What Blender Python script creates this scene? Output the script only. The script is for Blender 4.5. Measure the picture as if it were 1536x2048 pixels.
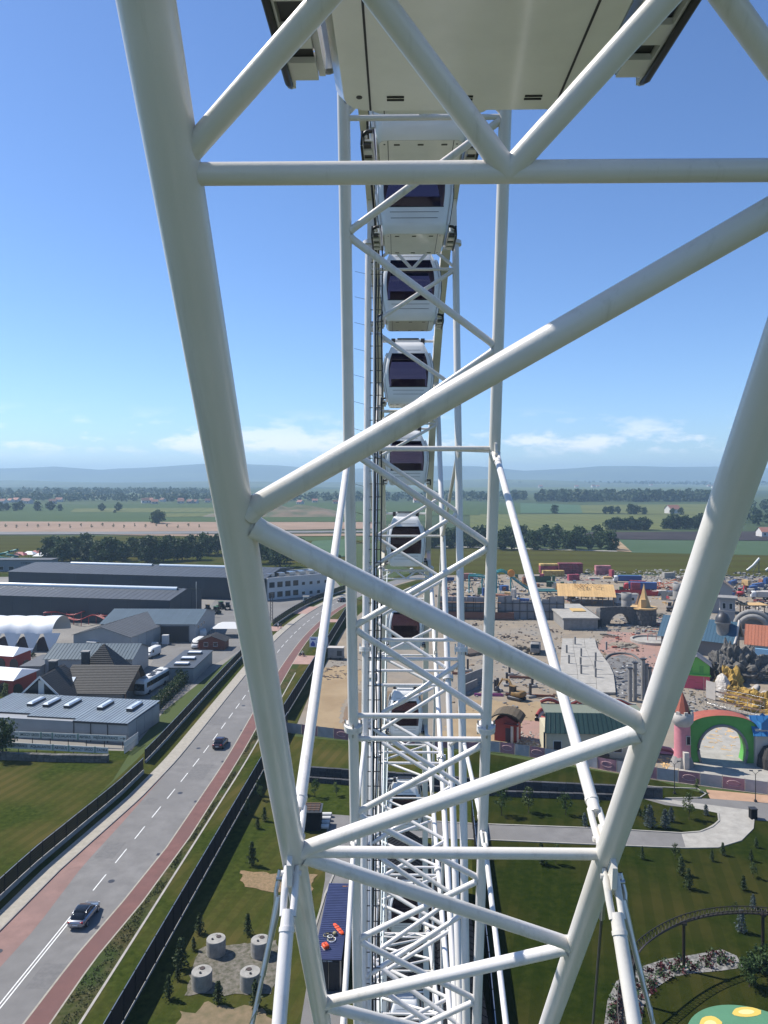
import bpy, math, random
from mathutils import Vector, Matrix, noise as mnoise

# ------------------------------------------------------------------ camera, sky, sun, exposure
for _o in list(bpy.data.objects): bpy.data.objects.remove(_o)
SC = bpy.context.scene
COL = SC.collection
CAM_H = 45.0; FPX = 1540.0; HOR = 955.0
cam = bpy.data.cameras.new('camera'); camo = bpy.data.objects.new('camera', cam); COL.objects.link(camo)
cam.sensor_fit = 'VERTICAL'; cam.sensor_height = 36.0; cam.lens = FPX / 2048 * 36.0
cam.clip_start = 0.05; cam.clip_end = 40000
camo.location = (0, 0, CAM_H); camo.rotation_euler = (math.pi / 2, 0, 0); cam.shift_y = -(1024 - HOR) / 2048
SC.camera = camo
SUN_EL = 50.0; SUN_AZ = -66.0          # azimuth from +Y, clockwise positive: sun is to the left and a little ahead
W = bpy.data.worlds.new('World'); SC.world = W; W.use_nodes = True
nt = W.node_tree; nt.nodes.clear()
def wn(t, **k):
    n = nt.nodes.new(t)
    for a, b in k.items(): setattr(n, a, b)
    return n
out = wn('ShaderNodeOutputWorld'); bg = wn('ShaderNodeBackground'); sky = wn('ShaderNodeTexSky')
sky.sky_type = 'NISHITA'; sky.sun_disc = False
sky.sun_elevation = math.radians(SUN_EL); sky.sun_rotation = math.radians(SUN_AZ)
sky.altitude = 250; sky.air_density = 0.9; sky.dust_density = 0.3; sky.ozone_density = 2.0
bg.inputs[1].default_value = 0.10
tc = wn('ShaderNodeTexCoord'); sep = wn('ShaderNodeSeparateXYZ'); nt.links.new(tc.outputs['Generated'], sep.inputs[0])
mp = wn('ShaderNodeMapping'); mp.inputs['Scale'].default_value = (6, 6, 17); mp.inputs['Location'].default_value = (22.27, 11.78, 0.2)
nt.links.new(tc.outputs['Generated'], mp.inputs[0])
nz = wn('ShaderNodeTexNoise'); nz.inputs['Scale'].default_value = 1.6; nz.inputs['Detail'].default_value = 8; nz.inputs['Roughness'].default_value = 0.6
nt.links.new(mp.outputs[0], nz.inputs[0])
band = wn('ShaderNodeValToRGB')      # clouds sit low over the horizon all round
e = band.color_ramp.elements; e[0].position = 0.022; e[0].color = (0, 0, 0, 1); e[1].position = 0.04; e[1].color = (1, 1, 1, 1)
x = band.color_ramp.elements.new(0.055); x.color = (0.75, 0.75, 0.75, 1); x = band.color_ramp.elements.new(0.088); x.color = (0, 0, 0, 1)
nt.links.new(sep.outputs[2], band.inputs[0])
thr = wn('ShaderNodeMapRange'); thr.inputs[1].default_value = 0.50; thr.inputs[2].default_value = 0.60
nt.links.new(nz.outputs[0], thr.inputs[0])
mul = wn('ShaderNodeMath', operation='MULTIPLY'); nt.links.new(thr.outputs[0], mul.inputs[0]); nt.links.new(band.outputs[0], mul.inputs[1])
mul2 = wn('ShaderNodeMath', operation='MULTIPLY'); mul2.inputs[1].default_value = 0.65; nt.links.new(mul.outputs[0], mul2.inputs[0])
mixc = wn('ShaderNodeMixRGB'); mixc.inputs[2].default_value = (10.5, 10.0, 10.2, 1)
hsv = wn('ShaderNodeMixRGB', blend_type='MULTIPLY'); hsv.inputs[0].default_value = 1; hsv.inputs[2].default_value = (.76, .94, 1.2, 1); nt.links.new(sky.outputs[0], hsv.inputs[1])
nt.links.new(mul2.outputs[0], mixc.inputs[0]); nt.links.new(hsv.outputs[0], mixc.inputs[1])
nt.links.new(mixc.outputs[0], bg.inputs[0]); nt.links.new(bg.outputs[0], out.inputs[0])
sl = bpy.data.lights.new('sun', 'SUN'); sl.energy = 5.0; sl.angle = math.radians(0.53); sl.color = (1, 0.95, 0.87)
so = bpy.data.objects.new('sun', sl); COL.objects.link(so)
az = math.radians(SUN_AZ); el = math.radians(SUN_EL)
SDIR = Vector((math.sin(az) * math.cos(el), math.cos(az) * math.cos(el), math.sin(el)))
so.rotation_euler = SDIR.to_track_quat('Z', 'Y').to_euler(); so.location = (-200, 80, 300)
SC.view_settings.view_transform = 'Standard'; SC.view_settings.look = 'None'
SC.view_settings.exposure = 0.5; SC.view_settings.gamma = 1
SC.cycles.max_bounces = 6; SC.cycles.transparent_max_bounces = 12; SC.cycles.volume_bounces = 0
SC.cycles.use_denoising = True
R = random.Random(11)

# ------------------------------------------------------------------ helpers
def P(px, py, z=0.0):
    """photo pixel -> the point at height z that it looks at (used to lay out the map of the place)"""
    d = Vector(((px - 768) / FPX, 1.0, (HOR - py) / FPX)); t = (z - CAM_H) / d.z
    return Vector((d.x * t, d.y * t, z))
class MB:
    def __init__(s): s.v = []; s.f = []; s.sm = []
    def add(s, vs, fs, smooth=False):
        b = len(s.v); s.v += [tuple(q) for q in vs]
        for q in fs: s.f.append(tuple(b + i for i in q)); s.sm.append(smooth)
        return s
    def box(s, x0, x1, y0, y1, z0, z1, M=None):
        vs = [Vector(q) for q in ((x0,y0,z0),(x1,y0,z0),(x1,y1,z0),(x0,y1,z0),(x0,y0,z1),(x1,y0,z1),(x1,y1,z1),(x0,y1,z1))]
        if M: vs = [M @ q for q in vs]
        return s.add(vs, ((0,3,2,1),(4,5,6,7),(0,1,5,4),(1,2,6,5),(2,3,7,6),(3,0,4,7)))
    def tube(s, a, b, r, n=10, r2=None, cap=True):
        a = Vector(a); b = Vector(b); d = (b - a)
        if d.length < 1e-6: return s
        q = d.to_track_quat('Z', 'Y'); r2 = r if r2 is None else r2
        ring = [Vector((math.cos(2*math.pi*i/n), math.sin(2*math.pi*i/n), 0)) for i in range(n)]
        s.add([a + q @ (u * r) for u in ring] + [b + q @ (u * r2) for u in ring], [(i, (i+1) % n, n + (i+1) % n, n + i) for i in range(n)], True)
        if cap:
            s.add([a + q @ (u * r) for u in ring], [tuple(range(n - 1, -1, -1))]); s.add([b + q @ (u * r2) for u in ring], [tuple(range(n))])
        return s
    def path(s, pts, r, n=8, closed=False):
        pts = [Vector(p) for p in pts]; m = len(pts); vs = []
        for i, p in enumerate(pts):
            d = (pts[(i+1) % m] if (closed or i < m-1) else p) - (pts[i-1] if (closed or i > 0) else p)
            q = d.normalized().to_track_quat('Z', 'Y')
            rr = r[i] if isinstance(r, (list, tuple)) else r
            vs += [p + q @ Vector((math.cos(2*math.pi*k/n)*rr, math.sin(2*math.pi*k/n)*rr, 0)) for k in range(n)]
        fs = []
        for i in range(m if closed else m - 1):
            j = (i + 1) % m
            fs += [(i*n + k, i*n + (k+1) % n, j*n + (k+1) % n, j*n + k) for k in range(n)]
        return s.add(vs, fs, True)
    def prism(s, poly, z0, z1, M=None, smooth=False):
        n = len(poly); vs = [Vector((p[0], p[1], z0)) for p in poly] + [Vector((p[0], p[1], z1)) for p in poly]
        if M: vs = [M @ q for q in vs]
        s.add(vs, [(i, (i+1) % n, n + (i+1) % n, n + i) for i in range(n)], smooth)
        return s.add(vs, [tuple(range(n-1, -1, -1)), tuple(range(n, 2*n))])
    def poly(s, pts): return s.add(pts, [tuple(range(len(pts)))])
    def lathe(s, prof, c=(0, 0, 0), n=20, smooth=True):
        c = Vector(c); m = len(prof)
        vs = [c + Vector((r*math.cos(2*math.pi*k/n), r*math.sin(2*math.pi*k/n), z)) for r, z in prof for k in range(n)]
        fs = [(i*n + k, i*n + (k+1) % n, (i+1)*n + (k+1) % n, (i+1)*n + k) for i in range(m-1) for k in range(n)]
        return s.add(vs, fs, smooth)
    def leaf(s, c, r, rng, up=0.3):
        n = Vector((rng.gauss(0,1), rng.gauss(0,1), rng.gauss(0,1) + up)).normalized()
        t = n.orthogonal().normalized(); t.rotate(Matrix.Rotation(rng.random()*6.28, 3, n)); b = n.cross(t)
        k = rng.uniform(.6, 1.25) * r
        return s.add([c + t*k, c + b*k*.7, c - t*k, c - b*k*.7], [(0,1,2,3)])
    def mesh(s, name):
        m = bpy.data.meshes.new(name); m.from_pydata(s.v, [], s.f); m.polygons.foreach_set('use_smooth', s.sm); m.update(); return m
def tag(o, label=None, cat=None, group=None, kind=None):
    if label: o['label'] = label
    if cat: o['category'] = cat
    if group: o['group'] = group
    if kind: o['kind'] = kind
    return o
def obj(name, mb, mat, parent=None, loc=None, rz=None):
    me = mb.mesh(name) if isinstance(mb, MB) else mb
    if mat and not me.materials: me.materials.append(mat)
    o = bpy.data.objects.new(name, me); COL.objects.link(o)
    if parent: o.parent = parent
    if loc is not None: o.location = loc
    if rz is not None: o.rotation_euler = (0, 0, rz)
    return o
def thing(name, label, cat, loc=(0,0,0), rz=0, group=None):
    o = bpy.data.objects.new(name, None); COL.objects.link(o); o.location = loc; o.rotation_euler = (0, 0, rz); o.empty_display_size = .1
    return tag(o, label, cat, group)
def copy_tree(o, parent=None):
    c = o.copy(); COL.objects.link(c); c.parent = parent
    for ch in list(o.children): copy_tree(ch, c)
    return c
def part(parent, name, mb, mat): return obj(name, mb, mat, parent)
def B(x0, x1, y0, y1, z0, z1, M=None): return MB().box(x0, x1, y0, y1, z0, z1, M)
def struct(name, mb, mat): return tag(obj(name, mb, mat), kind='structure')
ORD = ['first','second','third','fourth','fifth','sixth','seventh','eighth','ninth','tenth','eleventh','twelfth','thirteenth','fourteenth','fifteenth','sixteenth','seventeenth','eighteenth','nineteenth','twentieth'] + ['twenty-' + w for w in ('first','second','third','fourth','fifth','sixth','seventh','eighth','ninth')] + ['thirtieth'] + ['thirty-' + w for w in ('first','second','third','fourth','fifth','sixth','seventh','eighth','ninth')]

# ------------------------------------------------------------------ materials
MATS = {}
def mat(name, col, rough=.6, metal=0, var=.0, scale=3.0, col2=None, detail=5, bump=0, bscale=20, dist=.02, spec=None, coat=0, lo=.35, hi=.65, coord='Object', random_obj=0, big=None):
    if name in MATS: return MATS[name]
    m = bpy.data.materials.new(name); m.use_nodes = True; t = m.node_tree; b = t.nodes['Principled BSDF']
    b.inputs['Roughness'].default_value = rough; b.inputs['Metallic'].default_value = metal
    if spec is not None: b.inputs['Specular IOR Level'].default_value = spec
    if coat: b.inputs['Coat Weight'].default_value = coat; b.inputs['Coat Roughness'].default_value = .08
    c = tuple(col) + (1,)
    b.inputs['Base Color'].default_value = c
    tcn = t.nodes.new('ShaderNodeTexCoord')
    last = None
    if var or col2:
        c2 = (tuple(col2) + (1,)) if col2 else tuple(max(0, q*(1-var)) for q in col) + (1,)
        n = t.nodes.new('ShaderNodeTexNoise'); n.inputs['Scale'].default_value = scale; n.inputs['Detail'].default_value = detail; n.inputs['Roughness'].default_value = .62
        t.links.new(tcn.outputs[coord], n.inputs[0])
        mr = t.nodes.new('ShaderNodeMapRange'); mr.inputs[1].default_value = lo; mr.inputs[2].default_value = hi; t.links.new(n.outputs[0], mr.inputs[0])
        mx = t.nodes.new('ShaderNodeMixRGB'); mx.inputs[1].default_value = c; mx.inputs[2].default_value = c2
        t.links.new(mr.outputs[0], mx.inputs[0]); last = mx.outputs[0]
        if big:
            n2 = t.nodes.new('ShaderNodeTexNoise'); n2.inputs['Scale'].default_value = big[0]; n2.inputs['Detail'].default_value = 3
            t.links.new(tcn.outputs[coord], n2.inputs[0])
            mr2 = t.nodes.new('ShaderNodeMapRange'); mr2.inputs[1].default_value = .4; mr2.inputs[2].default_value = .66; t.links.new(n2.outputs[0], mr2.inputs[0])
            mx2 = t.nodes.new('ShaderNodeMixRGB'); mx2.inputs[2].default_value = tuple(big[1]) + (1,)
            t.links.new(mr2.outputs[0], mx2.inputs[0]); t.links.new(last, mx2.inputs[1]); last = mx2.outputs[0]
    if random_obj:
        oi = t.nodes.new('ShaderNodeObjectInfo'); hs = t.nodes.new('ShaderNodeHueSaturation')
        mr3 = t.nodes.new('ShaderNodeMapRange'); mr3.inputs[3].default_value = 1 - random_obj; mr3.inputs[4].default_value = 1 + random_obj
        t.links.new(oi.outputs['Random'], mr3.inputs[0]); t.links.new(mr3.outputs[0], hs.inputs['Value'])
        if last: t.links.new(last, hs.inputs['Color'])
        else: hs.inputs['Color'].default_value = c
        last = hs.outputs[0]
    if last: t.links.new(last, b.inputs['Base Color'])
    if bump:
        n = t.nodes.new('ShaderNodeTexNoise'); n.inputs['Scale'].default_value = bscale; n.inputs['Detail'].default_value = 6
        t.links.new(tcn.outputs[coord], n.inputs[0])
        bp = t.nodes.new('ShaderNodeBump'); bp.inputs['Strength'].default_value = bump; bp.inputs['Distance'].default_value = dist
        t.links.new(n.outputs[0], bp.inputs['Height']); t.links.new(bp.outputs[0], b.inputs['Normal'])
    MATS[name] = m
    return m
def stripes(m, axis, period, col, width=.5, fac=1.0, rot=0):
    """a material's own stripes (crop rows, mown lanes, sheet ribs) along one object axis"""
    t = m.node_tree; b = t.nodes['Principled BSDF']; tcn = t.nodes.new('ShaderNodeTexCoord')
    mpn = t.nodes.new('ShaderNodeMapping'); mpn.inputs['Rotation'].default_value = (0, 0, rot); t.links.new(tcn.outputs['Object'], mpn.inputs[0])
    sp = t.nodes.new('ShaderNodeSeparateXYZ'); t.links.new(mpn.outputs[0], sp.inputs[0])
    a = t.nodes.new('ShaderNodeMath'); a.operation = 'DIVIDE'; a.inputs[1].default_value = period; t.links.new(sp.outputs[axis], a.inputs[0])
    f = t.nodes.new('ShaderNodeMath'); f.operation = 'FRACT'; t.links.new(a.outputs[0], f.inputs[0])
    g = t.nodes.new('ShaderNodeMath'); g.operation = 'LESS_THAN'; g.inputs[1].default_value = width; t.links.new(f.outputs[0], g.inputs[0])
    h = t.nodes.new('ShaderNodeMath'); h.operation = 'MULTIPLY'; h.inputs[1].default_value = fac; t.links.new(g.outputs[0], h.inputs[0])
    mx = t.nodes.new('ShaderNodeMixRGB'); mx.inputs[2].default_value = tuple(col) + (1,); t.links.new(h.outputs[0], mx.inputs[0])
    l = b.inputs['Base Color'].links
    if l: t.links.new(l[0].from_socket, mx.inputs[1])
    else: mx.inputs[1].default_value = b.inputs['Base Color'].default_value
    t.links.new(mx.outputs[0], b.inputs['Base Color']); return m
def leafmat(name, c1, c2, scale=.6, rnd=.2):
    m = mat(name, c1, .6, col2=c2, scale=scale, random_obj=rnd, spec=.25)
    b = m.node_tree.nodes['Principled BSDF']; t = m.node_tree
    tr = t.nodes.new('ShaderNodeBsdfTranslucent'); mx = t.nodes.new('ShaderNodeMixShader'); mx.inputs[0].default_value = .22
    t.links.new(b.inputs['Base Color'].links[0].from_socket, tr.inputs[0])
    o = t.nodes['Material Output']; t.links.new(b.outputs[0], mx.inputs[1]); t.links.new(tr.outputs[0], mx.inputs[2]); t.links.new(mx.outputs[0], o.inputs[0])
    return m
WHITE = mat('white_paint', (.71, .68, .66), .3, var=.12, scale=2.3, bump=.05, bscale=60, lo=.45, hi=.85, big=(.5, (.63,.60,.54)))
def streak(m, col, scale=(9, 9, .5), fac=.5):
    """long grime streaks in a paint's own colour"""
    t = m.node_tree; b = t.nodes['Principled BSDF']; tcn = t.nodes.new('ShaderNodeTexCoord'); mpn = t.nodes.new('ShaderNodeMapping'); mpn.inputs['Scale'].default_value = scale; t.links.new(tcn.outputs['Object'], mpn.inputs[0])
    n = t.nodes.new('ShaderNodeTexNoise'); n.inputs['Scale'].default_value = 1.0; n.inputs['Detail'].default_value = 7; n.inputs['Roughness'].default_value = .7; t.links.new(mpn.outputs[0], n.inputs[0])
    mr = t.nodes.new('ShaderNodeMapRange'); mr.inputs[1].default_value = .54; mr.inputs[2].default_value = .74; mr.inputs[4].default_value = fac; t.links.new(n.outputs[0], mr.inputs[0])
    mx = t.nodes.new('ShaderNodeMixRGB'); mx.inputs[2].default_value = tuple(col) + (1,); t.links.new(mr.outputs[0], mx.inputs[0]); t.links.new(b.inputs['Base Color'].links[0].from_socket, mx.inputs[1]); t.links.new(mx.outputs[0], b.inputs['Base Color'])
streak(WHITE, (.36, .33, .27)); 
CREAMW = mat('cream_rim_paint', (.72, .68, .58), .4, var=.1, scale=1.2)
SHELL = mat('cabin_shell', (.72, .715, .70), .25, var=.06, scale=1.5, coat=.3)
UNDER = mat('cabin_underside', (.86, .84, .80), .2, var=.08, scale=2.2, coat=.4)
BLACK = mat('black_rubber', (.012, .012, .014), .5)
STEEL = mat('galvanised_steel', (.45, .46, .47), .3, metal=.9, var=.15, scale=8)
DSTEEL = mat('dark_steel', (.05, .05, .055), .45, metal=.4)
ASPH = mat('asphalt', (.185, .178, .17), .9, var=.25, scale=.5, bump=.2, bscale=40, big=(.06, (.145,.14,.134)))
REDP = mat('red_asphalt', (.165, .075, .064), .9, var=.25, scale=.6, bump=.2, bscale=40, big=(.09, (.125,.062,.055)))
PAVE = mat('pale_paving', (.34, .31, .255), .85, var=.2, scale=1.5, bump=.1)
CONC = mat('concrete', (.26, .25, .235), .85, var=.25, scale=.9, bump=.15, bscale=12)
PALEC = mat('pale_concrete', (.36, .34, .30), .85, var=.25, scale=.7, bump=.1)
PAINT = mat('road_paint', (.75, .75, .72), .7, var=.2, scale=4)
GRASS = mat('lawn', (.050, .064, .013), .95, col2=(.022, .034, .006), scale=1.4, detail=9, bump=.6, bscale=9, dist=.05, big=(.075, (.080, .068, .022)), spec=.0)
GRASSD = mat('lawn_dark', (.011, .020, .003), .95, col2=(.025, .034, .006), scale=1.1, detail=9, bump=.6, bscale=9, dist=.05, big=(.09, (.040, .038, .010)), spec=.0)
stripes_later = [(GRASS, 1.9, (.028, .042, .008), .35), (GRASSD, 2.1, (.012, .021, .003), .35)]
ROUGHG = mat('rough_verge', (.036, .038, .012), .95, spec=.0, col2=(.10, .085, .045), scale=1.6, detail=9, bump=.8, bscale=7, dist=.08, big=(.25, (.04,.06,.02)))
SAND = mat('sand', (.32, .24, .145), .95, spec=.15, col2=(.25, .18, .105), scale=.12, detail=9, bump=.3, bscale=3, dist=.1)
GRAVEL = mat('grey_gravel', (.17, .15, .125), .95, col2=(.06, .06, .035), scale=2.2, detail=9, bump=.5, bscale=8, dist=.05)
DIRT = mat('pale_dirt', (.275, .225, .165), .95, spec=.15, col2=(.20, .165, .125), scale=.22, detail=10, bump=.4, bscale=4, dist=.08, big=(.05, (.225,.205,.175)))
BLACKM = mat('black_fence_paint', (.012, .012, .013), .85, spec=.1)

for _m, _p, _c, _f in stripes_later: stripes(_m, 0, _p, _c, .5, _f, .25)
# ------------------------------------------------------------------ setting: ground, fields, roads
BASEG = mat('far_ground', (.07, .09, .03), .95, spec=.1, col2=(.045, .068, .022), scale=.004, detail=8, big=(.0011, (.035, .055, .028)))
g = MB(); xs = [-6200, -4000, -1500, -400, -100, 0, 100, 400, 1500, 4000, 6200]; ys = [-400, 0, 60, 120, 250, 500, 1000, 2000, 4000, 6000, 9200]
vs = [(a, b, 0) for b in ys for a in xs]; n_ = len(xs)
g.add(vs, [(j*n_+i, j*n_+i+1, (j+1)*n_+i+1, (j+1)*n_+i) for j in range(len(ys)-1) for i in range(n_-1)])
struct('ground', g, BASEG)
def patch(name, m, z, px, world=False, rag=0):
    pts = [Vector((q[0], q[1], z)) if world else P(q[0], q[1], z) for q in px]
    if rag:
        o = []
        for a, b in zip(pts, pts[1:] + pts[:1]):
            n = max(2, int((b - a).length / .5)); o += [a.lerp(b, i/n) + Vector((rag*mnoise.noise(a.lerp(b, i/n)*.9), rag*mnoise.noise(a.lerp(b, i/n)*.9 + Vector((9, 4, 2))), 0)) for i in range(n)]
        pts = o
    return struct(name, MB().poly(pts), m)
F1 = mat('field_green', (.055, .085, .022), .95, spec=.1, col2=(.045, .07, .02), scale=.01, detail=6)
F2 = mat('field_yellow_green', (.12, .13, .04), .95, spec=.1, col2=(.095, .11, .035), scale=.012, detail=6)
F3 = mat('field_olive', (.068, .068, .018), .95, spec=.0, col2=(.054, .058, .014), scale=.008, detail=8); stripes(F3, 1, 26, (.050, .046, .012), .45, .6, .05)
stripes(F1, 0, 14, (.045, .07, .02), .4, .6, .15); stripes(F2, 0, 18, (.085, .095, .03), .18, .9, -.1)
F4 = mat('field_grey_green', (.05, .085, .04), .95, spec=.1, col2=(.06, .095, .05), scale=.02)
F5 = mat('field_ploughed', (.03, .024, .026), .95, spec=.1, col2=(.055, .045, .042), scale=.03); stripes(F5, 1, 9, (.035, .028, .03), .5, .6, .12)
F6 = mat('field_corn', (.03, .075, .025), .95, col2=(.04, .09, .03), scale=.05, bump=.5, bscale=1, dist=.4)
BARE = mat('bare_pink_soil', (.30, .21, .15), .95, spec=.1, col2=(.24, .17, .12), scale=.02, detail=8)
BROWN = mat('brown_soil', (.20, .13, .08), .95, col2=(.12, .095, .05), scale=.02, detail=8)
FARF = mat('far_pale_field', (.09, .115, .045), .95, spec=.1, col2=(.08, .11, .05), scale=.004, detail=5)
YARD = mat('yard_asphalt', (.165, .16, .15), .9, col2=(.125, .12, .115), scale=.12, detail=8)
YARDP = mat('yard_paving', (.215, .20, .175), .9, col2=(.165, .155, .14), scale=.1, detail=8)
patch('field', FARF, .5, [(-300, 985), (760, 984), (760, 1000), (-300, 1003)])
patch('field', FARF, .5, [(760, 967), (1900, 966), (1900, 981), (1000, 982), (760, 984)])
patch('field', F1, .4, [(-200, 1011), (860, 1003), (860, 1043), (-200, 1045)])
patch('field', F2, .5, [(150, 1017), (460, 1015), (460, 1024), (140, 1024)])
patch('field', F1, .5, [(820, 1001), (960, 1003), (960, 1030), (820, 1032)])
patch('field', F2, .6, [(300, 1027), (460, 1025), (460, 1032), (330, 1034)])
patch('bare_ground', BARE, .5, [(-300, 1042), (440, 1044), (745, 1044), (745, 1057), (440, 1062), (-300, 1066)])
patch('far_road', YARD, .55, [(-300, 1064), (300, 1063), (745, 1061), (745, 1064), (300, 1068), (-300, 1070)])
patch('bare_ground', BARE, .5, [(200, 1069), (745, 1067), (745, 1071), (420, 1073)])
patch('field', F3, .35, [(-300, 1070), (200, 1072), (745, 1070), (745, 1085), (500, 1095), (-300, 1118)])
patch('field', F1, .42, [(480, 1074), (745, 1073), (745, 1080), (480, 1083)])
patch('field', F6, .45, [(625, 1082), (692, 1078), (700, 1112), (600, 1118)])
patch('field', F2, .3, [(940, 1028), (1420, 1029), (1340, 1060), (940, 1062)])
patch('field', F6, .4, [(1041, 1006), (1160, 1010), (1165, 1026), (1041, 1026)])
patch('field', F2, .36, [(1160, 1010), (1420, 1008), (1420, 1029), (1165, 1026)])
patch('field', F1, .3, [(940, 1004), (1041, 1006), (1041, 1027), (940, 1028)])
patch('field', F5, .3, [(1120, 1078), (1185, 1064), (1900, 1061), (1900, 1084), (1297, 1079), (1222, 1078)])
patch('field', F4, .25, [(1236, 1079), (1297, 1080), (1900, 1086), (1900, 1118), (1262, 1105)])
patch('field', F3, .2, [(780, 1090), (1000, 1096), (1262, 1105), (1900, 1118), (1900, 1160), (1200, 1146), (860, 1150), (800, 1130)])
patch('dirt_track', SAND, .32, [(1222, 1077), (1236, 1079), (1264, 1104), (1234, 1102)])
patch('dirt_track', PALEC, .24, [(850, 1091), (1235, 1101.5), (1235, 1103), (850, 1093)])
patch('field', GRASS, .02, [(-300, 1118), (500, 1093), (700, 1112), (715, 1150), (590, 1150), (440, 1145), (-300, 1160)])
patch('dirt_track', SAND, .06, [(45, 1128), (100, 1114), (108, 1116), (75, 1132)])
# left: the yard round the sheds
patch('yard', YARDP, .01, [(-200, 1245), (-200, 1150), (440, 1145), (660, 1150), (680, 1172), (640, 1190), (580, 1216), (540, 1248), (470, 1310), (330, 1420), (262, 1502), (-200, 1490)])
patch('yard_asphalt', YARD, .02, [(300, 1330), (330, 1285), (400, 1240), (430, 1200), (640, 1178), (630, 1192), (560, 1228), (480, 1300), (400, 1345)])
patch('sand_lot', mat('orange_sand', (.42, .29, .15), .95, col2=(.34, .24, .13), scale=.1), .03, [(575, 1162), (655, 1163), (650, 1178), (590, 1177)])
patch('lawn', GRASS, .012, [(-300, 1500), (262, 1502), (226, 1560), (0, 1780), (-300, 2050)])
patch('lawn', GRASS, .028, [(-60, 1370), (60, 1350), (95, 1400), (0, 1424), (-100, 1430)])
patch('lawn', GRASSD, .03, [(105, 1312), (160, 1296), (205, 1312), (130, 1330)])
# right: the building site
patch('site_ground', DIRT, .01, [(745, 1172), (860, 1146), (1900, 1158), (1900, 1650), (1536, 1590), (1310, 1560), (1000, 1503), (700, 1480), (572, 1462), (650, 1330), (700, 1235)])
patch('haul_road', SAND, .03, rag=.8, px= [(650, 1336), (700, 1330), (735, 1350), (715, 1372), (690, 1400), (676, 1440), (705, 1470), (605, 1462)])
patch('brown_plot', BROWN, .045, rag=.5, px= [(706, 1385), (850, 1380), (850, 1465), (718, 1465), (686, 1448), (688, 1420)])
patch('sand_lot', SAND, .04, rag=1.6, px= [(930, 1400), (1160, 1405), (1280, 1425), (1270, 1480), (1000, 1490), (880, 1480)])
PINK = mat('pink_paving', (.31, .18, .14), .9, col2=(.25, .16, .125), scale=.25, detail=8)
patch('paved_plaza', PINK, .035, rag=1.2, px= [(1190, 1300), (1215, 1262), (1310, 1268), (1360, 1300), (1350, 1420), (1330, 1450), (1290, 1360), (1230, 1315)])
patch('paved_plaza', PINK, .05, [(1045, 1440), (1120, 1445), (1270, 1480), (1240, 1515), (1130, 1505), (1040, 1475)])
patch('paved_plaza', PALEC, .045, [(1380, 1470), (1500, 1430), (1640, 1500), (1640, 1585), (1536, 1572), (1330, 1545)])
# lawns round the wheel
patch('lawn', GRASS, .014, [(560, 1470), (1010, 1512), (1010, 2600), (-400, 2600), (60, 2048), (330, 1760), (480, 1560)])
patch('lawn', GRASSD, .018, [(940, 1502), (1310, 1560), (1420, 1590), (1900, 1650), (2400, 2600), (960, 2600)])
patch('driveway', ASPH, .034, [(655, 1628), (940, 1648), (1190, 1657), (1377, 1667), (1377, 1697), (1190, 1690), (960, 1680), (720, 1672), (700, 1760), (690, 2300), (560, 2300), (620, 1930), (650, 1760)])
patch('paved_turning', PALEC, .038, [(1363, 1667), (1400, 1664), (1437, 1642), (1436, 1626), (1300, 1597), (1330, 1598), (1500, 1620), (1508, 1636), (1506, 1658), (1482, 1682), (1436, 1696), (1372, 1697)])
patch('car_park', ASPH, .036, [(1285, 1597), (1420, 1597), (1640, 1605), (1640, 1650), (1508, 1640), (1400, 1618), (1330, 1610)])
patch('footpath', mat('orange_paving', (.40, .25, .16), .9, var=.2, scale=.4), .04, [(1412, 1579), (1640, 1600), (1640, 1614), (1420, 1597)])
def kerb(name, px, w=.16, h=.12, m=None, world=False, z=0):
    pts = [Vector((q[0], q[1], z)) if world else P(q[0], q[1], z) for q in px]; mb = MB(); vs = []
    for i, p in enumerate(pts):
        d = (pts[min(i+1, len(pts)-1)] - pts[max(i-1, 0)]).normalized(); n = Vector((d.y, -d.x, 0)) * (w/2)
        vs += [p + n, p - n, p - n + Vector((0,0,h)), p + n + Vector((0,0,h))]
    fs = []
    for i in range(len(pts)-1):
        a = 4*i; b = a + 4
        fs += [(a+3, a+2, b+2, b+3), (a, a+3, b+3, b), (a+2, a+1, b+1, b+2)]
    e = 4*(len(pts)-1)
    fs += [(0,1,2,3), (e+3, e+2, e+1, e)]
    mb.add(vs, fs); return struct(name, mb, m or PALEC)
kerb('kerb', [(700, 1633), (940, 1648), (1190, 1657), (1363, 1667), (1400, 1664), (1425, 1654), (1438, 1642), (1436, 1626)], .2)
kerb('kerb', [(720, 1672), (960, 1680), (1190, 1690), (1372, 1697), (1436, 1696), (1482, 1682), (1506, 1658), (1508, 1636), (1500, 1622)], .16)
kerb('kerb', [(1280, 1572), (1320, 1575), (1395, 1578), (1412, 1588), (1400, 1596), (1330, 1597)], .18)
kerb('kerb', [(672, 1740), (650, 1790), (632, 1850), (612, 1920)], .2)
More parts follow.
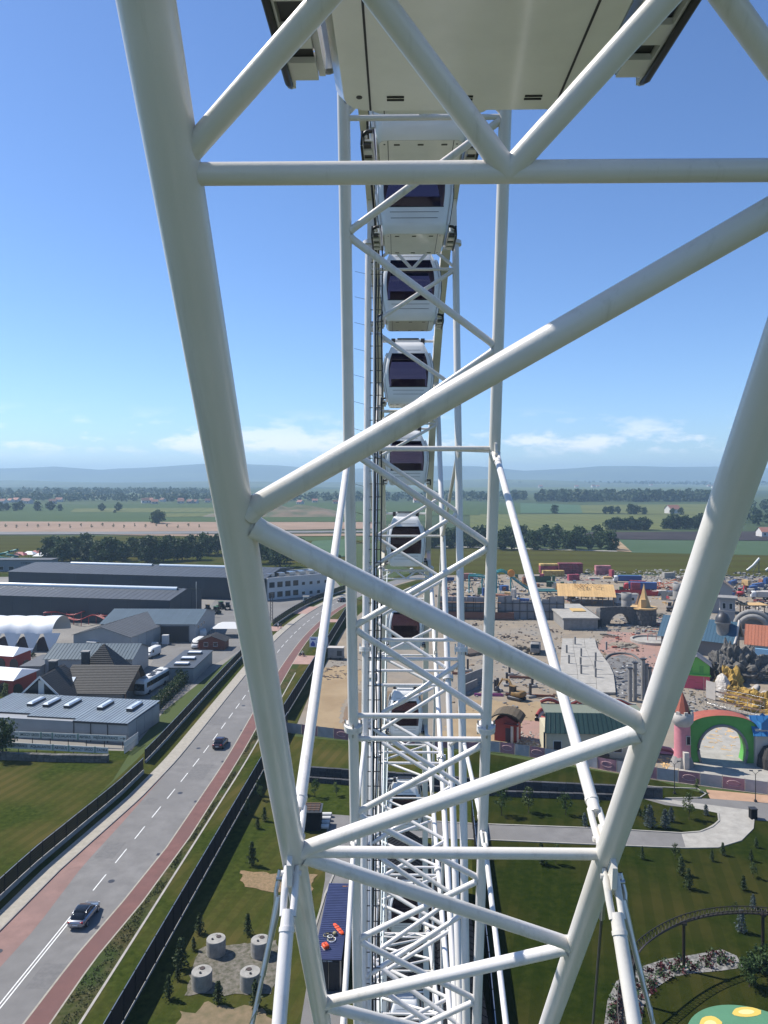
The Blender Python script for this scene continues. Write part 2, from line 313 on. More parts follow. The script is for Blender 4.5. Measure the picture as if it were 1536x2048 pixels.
# ---- the main road: strips laid along one axis
AX = Vector((-31.77, 81.8, 0)); AD = Vector((.0547, 1, 0)).normalized(); AN = Vector((AD.y, -AD.x, 0))
KEY = [(-60, 0), (42, 0), (75, -1), (107, -1.9), (130, -2.1), (150, -1.4), (165, -.3), (180, 1.4), (195, 4), (213, 8.5), (235, 16), (260, 27), (300, 48), (350, 80)]
def lerpk(K, t):
    if t <= K[0][0]: return K[0][1]
    for (a, b), (c, d) in zip(K, K[1:]):
        if t <= c: return b + (d - b) * (t - a) / (c - a)
    return K[-1][1]
def rc(t): return sum(lerpk(KEY, t + q) for q in (-8, -4, 0, 4, 8)) / 5
def rp(t, off, z=0, rel=True): return AX + AD*t + AN*((rc(t) if rel else 0) + off) + Vector((0, 0, z))
TS = list(range(-60, 301, 3))
def strip(name, m, z, o0, o1, t0=-60, t1=300, rel=True, kind=True):
    ts = [t for t in TS if t0 <= t <= t1]; f0 = o0 if callable(o0) else (lambda t: o0); f1 = o1 if callable(o1) else (lambda t: o1)
    vs = []
    for t in ts: vs += [rp(t, f0(t), z, rel), rp(t, f1(t), z, rel)]
    mb = MB().add(vs, [(2*i, 2*i+1, 2*i+3, 2*i+2) for i in range(len(ts)-1)])
    return struct(name, mb, m)
kl = lambda t: lerpk([(-60, -6.6), (-8, -6.0), (6, -5.6), (26, -3.7), (40, -3.3), (300, -3.3)], t)
gr = lambda t: lerpk([(-60, 2.9), (-20, 3.1), (-10, 3.3), (0, 4.1), (12, 4.7), (40, 4.4), (80, 3.6), (300, 3.5)], t)
rr_ = lambda t: lerpk([(-60, 5.1), (-20, 5.2), (-10, 5.2), (0, 6.1), (15, 6.6), (40, 6.3), (80, 5.9), (140, 5.4), (300, 5.2)], t)
gl = lambda t: lerpk([(-60, -3.1), (-13, -2.9), (-5, -2.7), (7, -3.5), (18, -3.3), (30, -3.32), (300, -3.32)], t)
strip('verge', GRASS, .02, lambda t: kl(t) - 6.5, kl)
strip('main_road', ASPH, .05, gl, gr)
strip('turning_pocket', mat('faded_red_asphalt', (.25, .15, .128), .9, var=.25, scale=.5, big=(.1, (.19, .12, .105))), .052, lambda t: kl(t), gl, -60, 36)
strip('cycle_lane', REDP, .054, gr, rr_, -60, 200)
strip('edge_line', PAVE, .058, lambda t: rr_(t), lambda t: rr_(t) + .16, -60, 200)
strip('edge_line', PAVE, .058, lambda t: gr(t) - .12, lambda t: gr(t) + .06, -60, 200)
strip('sidewalk', PAVE, .12, lambda t: kl(t) - 2.1, lambda t: kl(t) - .12, -60, 240)
kerb('kerb', [(rp(t, kl(t) - .05).x, rp(t, kl(t) - .05).y) for t in TS if t < 240], .14, .17, CONC, True)
strip('rough_verge', ROUGHG, .04, lambda t: rr_(t) + .16, 7.6)
strip('verge', GRASS, .038, 7.6, lambda t: 13.2 if t < 100 else 13.6, -60, 260)
strip('drain_channel', PALEC, .075, 7.62, 7.86, -60, 96)
k = -58.0
while k < 230:
    if k > -3:
        m_ = MB(); a, b, c, d = rp(k, -.06, .06), rp(k, .06, .06), rp(k+3.4, .06, .06), rp(k+3.4, -.06, .06); m_.poly([a, b, c, d])
        struct('lane_dash', m_, PAINT)
    k += 6.0
strip('centre_line', PAINT, .06, -.22, -.10, -60, -3); strip('centre_line', PAINT, .06, .10, .22, -60, -3)
rg_ = random.Random(4)
for t_, o_, w_, l_ in ((-14, 2.0, 1.1, 3.5), (9, -1.9, 1.2, 4.0), (33, 1.6, 1.5, 6.0), (58, -1.7, 1.3, 5), (24, -2.0, .8, 2.2), (80, 1.8, 1.4, 7)):
    struct('asphalt_patch', MB().poly([rp(t_, o_-w_, .056), rp(t_, o_+w_, .056), rp(t_+l_, o_+w_, .056), rp(t_+l_, o_-w_, .056)]), mat('patch_asphalt', (.15, .145, .14), .9, var=.2, scale=2))
for t_, o_ in ((-9, -4.3), (4, 1.2), (28, 1.2), (46, -1.4), (70, 1.1)): struct('manhole_cover', MB().lathe([(.36, .058), (.36, .064), (.001, .065)], rp(t_, o_), 16, False), DSTEEL)
for t_ in range(-20, 70, 15): struct('drain_grate', MB().poly([rp(t_, gr(t_) - .5, .06), rp(t_, gr(t_) - .15, .06), rp(t_ + .6, gr(t_) - .15, .06), rp(t_ + .6, gr(t_) - .5, .06)]), DSTEEL)
# side crossings of red paving
def cross(t0, t1, o0, o1, z=.062, m=REDP): struct('crossing', MB().poly([rp(t0, o0, z), rp(t0, o1, z), rp(t1, o1, z), rp(t1, o0, z)]), m)
PKP = mat('pale_red_paving', (.36, .23, .19), .9, var=.2, scale=.5)
cross(104, 113, 5.8, 10.4, .066, PKP); cross(158, 163, 5.3, 10.6, .066, PKP)
cross(143, 150, -9.5, -5.5, .13, PKP); cross(172, 186, -9, -3.4, .13, PKP)

# ------------------------------------------------------------------ hills, far woods, haze
hillm = mat('hill_woods', (.045, .07, .035), .95, col2=(.085, .115, .05), scale=.0013, detail=8, lo=.45, hi=.62)
SKYL = [(-400, 933), (0, 936), (110, 932), (200, 941), (230, 938), (330, 931), (400, 928), (560, 929), (640, 936), (700, 938), (760, 936), (860, 931), (950, 933), (1050, 941), (1130, 938), (1200, 931), (1300, 932), (1400, 933), (1536, 936), (1900, 930)]
def hill_h(x, y):
    px = 768 + FPX * x / y
    s = lerpk(SKYL, px) + 3 * mnoise.noise(Vector((x*.0016, 3.1, 0)))
    hr = (HOR - s) / FPX * 7600 + 45
    w = max(0, 1 - abs(y - 7600) / 1500); h = hr * (w*w*(3-2*w))
    w2 = max(0, 1 - abs(y - 4600) / 1100)
    h += w2 * (22 + 30 * mnoise.noise(Vector((x*.0008, y*.0009, 5)))) + w2 * 8 * mnoise.noise(Vector((x*.004, y*.004, 1)))
    return h - 1.5
hm = MB(); nx, ny = 150, 60; vs = []
for j in range(ny + 1):
    y = 3400 + (9100 - 3400) * j / ny; hw_ = y * .62
    for i in range(nx + 1):
        x = -hw_ + 2 * hw_ * i / nx; vs.append((x, y, hill_h(x, y)))
hm.add(vs, [(j*(nx+1)+i, j*(nx+1)+i+1, (j+1)*(nx+1)+i+1, (j+1)*(nx+1)+i) for j in range(ny) for i in range(nx)], True)
struct('hills', hm, hillm)
WOOD = leafmat('far_wood_leaves', (.030, .052, .018), (.05, .08, .028), .03, .0)
def blob_tree(mb, x, y, h, w, rng, n=34, z0=0, q=.22):
    for i in range(n):
        a = rng.random()*6.283; t = rng.random(); rr = w*.5*math.sqrt(max(.05, 1-(2*t-.95)**2))*math.sqrt(rng.uniform(.45, 1))
        mb.leaf(Vector((x + rr*math.cos(a), y + rr*math.sin(a), z0 + h*(.12 + .86*t))), w*q, rng, .5)
def wood(name, label, px0, px1, y0, y1, h, n, seed, q=.24, nn=26):
    rng = random.Random(seed); mb = MB()
    for i in range(n):
        p = P(rng.uniform(px0, px1), rng.uniform(y0, y1)); hh = h*rng.uniform(.65, 1.15)
        blob_tree(mb, p.x, p.y, hh, hh*rng.uniform(.7, 1.1), rng, nn, 0, q)
    o = obj(name, mb, WOOD); return tag(o, label, 'woods', kind='stuff')
wood('far_woods', 'dark band of woods beyond the fields on the right', 1075, 1440, 998, 1004, 19, 300, 1)
wood('far_woods', 'hazy woods on the plain below the left hills', -100, 480, 984, 992, 15, 330, 2)
wood('far_woods', 'hazy tree belt behind the village on the left', -100, 720, 996, 1003, 13, 330, 3)
wood('far_woods', 'far woods right of the wheel under the blue ridge', 860, 1600, 968, 972, 22, 330, 4)
wood('far_woods', 'distant woods on the low rise left of the wheel', -100, 1600, 961, 965.5, 26, 420, 5, .3, 14)
wood('far_woods', 'tree belt on the plain behind the wheel', 700, 1050, 992, 1003, 15, 150, 6)
wood('far_woods', 'dark woods at the right edge beyond the ploughed field', 1440, 1640, 1012, 1052, 14, 60, 7, .2, 60)
hz = MB().box(-6300, 6300, -500, 9300, -2.5, 190)
HZ = bpy.data.materials.new('haze_air'); HZ.use_nodes = True; t_ = HZ.node_tree; t_.nodes.clear()
ho = t_.nodes.new('ShaderNodeOutputMaterial'); pv = t_.nodes.new('ShaderNodeVolumePrincipled')
pv.inputs['Color'].default_value = (.52, .77, 1.0, 1); pv.inputs['Density'].default_value = .00018; pv.inputs['Anisotropy'].default_value = .1
t_.links.new(pv.outputs[0], ho.inputs['Volume'])
HAZE = tag(obj('haze', hz, HZ), kind='stuff')

# ------------------------------------------------------------------ the wheel
DC, ZC, OFF, VX = 16.72, CAM_H - 16.80, .387, math.atan((795.3 - 768) / FPX)
HW = 1.17; RGON = 25.02
yaw = Matrix.Rotation(-VX, 4, 'Z')
hubw = yaw @ Vector((OFF, DC, ZC))
wheel = thing('ferris_wheel', 'huge white tubular steel observation wheel filling the view', 'ferris wheel', (hubw.x, hubw.y, 0), -VX)
# local frame of a spoke: Z outwards along the spoke, X across the wheel; every spoke turns about the hub axis
def S(r, lat): return Vector((lat, 0, r))
NODES = [(22.71, 'R'), (21.1, 'L'), (19.4, 'R'), (17.78, 'L'), (16.15, 'R'), (14.68, 'L'), (13.06, 'R')]
NODES2 = [(12.46, 'R'), (11.0, 'L'), (9.6, 'R'), (8.2, 'L'), (6.8, 'R'), (5.4, 'L'), (4.0, 'R')]
meshes = {}
def sm(key, mb):
    if key not in meshes: me = mb.mesh(key); me.materials.append(WHITE); meshes[key] = me
    return meshes[key]
def make_spoke():
    s = bpy.data.objects.new('spoke', None); COL.objects.link(s); s.parent = wheel; s.empty_display_size = .1
    L = {'L': -HW, 'R': HW}
    for sd in (-1, 1):
        obj('chord_tube', MB().tube(S(1.2, sd*HW), S(23.45, sd*HW), .092, 28), WHITE, s)
        f = MB()
        f.tube(S(12.72, sd*HW), S(12.77, sd*HW), .165, 24).tube(S(12.775, sd*HW), S(12.83, sd*HW), .165, 24)
        obj('flange', f, WHITE, s)
        for k in range(8):
            a = 2*math.pi*k/8; c = Vector((sd*HW + .14*math.cos(a), .14*math.sin(a), 12.65)); obj('bolt', MB().tube(c, c + Vector((0,0,.26)), .016, 6), STEEL, s) if k % 2 == 0 else None
        obj('rim_flange', MB().tube(S(23.40, sd*HW), S(23.50, sd*HW), .16, 20), WHITE, s)
        obj('rim_bracket', B(sd*1.11 - .09, sd*1.11 + .09, -.17, .17, 23.50, 24.66), CREAMW, s)
        g_ = MB().prism([(-.22, 17.62), (-.24, 17.78), (-.16, 17.92), (.16, 17.92), (.24, 17.78), (.22, 17.62), (0, 17.5)], -.018, .018, Matrix(((0,0,1,sd*HW),(1,0,0,0),(0,1,0,0),(0,0,0,1)))); obj('gusset_plate', g_, WHITE, s)
    for ns in (NODES, NODES2):
        for (r0, a), (r1, b) in zip(ns, ns[1:]):
            obj('diagonal_brace', MB().tube(S(r0, L[a]), S(r1, L[b]), .056, 20), WHITE, s)
            d_ = (S(r1, L[b]) - S(r0, L[a])).normalized()
            for e_, g_ in ((S(r0, L[a]), d_), (S(r1, L[b]), -d_)): obj('weld_collar', MB().path([e_ + g_*.085, e_ + g_*.115, e_ + g_*.14], [.069, .061, .0565], 20), WHITE, s)
    for r, rad in ((23.32, .06), (22.71, .040), (17.80, .042), (13.0, .046), (12.54, .046), (3.6, .05)):
        obj('cross_tube', MB().tube(S(r, -HW), S(r, HW), rad, 18), WHITE, s)
    for a, b in ((S(22.73, -HW), S(23.32, -.52)), (S(23.32, -.52), S(22.71, 0)), (S(22.71, 0), S(23.32, .52)), (S(23.32, .52), S(22.73, HW))):
        obj('rim_brace', MB().tube(a, b, .042, 18), WHITE, s)
    return s
sp0 = make_spoke()
SPA = [128.1 - 24*k for k in range(15)]
def ang(deg): return (math.radians(deg - 90), 0, 0)   # 90 = straight up, larger = towards the camera side
spokes = []
for k, a in enumerate(SPA):
    s = sp0 if k == 0 else copy_tree(sp0, wheel)
    s.location = (0, 0, ZC); s.rotation_euler = ang(a); spokes.append(s)
def WP(r, deg, lat=0):
    """point in the wheel's own frame (X across, Y along, Z up from the ground)"""
    t = math.radians(deg); return Vector((lat, r*math.cos(t), ZC + r*math.sin(t)))
# ring ties between neighbouring spokes, each with fork ends
for k, a in enumerate(SPA):
    b = a + 24
    for r, rad in ((17.78, .050), (10.75, .045)):
        for sd in (-1, 1):
            p, q = WP(r, a, sd*HW), WP(r, b, sd*HW); d = (q - p).normalized(); n = d.cross(Vector((1,0,0)))
            t = obj('ring_tie', MB().tube(p + d*.50, q - d*.50, rad, 16), WHITE, wheel)
            for e_, sg in ((p, 1), (q, -1)):
                f = MB().tube(e_ + d*sg*.52, e_ + d*sg*.49, rad*1.12, 14).tube(e_ + d*sg*.49, e_ + d*sg*.38, rad*1.02, 14, rad*.92)
                for u in (-1, 1):
                    c = Vector((u*.038, 0, 0)); f.path([e_ + d*sg*.42 + c*.9, e_ + d*sg*.3 + c, e_ + d*sg*.16 + c, e_ + d*sg*.09 + c], [.026, .027, .027, .018], 10)
                f.tube(e_ + d*sg*.14 - Vector((.075,0,0)), e_ + d*sg*.14 + Vector((.075,0,0)), .02, 10)
                obj('tie_fork', f, WHITE, t)
# stay cables from every spoke to the hub ends, and the two side stays below the camera
HUBW = 3.3
def cable(p, q, rad, fork=.9, name='stay_cable'):
    d = (q - p).normalized()
    c = obj(name, MB().tube(p + d*fork, q, rad, 8), STEEL if rad > .016 else DSTEEL, wheel)
    f = MB().tube(p + d*.28, p + d*.55, .034, 12, .024).tube(p + d*.55, p + d*fork, .022, 12).tube(p + d*.16 - Vector((.05,0,0)), p + d*.16 + Vector((.05,0,0)), .022, 10)
    for u in (-1, 1): f.path([p + d*.34 + Vector((u*.012,0,0)), p + d*.24 + Vector((u*.034,0,0)), p + d*.1 + Vector((u*.034,0,0))], [.018, .018, .02], 8)
    obj('cable_socket', f, STEEL, c)
    if rad > .016:
        m = MB(); e1 = (q - p).length
        n = int(min(260, (e1 - fork) / .03)); ax = d.orthogonal().normalized(); bx = d.cross(ax)
        m.path([p + d*(fork + .03*i) + (ax*math.cos(i*.7) + bx*math.sin(i*.7))*rad*.75 for i in range(n)], rad*.5, 5)
        obj('rope_strand', m, STEEL, c)
for k, a in enumerate(SPA[:1]):
    for sd in (-1, 1): cable(WP(17.6, a, sd*(HW + .02)), WP(1.0, a, sd*HUBW), .0125)
for sd in (-1, 1): cable(WP(17.74, SPA[0], sd*(HW + .04)), WP(15.0, 152.1, sd*2.6), .0175, .8, 'side_stay')
obj('outrigger', MB().tube(WP(15.0, 152.1, -2.7), WP(15.0, 152.1, 2.7), .08, 12), WHITE, wheel)
hub = MB().tube(Vector((-3.6, 0, ZC)), Vector((3.6, 0, ZC)), .85, 32); hubo = obj('hub', hub, WHITE, wheel)
for sd in (-1, 1): obj('hub_disc', MB().tube(Vector((sd*HW - .12, 0, ZC)), Vector((sd*HW + .12, 0, ZC)), 1.7, 32), WHITE, hubo)
for sx in (-1, 1):
    for sy in (-1, 1): obj('support_leg', MB().tube(Vector((sx*3.9, 0, ZC)), Vector((sx*8.5, sy*11, 0)), .5, 20), WHITE, wheel)
# rim: box beams either side, in lengths between the cabin bearings
for k in range(30):
    a0 = 73.06 + 12*k; prof = [(-.14, -.18), (.14, -.18), (.14, .18), (-.14, .18)]
    if not (-60 < ((a0 + 180) % 360) - 180 < 150): continue
    for sd in (-1, 1):
        vs = []; ns_ = 6
        for i in range(ns_ + 1):
            a = a0 + 12*i/ns_
            for u, w in prof: vs.append(WP(24.82 + w, a, sd*1.09 + u))
        fs = [(4*i+j, 4*i+(j+1) % 4, 4*i+4+(j+1) % 4, 4*i+4+j) for i in range(ns_) for j in range(4)]
        rb = obj('rim_beam', MB().add(vs, fs), CREAMW, wheel)
        obj('bearing_plate', MB().tube(WP(25.02, a0, sd*1.09 - .15), WP(25.02, a0, sd*1.09 + .15), .2, 16), WHITE, rb)
    for lo in (6,): obj('rim_cross_tube', MB().tube(WP(24.75, a0 + lo, -1.09), WP(24.75, a0 + lo, 1.09), .045, 12), WHITE, wheel)
# cables and ladder down the third spoke
aB = SPA[2]
def SPp(a, r, lat, y): t = math.radians(a); return Vector((lat, r*math.cos(t) - y*math.sin(t)*-1, ZC + r*math.sin(t) + y*math.cos(t)))
for lat, rad, m_ in ((-.97, .028, BLACK), (-.90, .016, BLACK), (-.80, .018, BLACK)):
    pts = [WP(25.3, 95, lat + .0), WP(24.9, 91, lat - .06), WP(24.4, 88, lat - .1), WP(23.6, 82.5, lat)] + [WP(23.2 - i*.8, aB + .15, lat + .012*math.sin(i*1.7)) for i in range(27)]
    obj('power_cable', MB().path(pts, rad, 8), m_, wheel)
lad = obj('ladder_rail', MB().tube(WP(23.0, aB + 1, -1.0), WP(2, aB + 1, -1.0), .022, 8), WHITE, wheel)
for i in range(62): obj('rung', MB().tube(WP(22.8 - i*.33, aB + .6, -1.1), WP(22.8 - i*.33, aB + .6, -.78), .011, 6), DSTEEL, lad)
for k in (1, 2):
    for i in range(26):
        r = 24 - i*.72; o_ = obj('light_spike', MB().tube(WP(r, SPA[k] + .1, -HW - .02), WP(r + .10, SPA[k], -HW - .36), .005, 5), BLACK, wheel) if k == 2 else None
LEDM = mat('led_tube', (.72, .78, .74), .3)
for k in (4, 5):
    for sd in (-1,):
        t = obj('light_strip', MB().tube(WP(23, SPA[k] + .5, sd*.88), WP(3, SPA[k] + 2, sd*.88), .02, 8), LEDM, wheel)
        for i in range(48): obj('light_clip', MB().tube(WP(22.6 - i*.4, SPA[k] + .5, sd*.88 - .05), WP(22.6 - i*.4, SPA[k] + .5, sd*.88 + .05), .03, 6), STEEL, t)

# ------------------------------------------------------------------ cabins
GLASS = bpy.data.materials.new('tinted_glass'); GLASS.use_nodes = True; t_ = GLASS.node_tree; b_ = t_.nodes['Principled BSDF']
b_.inputs['Base Color'].default_value = (.018, .013, .03, 1); b_.inputs['Roughness'].default_value = .04; b_.inputs['IOR'].default_value = 1.5
tr_ = t_.nodes.new('ShaderNodeBsdfTransparent'); tr_.inputs[0].default_value = (.50, .40, .47, 1); mx_ = t_.nodes.new('ShaderNodeMixShader'); mx_.inputs[0].default_value = .6
t_.links.new(tr_.outputs[0], mx_.inputs[2]); t_.links.new(b_.outputs[0], mx_.inputs[1]); t_.links.new(mx_.outputs[0], t_.nodes['Material Output'].inputs[0])
DARKIN = mat('cabin_interior', (.035, .026, .038), .6); BENCH = mat('bench_brown', (.10, .05, .05), .5)
ZP = [-.12, -.30, -.50, -.58, -.75, -1.0, -1.25, -1.5, -1.72, -1.80, -1.98, -2.15, -2.34, -2.42]
HX = [(-2.42, .70), (-2.34, .75), (-2.15, .775), (-1.98, .80), (-1.8, .83), (-1.5, .865), (-1.25, .87), (-1, .85), (-.75, .80), (-.58, .745), (-.5, .72), (-.3, .64), (-.12, .56)]
HY = [(-2.42, .83), (-2.34, .89), (-2.15, .90), (-1.8, .90), (-1.25, .90), (-.75, .81), (-.5, .70), (-.3, .60), (-.12, .48)]
hx = lambda z: lerpk(HX, z); hyl = lambda z: lerpk(HY, z)
def ring(z, c=.15, off=0):
    a, b = hx(z) + off, hyl(z) + off; pts = []
    for qx, qy, s0 in ((a-c, b-c, 0), (-(a-c), b-c, 90), (-(a-c), -(b-c), 180), (a-c, -(b-c), 270)):
        for i in range(5): t = math.radians(s0 + 22.5*i); pts.append((qx + c*math.cos(t), qy + c*math.sin(t), z))
    return pts
def facepatch(z0, z1, inset, out, side, n=8):
    """curved patch on a cabin face: side 'y-','y+' ends, 'x-','x+' flanks"""
    vs = []
    for i in range(n + 1):
        z = z0 + (z1 - z0)*i/n
        if side[0] == 'y':
            w = hx(z) - inset; y = (hyl(z) + out) * (-1 if side[1] == '-' else 1); vs += [(-w, y, z), (w, y, z)]
        else:
            w = hyl(z) - inset; x_ = (hx(z) + out) * (-1 if side[1] == '-' else 1); vs += [(x_, -w, z), (x_, w, z)]
    return MB().add(vs, [(2*i, 2*i+1, 2*i+3, 2*i+2) for i in range(n)], True)
def make_cabin():
    r = thing('cabin', 'cabin', 'cabin')
    sh = MB(); vs = []
    for z in ZP: vs += ring(z)
    fs = []; n = 20
    for j in range(len(ZP) - 1):
        win = -1.79 < (ZP[j] + ZP[j+1])/2 < -.59
        door = -2.1 < (ZP[j] + ZP[j+1])/2 < -.59
        for i in range(n):
            flat = i % 5 == 4
            if flat and ((win and i in (4, 14)) or (door and i in (9, 19))): continue
            fs.append((j*n + (i+1) % n, j*n + i, (j+1)*n + i, (j+1)*n + (i+1) % n))
    fs.append(tuple(range(n)))
    sh.add(vs, fs, True); part(r, 'shell', sh, SHELL)
    part(r, 'floor_pan', MB().add(ring(-2.422), [tuple(range(19, -1, -1))]), UNDER)
    for sd in ('y-', 'y+'):
        w = part(r, 'end_window', facepatch(-.58, -1.80, .15, -.006, sd), GLASS)
        sg = -1 if sd == 'y-' else 1
        for (z0, z1, nm) in ((-.585, -.66, 'sun_visor'),): part(w, nm, facepatch(z0, z1, .16, -.03, sd, 2), BLACK)
        for zz, hh in ((-.575, .012), (-1.805, .012)): part(w, 'gasket', facepatch(zz - hh, zz + hh, .14, .004, sd, 1), BLACK)

        for zz in (-.44, -1.93, -2.07): part(r, 'panel_seam', facepatch(zz - .006, zz + .006, .24, .004, sd, 1), BLACK)
    for sd in ('x-', 'x+'):
        sg = -1 if sd == 'x-' else 1
        part(r, 'door_glass', facepatch(-.58, -2.08, .15, -.006, sd), GLASS)
        # outer door frame that bows out beside the cabin, with its black seal
        pts = [(sg*(hx(z) + .03), -(hyl(z) - .10), z) for z in [-.55, -.75, -1.0, -1.25, -1.5, -1.75, -2.0, -2.2]]
        pts2 = [(a, -b, c) for a, b, c in pts]
        d1 = part(r, 'door_frame', MB().path(pts, .036, 10), SHELL); part(d1, 'seal', MB().path([(a + sg*.03, b - .012, c) for a, b, c in pts], .014, 6), BLACK)
        d2 = part(r, 'door_frame', MB().path(pts2, .036, 10), SHELL); part(d2, 'seal', MB().path([(a + sg*.03, b + .012, c) for a, b, c in pts2], .014, 6), BLACK)
        x0 = .80*sg
        def bx(a0, a1, *q): a0, a1 = sorted((x0 + sg*a0, x0 + sg*a1)); return B(a0, a1, *q)
        rail = part(r, 'door_rail', bx(.0, .035, -.60, .60, -2.33, -2.20), SHELL)
        for yy in (-.50, -.18, .18, .50): part(rail, 'bracket', bx(.035, .15, yy - .07, yy + .07, -2.315, -2.285), SHELL)
        for yy in (-.34, .0, .34):
            part(rail, 'roller', MB().tube((x0 + sg*.075, yy - .07, -2.27), (x0 + sg*.075, yy + .07, -2.27), .035, 12), STEEL)
            part(rail, 'roller_pin', MB().tube((x0 + sg*.075, yy - .11, -2.29), (x0 + sg*.075, yy + .11, -2.29), .012, 6), DSTEEL)
        part(r, 'bumper', MB().path([(x0 + sg*.03, -.66, -2.19), (x0 + sg*.11, -.69, -2.21), (x0 + sg*.16, -.62, -2.22), (x0 + sg*.165, 0, -2.22), (x0 + sg*.16, .62, -2.22), (x0 + sg*.11, .69, -2.21), (x0 + sg*.03, .66, -2.19)], .034, 8), BLACK)
        part(r, 'door_skirt', bx(.17, .215, -.60, .60, -2.40, -2.16), SHELL); part(r, 'skirt_edge', MB().path([(x0 + sg*.19, -.62, -2.17), (x0 + sg*.2, -.61, -2.38), (x0 + sg*.2, -.5, -2.415), (x0 + sg*.2, .5, -2.415), (x0 + sg*.2, .61, -2.38), (x0 + sg*.19, .62, -2.17)], .022, 8), BLACK)
        part(r, 'skirt_underside', bx(.04, .165, -.56, .56, -2.36, -2.345), DSTEEL)
        for yy in (-.3, .1, .42): part(r, 'hinge_block', bx(.03, .17, yy - .09, yy + .09, -2.40, -2.365), SHELL)
        part(r, 'step_sill', bx(.1, .15, -.62, .62, -2.27, -2.235), SHELL)
        part(r, 'floor_seam', B(sg*.55 - .006, sg*.55 + .006, -.82, .82, -2.4265, -2.4225), BLACK)
    for yy in (-.68, .66):
        for xx in (-.4, 0, .4):
            v_ = MB()
            for u in (0, 1): v_.tube((xx - .05, yy + u*.035, -2.4228), (xx + .05, yy + u*.035, -2.4228), .008, 8)
            part(r, 'vent_slot', v_, BLACK)
        for xx in (-.61, .61): part(r, 'screw_cover', MB().tube((xx, yy, -2.427), (xx, yy, -2.421), .018, 10), DSTEEL)
    part(r, 'bench', B(-.62, .62, .42, .70, -2.0, -1.93), BENCH); part(r, 'bench', B(-.62, .62, -.70, -.42, -2.0, -1.93), BENCH)
    part(r, 'bench_back', B(-.62, .62, .66, .70, -1.9, -1.5), BENCH); part(r, 'bench_back', B(-.62, .62, -.70, -.66, -1.9, -1.5), BENCH)
    part(r, 'cabin_floor', B(-.70, .70, -.62, .62, -2.32, -2.28), DARKIN)
    part(r, 'ceiling_panel', B(-.60, .60, -.55, .55, -.56, -.53), DARKIN)
    ax_ = part(r, 'axle', MB().tube((-1.1, 0, 0), (1.1, 0, 0), .05, 14), SHELL)
    part(ax_, 'axle_sleeve', MB().tube((-.5, 0, 0), (.5, 0, 0), .085, 16), SHELL)
    for sg in (-1, 1): part(ax_, 'axle_clamp', B(sg*.55 - .07, sg*.55 + .07, -.11, .11, -.13, .09), DSTEEL)
    part(r, 'roof_unit', B(-.42, .42, -.36, .36, -.125, -.03), SHELL); part(r, 'roof_bar', B(-.4, .4, -.12, .12, .06, .10), BLACK)
    return r
cab0 = make_cabin()
CABL = ['cabin overhead whose pale underside fills the top of the picture', 'cabin hidden from here behind the overhead one',
 'highest cabin seen whole, just below the big overhead cabin', 'cabin with blue tinted window crossed by the upper horizontal tube', 'cabin against open sky behind the long crossing diagonal tubes',
 'cabin against the sky just above the biggest diagonal tube', 'cabin level with the horizon and hills', 'cabin hanging in front of the olive field',
 'cabin in front of the construction site, half behind the big diagonal tube', 'cabin with white roof seen from above, level with the pale sand road', 'cabin above the dark retaining wall and lawn',
 'cabin in front of the dark ribbed station roof', 'lowest cabin, over the dark station roof at the bottom edge', 'cabin below the lower edge of the picture on the far rim']
for i in range(14):
    a = 73.06 + 48 - 12*i
    c = cab0 if i == 0 else copy_tree(cab0)
    p = yaw @ (Vector((OFF, DC, 0)) + WP(RGON, a)); c.location = p; c.rotation_euler = (0, 0, -VX)
    tag(c, CABL[i], 'cabin', 'white cabins hung round the wheel')

# ------------------------------------------------------------------ shared builders for buildings, fences, vehicles, people
def q1(x, y): return (x/2.954, 1050 + y/2.954)
def q2(x, y): return (x/2.194, 1500 + y/2.194)
def q7(x, y): return (1000 + x/2.866, 1080 + y/2.866)
def q8(x, y): return (936 + x/2.56, 1550 + y/2.56)
def quad(*p): return MB().poly([Vector(q) for q in p])
def thick(pts, t=.12):
    """a plate with real thickness under a planar polygon"""
    pts = [Vector(p) for p in pts]; n = (pts[1]-pts[0]).cross(pts[2]-pts[0]).normalized()
    if n.z < 0: n = -n
    lo = [p - n*t for p in pts]; m = len(pts)
    return MB().add(pts + lo, [tuple(range(m)), tuple(range(2*m-1, m-1, -1))] + [(i, m+i, m+(i+1) % m, (i+1) % m) for i in range(m)])
def panel_roof(par, a, b, c, d, n, m, name='roof_panel', rib=.07, t=.06):
    """sheet roof a-b (eave) d-c (ridge): n panels side by side, each with an upstand seam"""
    a, b, c, d = map(Vector, (a, b, c, d)); nn = (b-a).cross(d-a).normalized()
    if nn.z < 0: nn = -nn
    for i in range(n):
        u0, u1 = i/n, (i+.985)/n; ur = (i+.12)/n
        p0, p1, p2, p3 = a.lerp(b, u0), a.lerp(b, u1), d.lerp(c, u1), d.lerp(c, u0); e0, e3 = a.lerp(b, ur), d.lerp(c, ur)
        mb = MB().add([p0, p1, p2, p3, p0-nn*t, p1-nn*t, p2-nn*t, p3-nn*t, p0+nn*rib, e0+nn*rib, e3+nn*rib, p3+nn*rib, e0, e3],
            [(12,1,2,13), (8,9,10,11), (9,12,13,10), (0,8,11,3), (0,4,5,1), (2,6,7,3), (1,5,6,2), (0,3,7,4), (0,12,9,8), (3,11,10,13)])
        obj(name, mb, m, par)
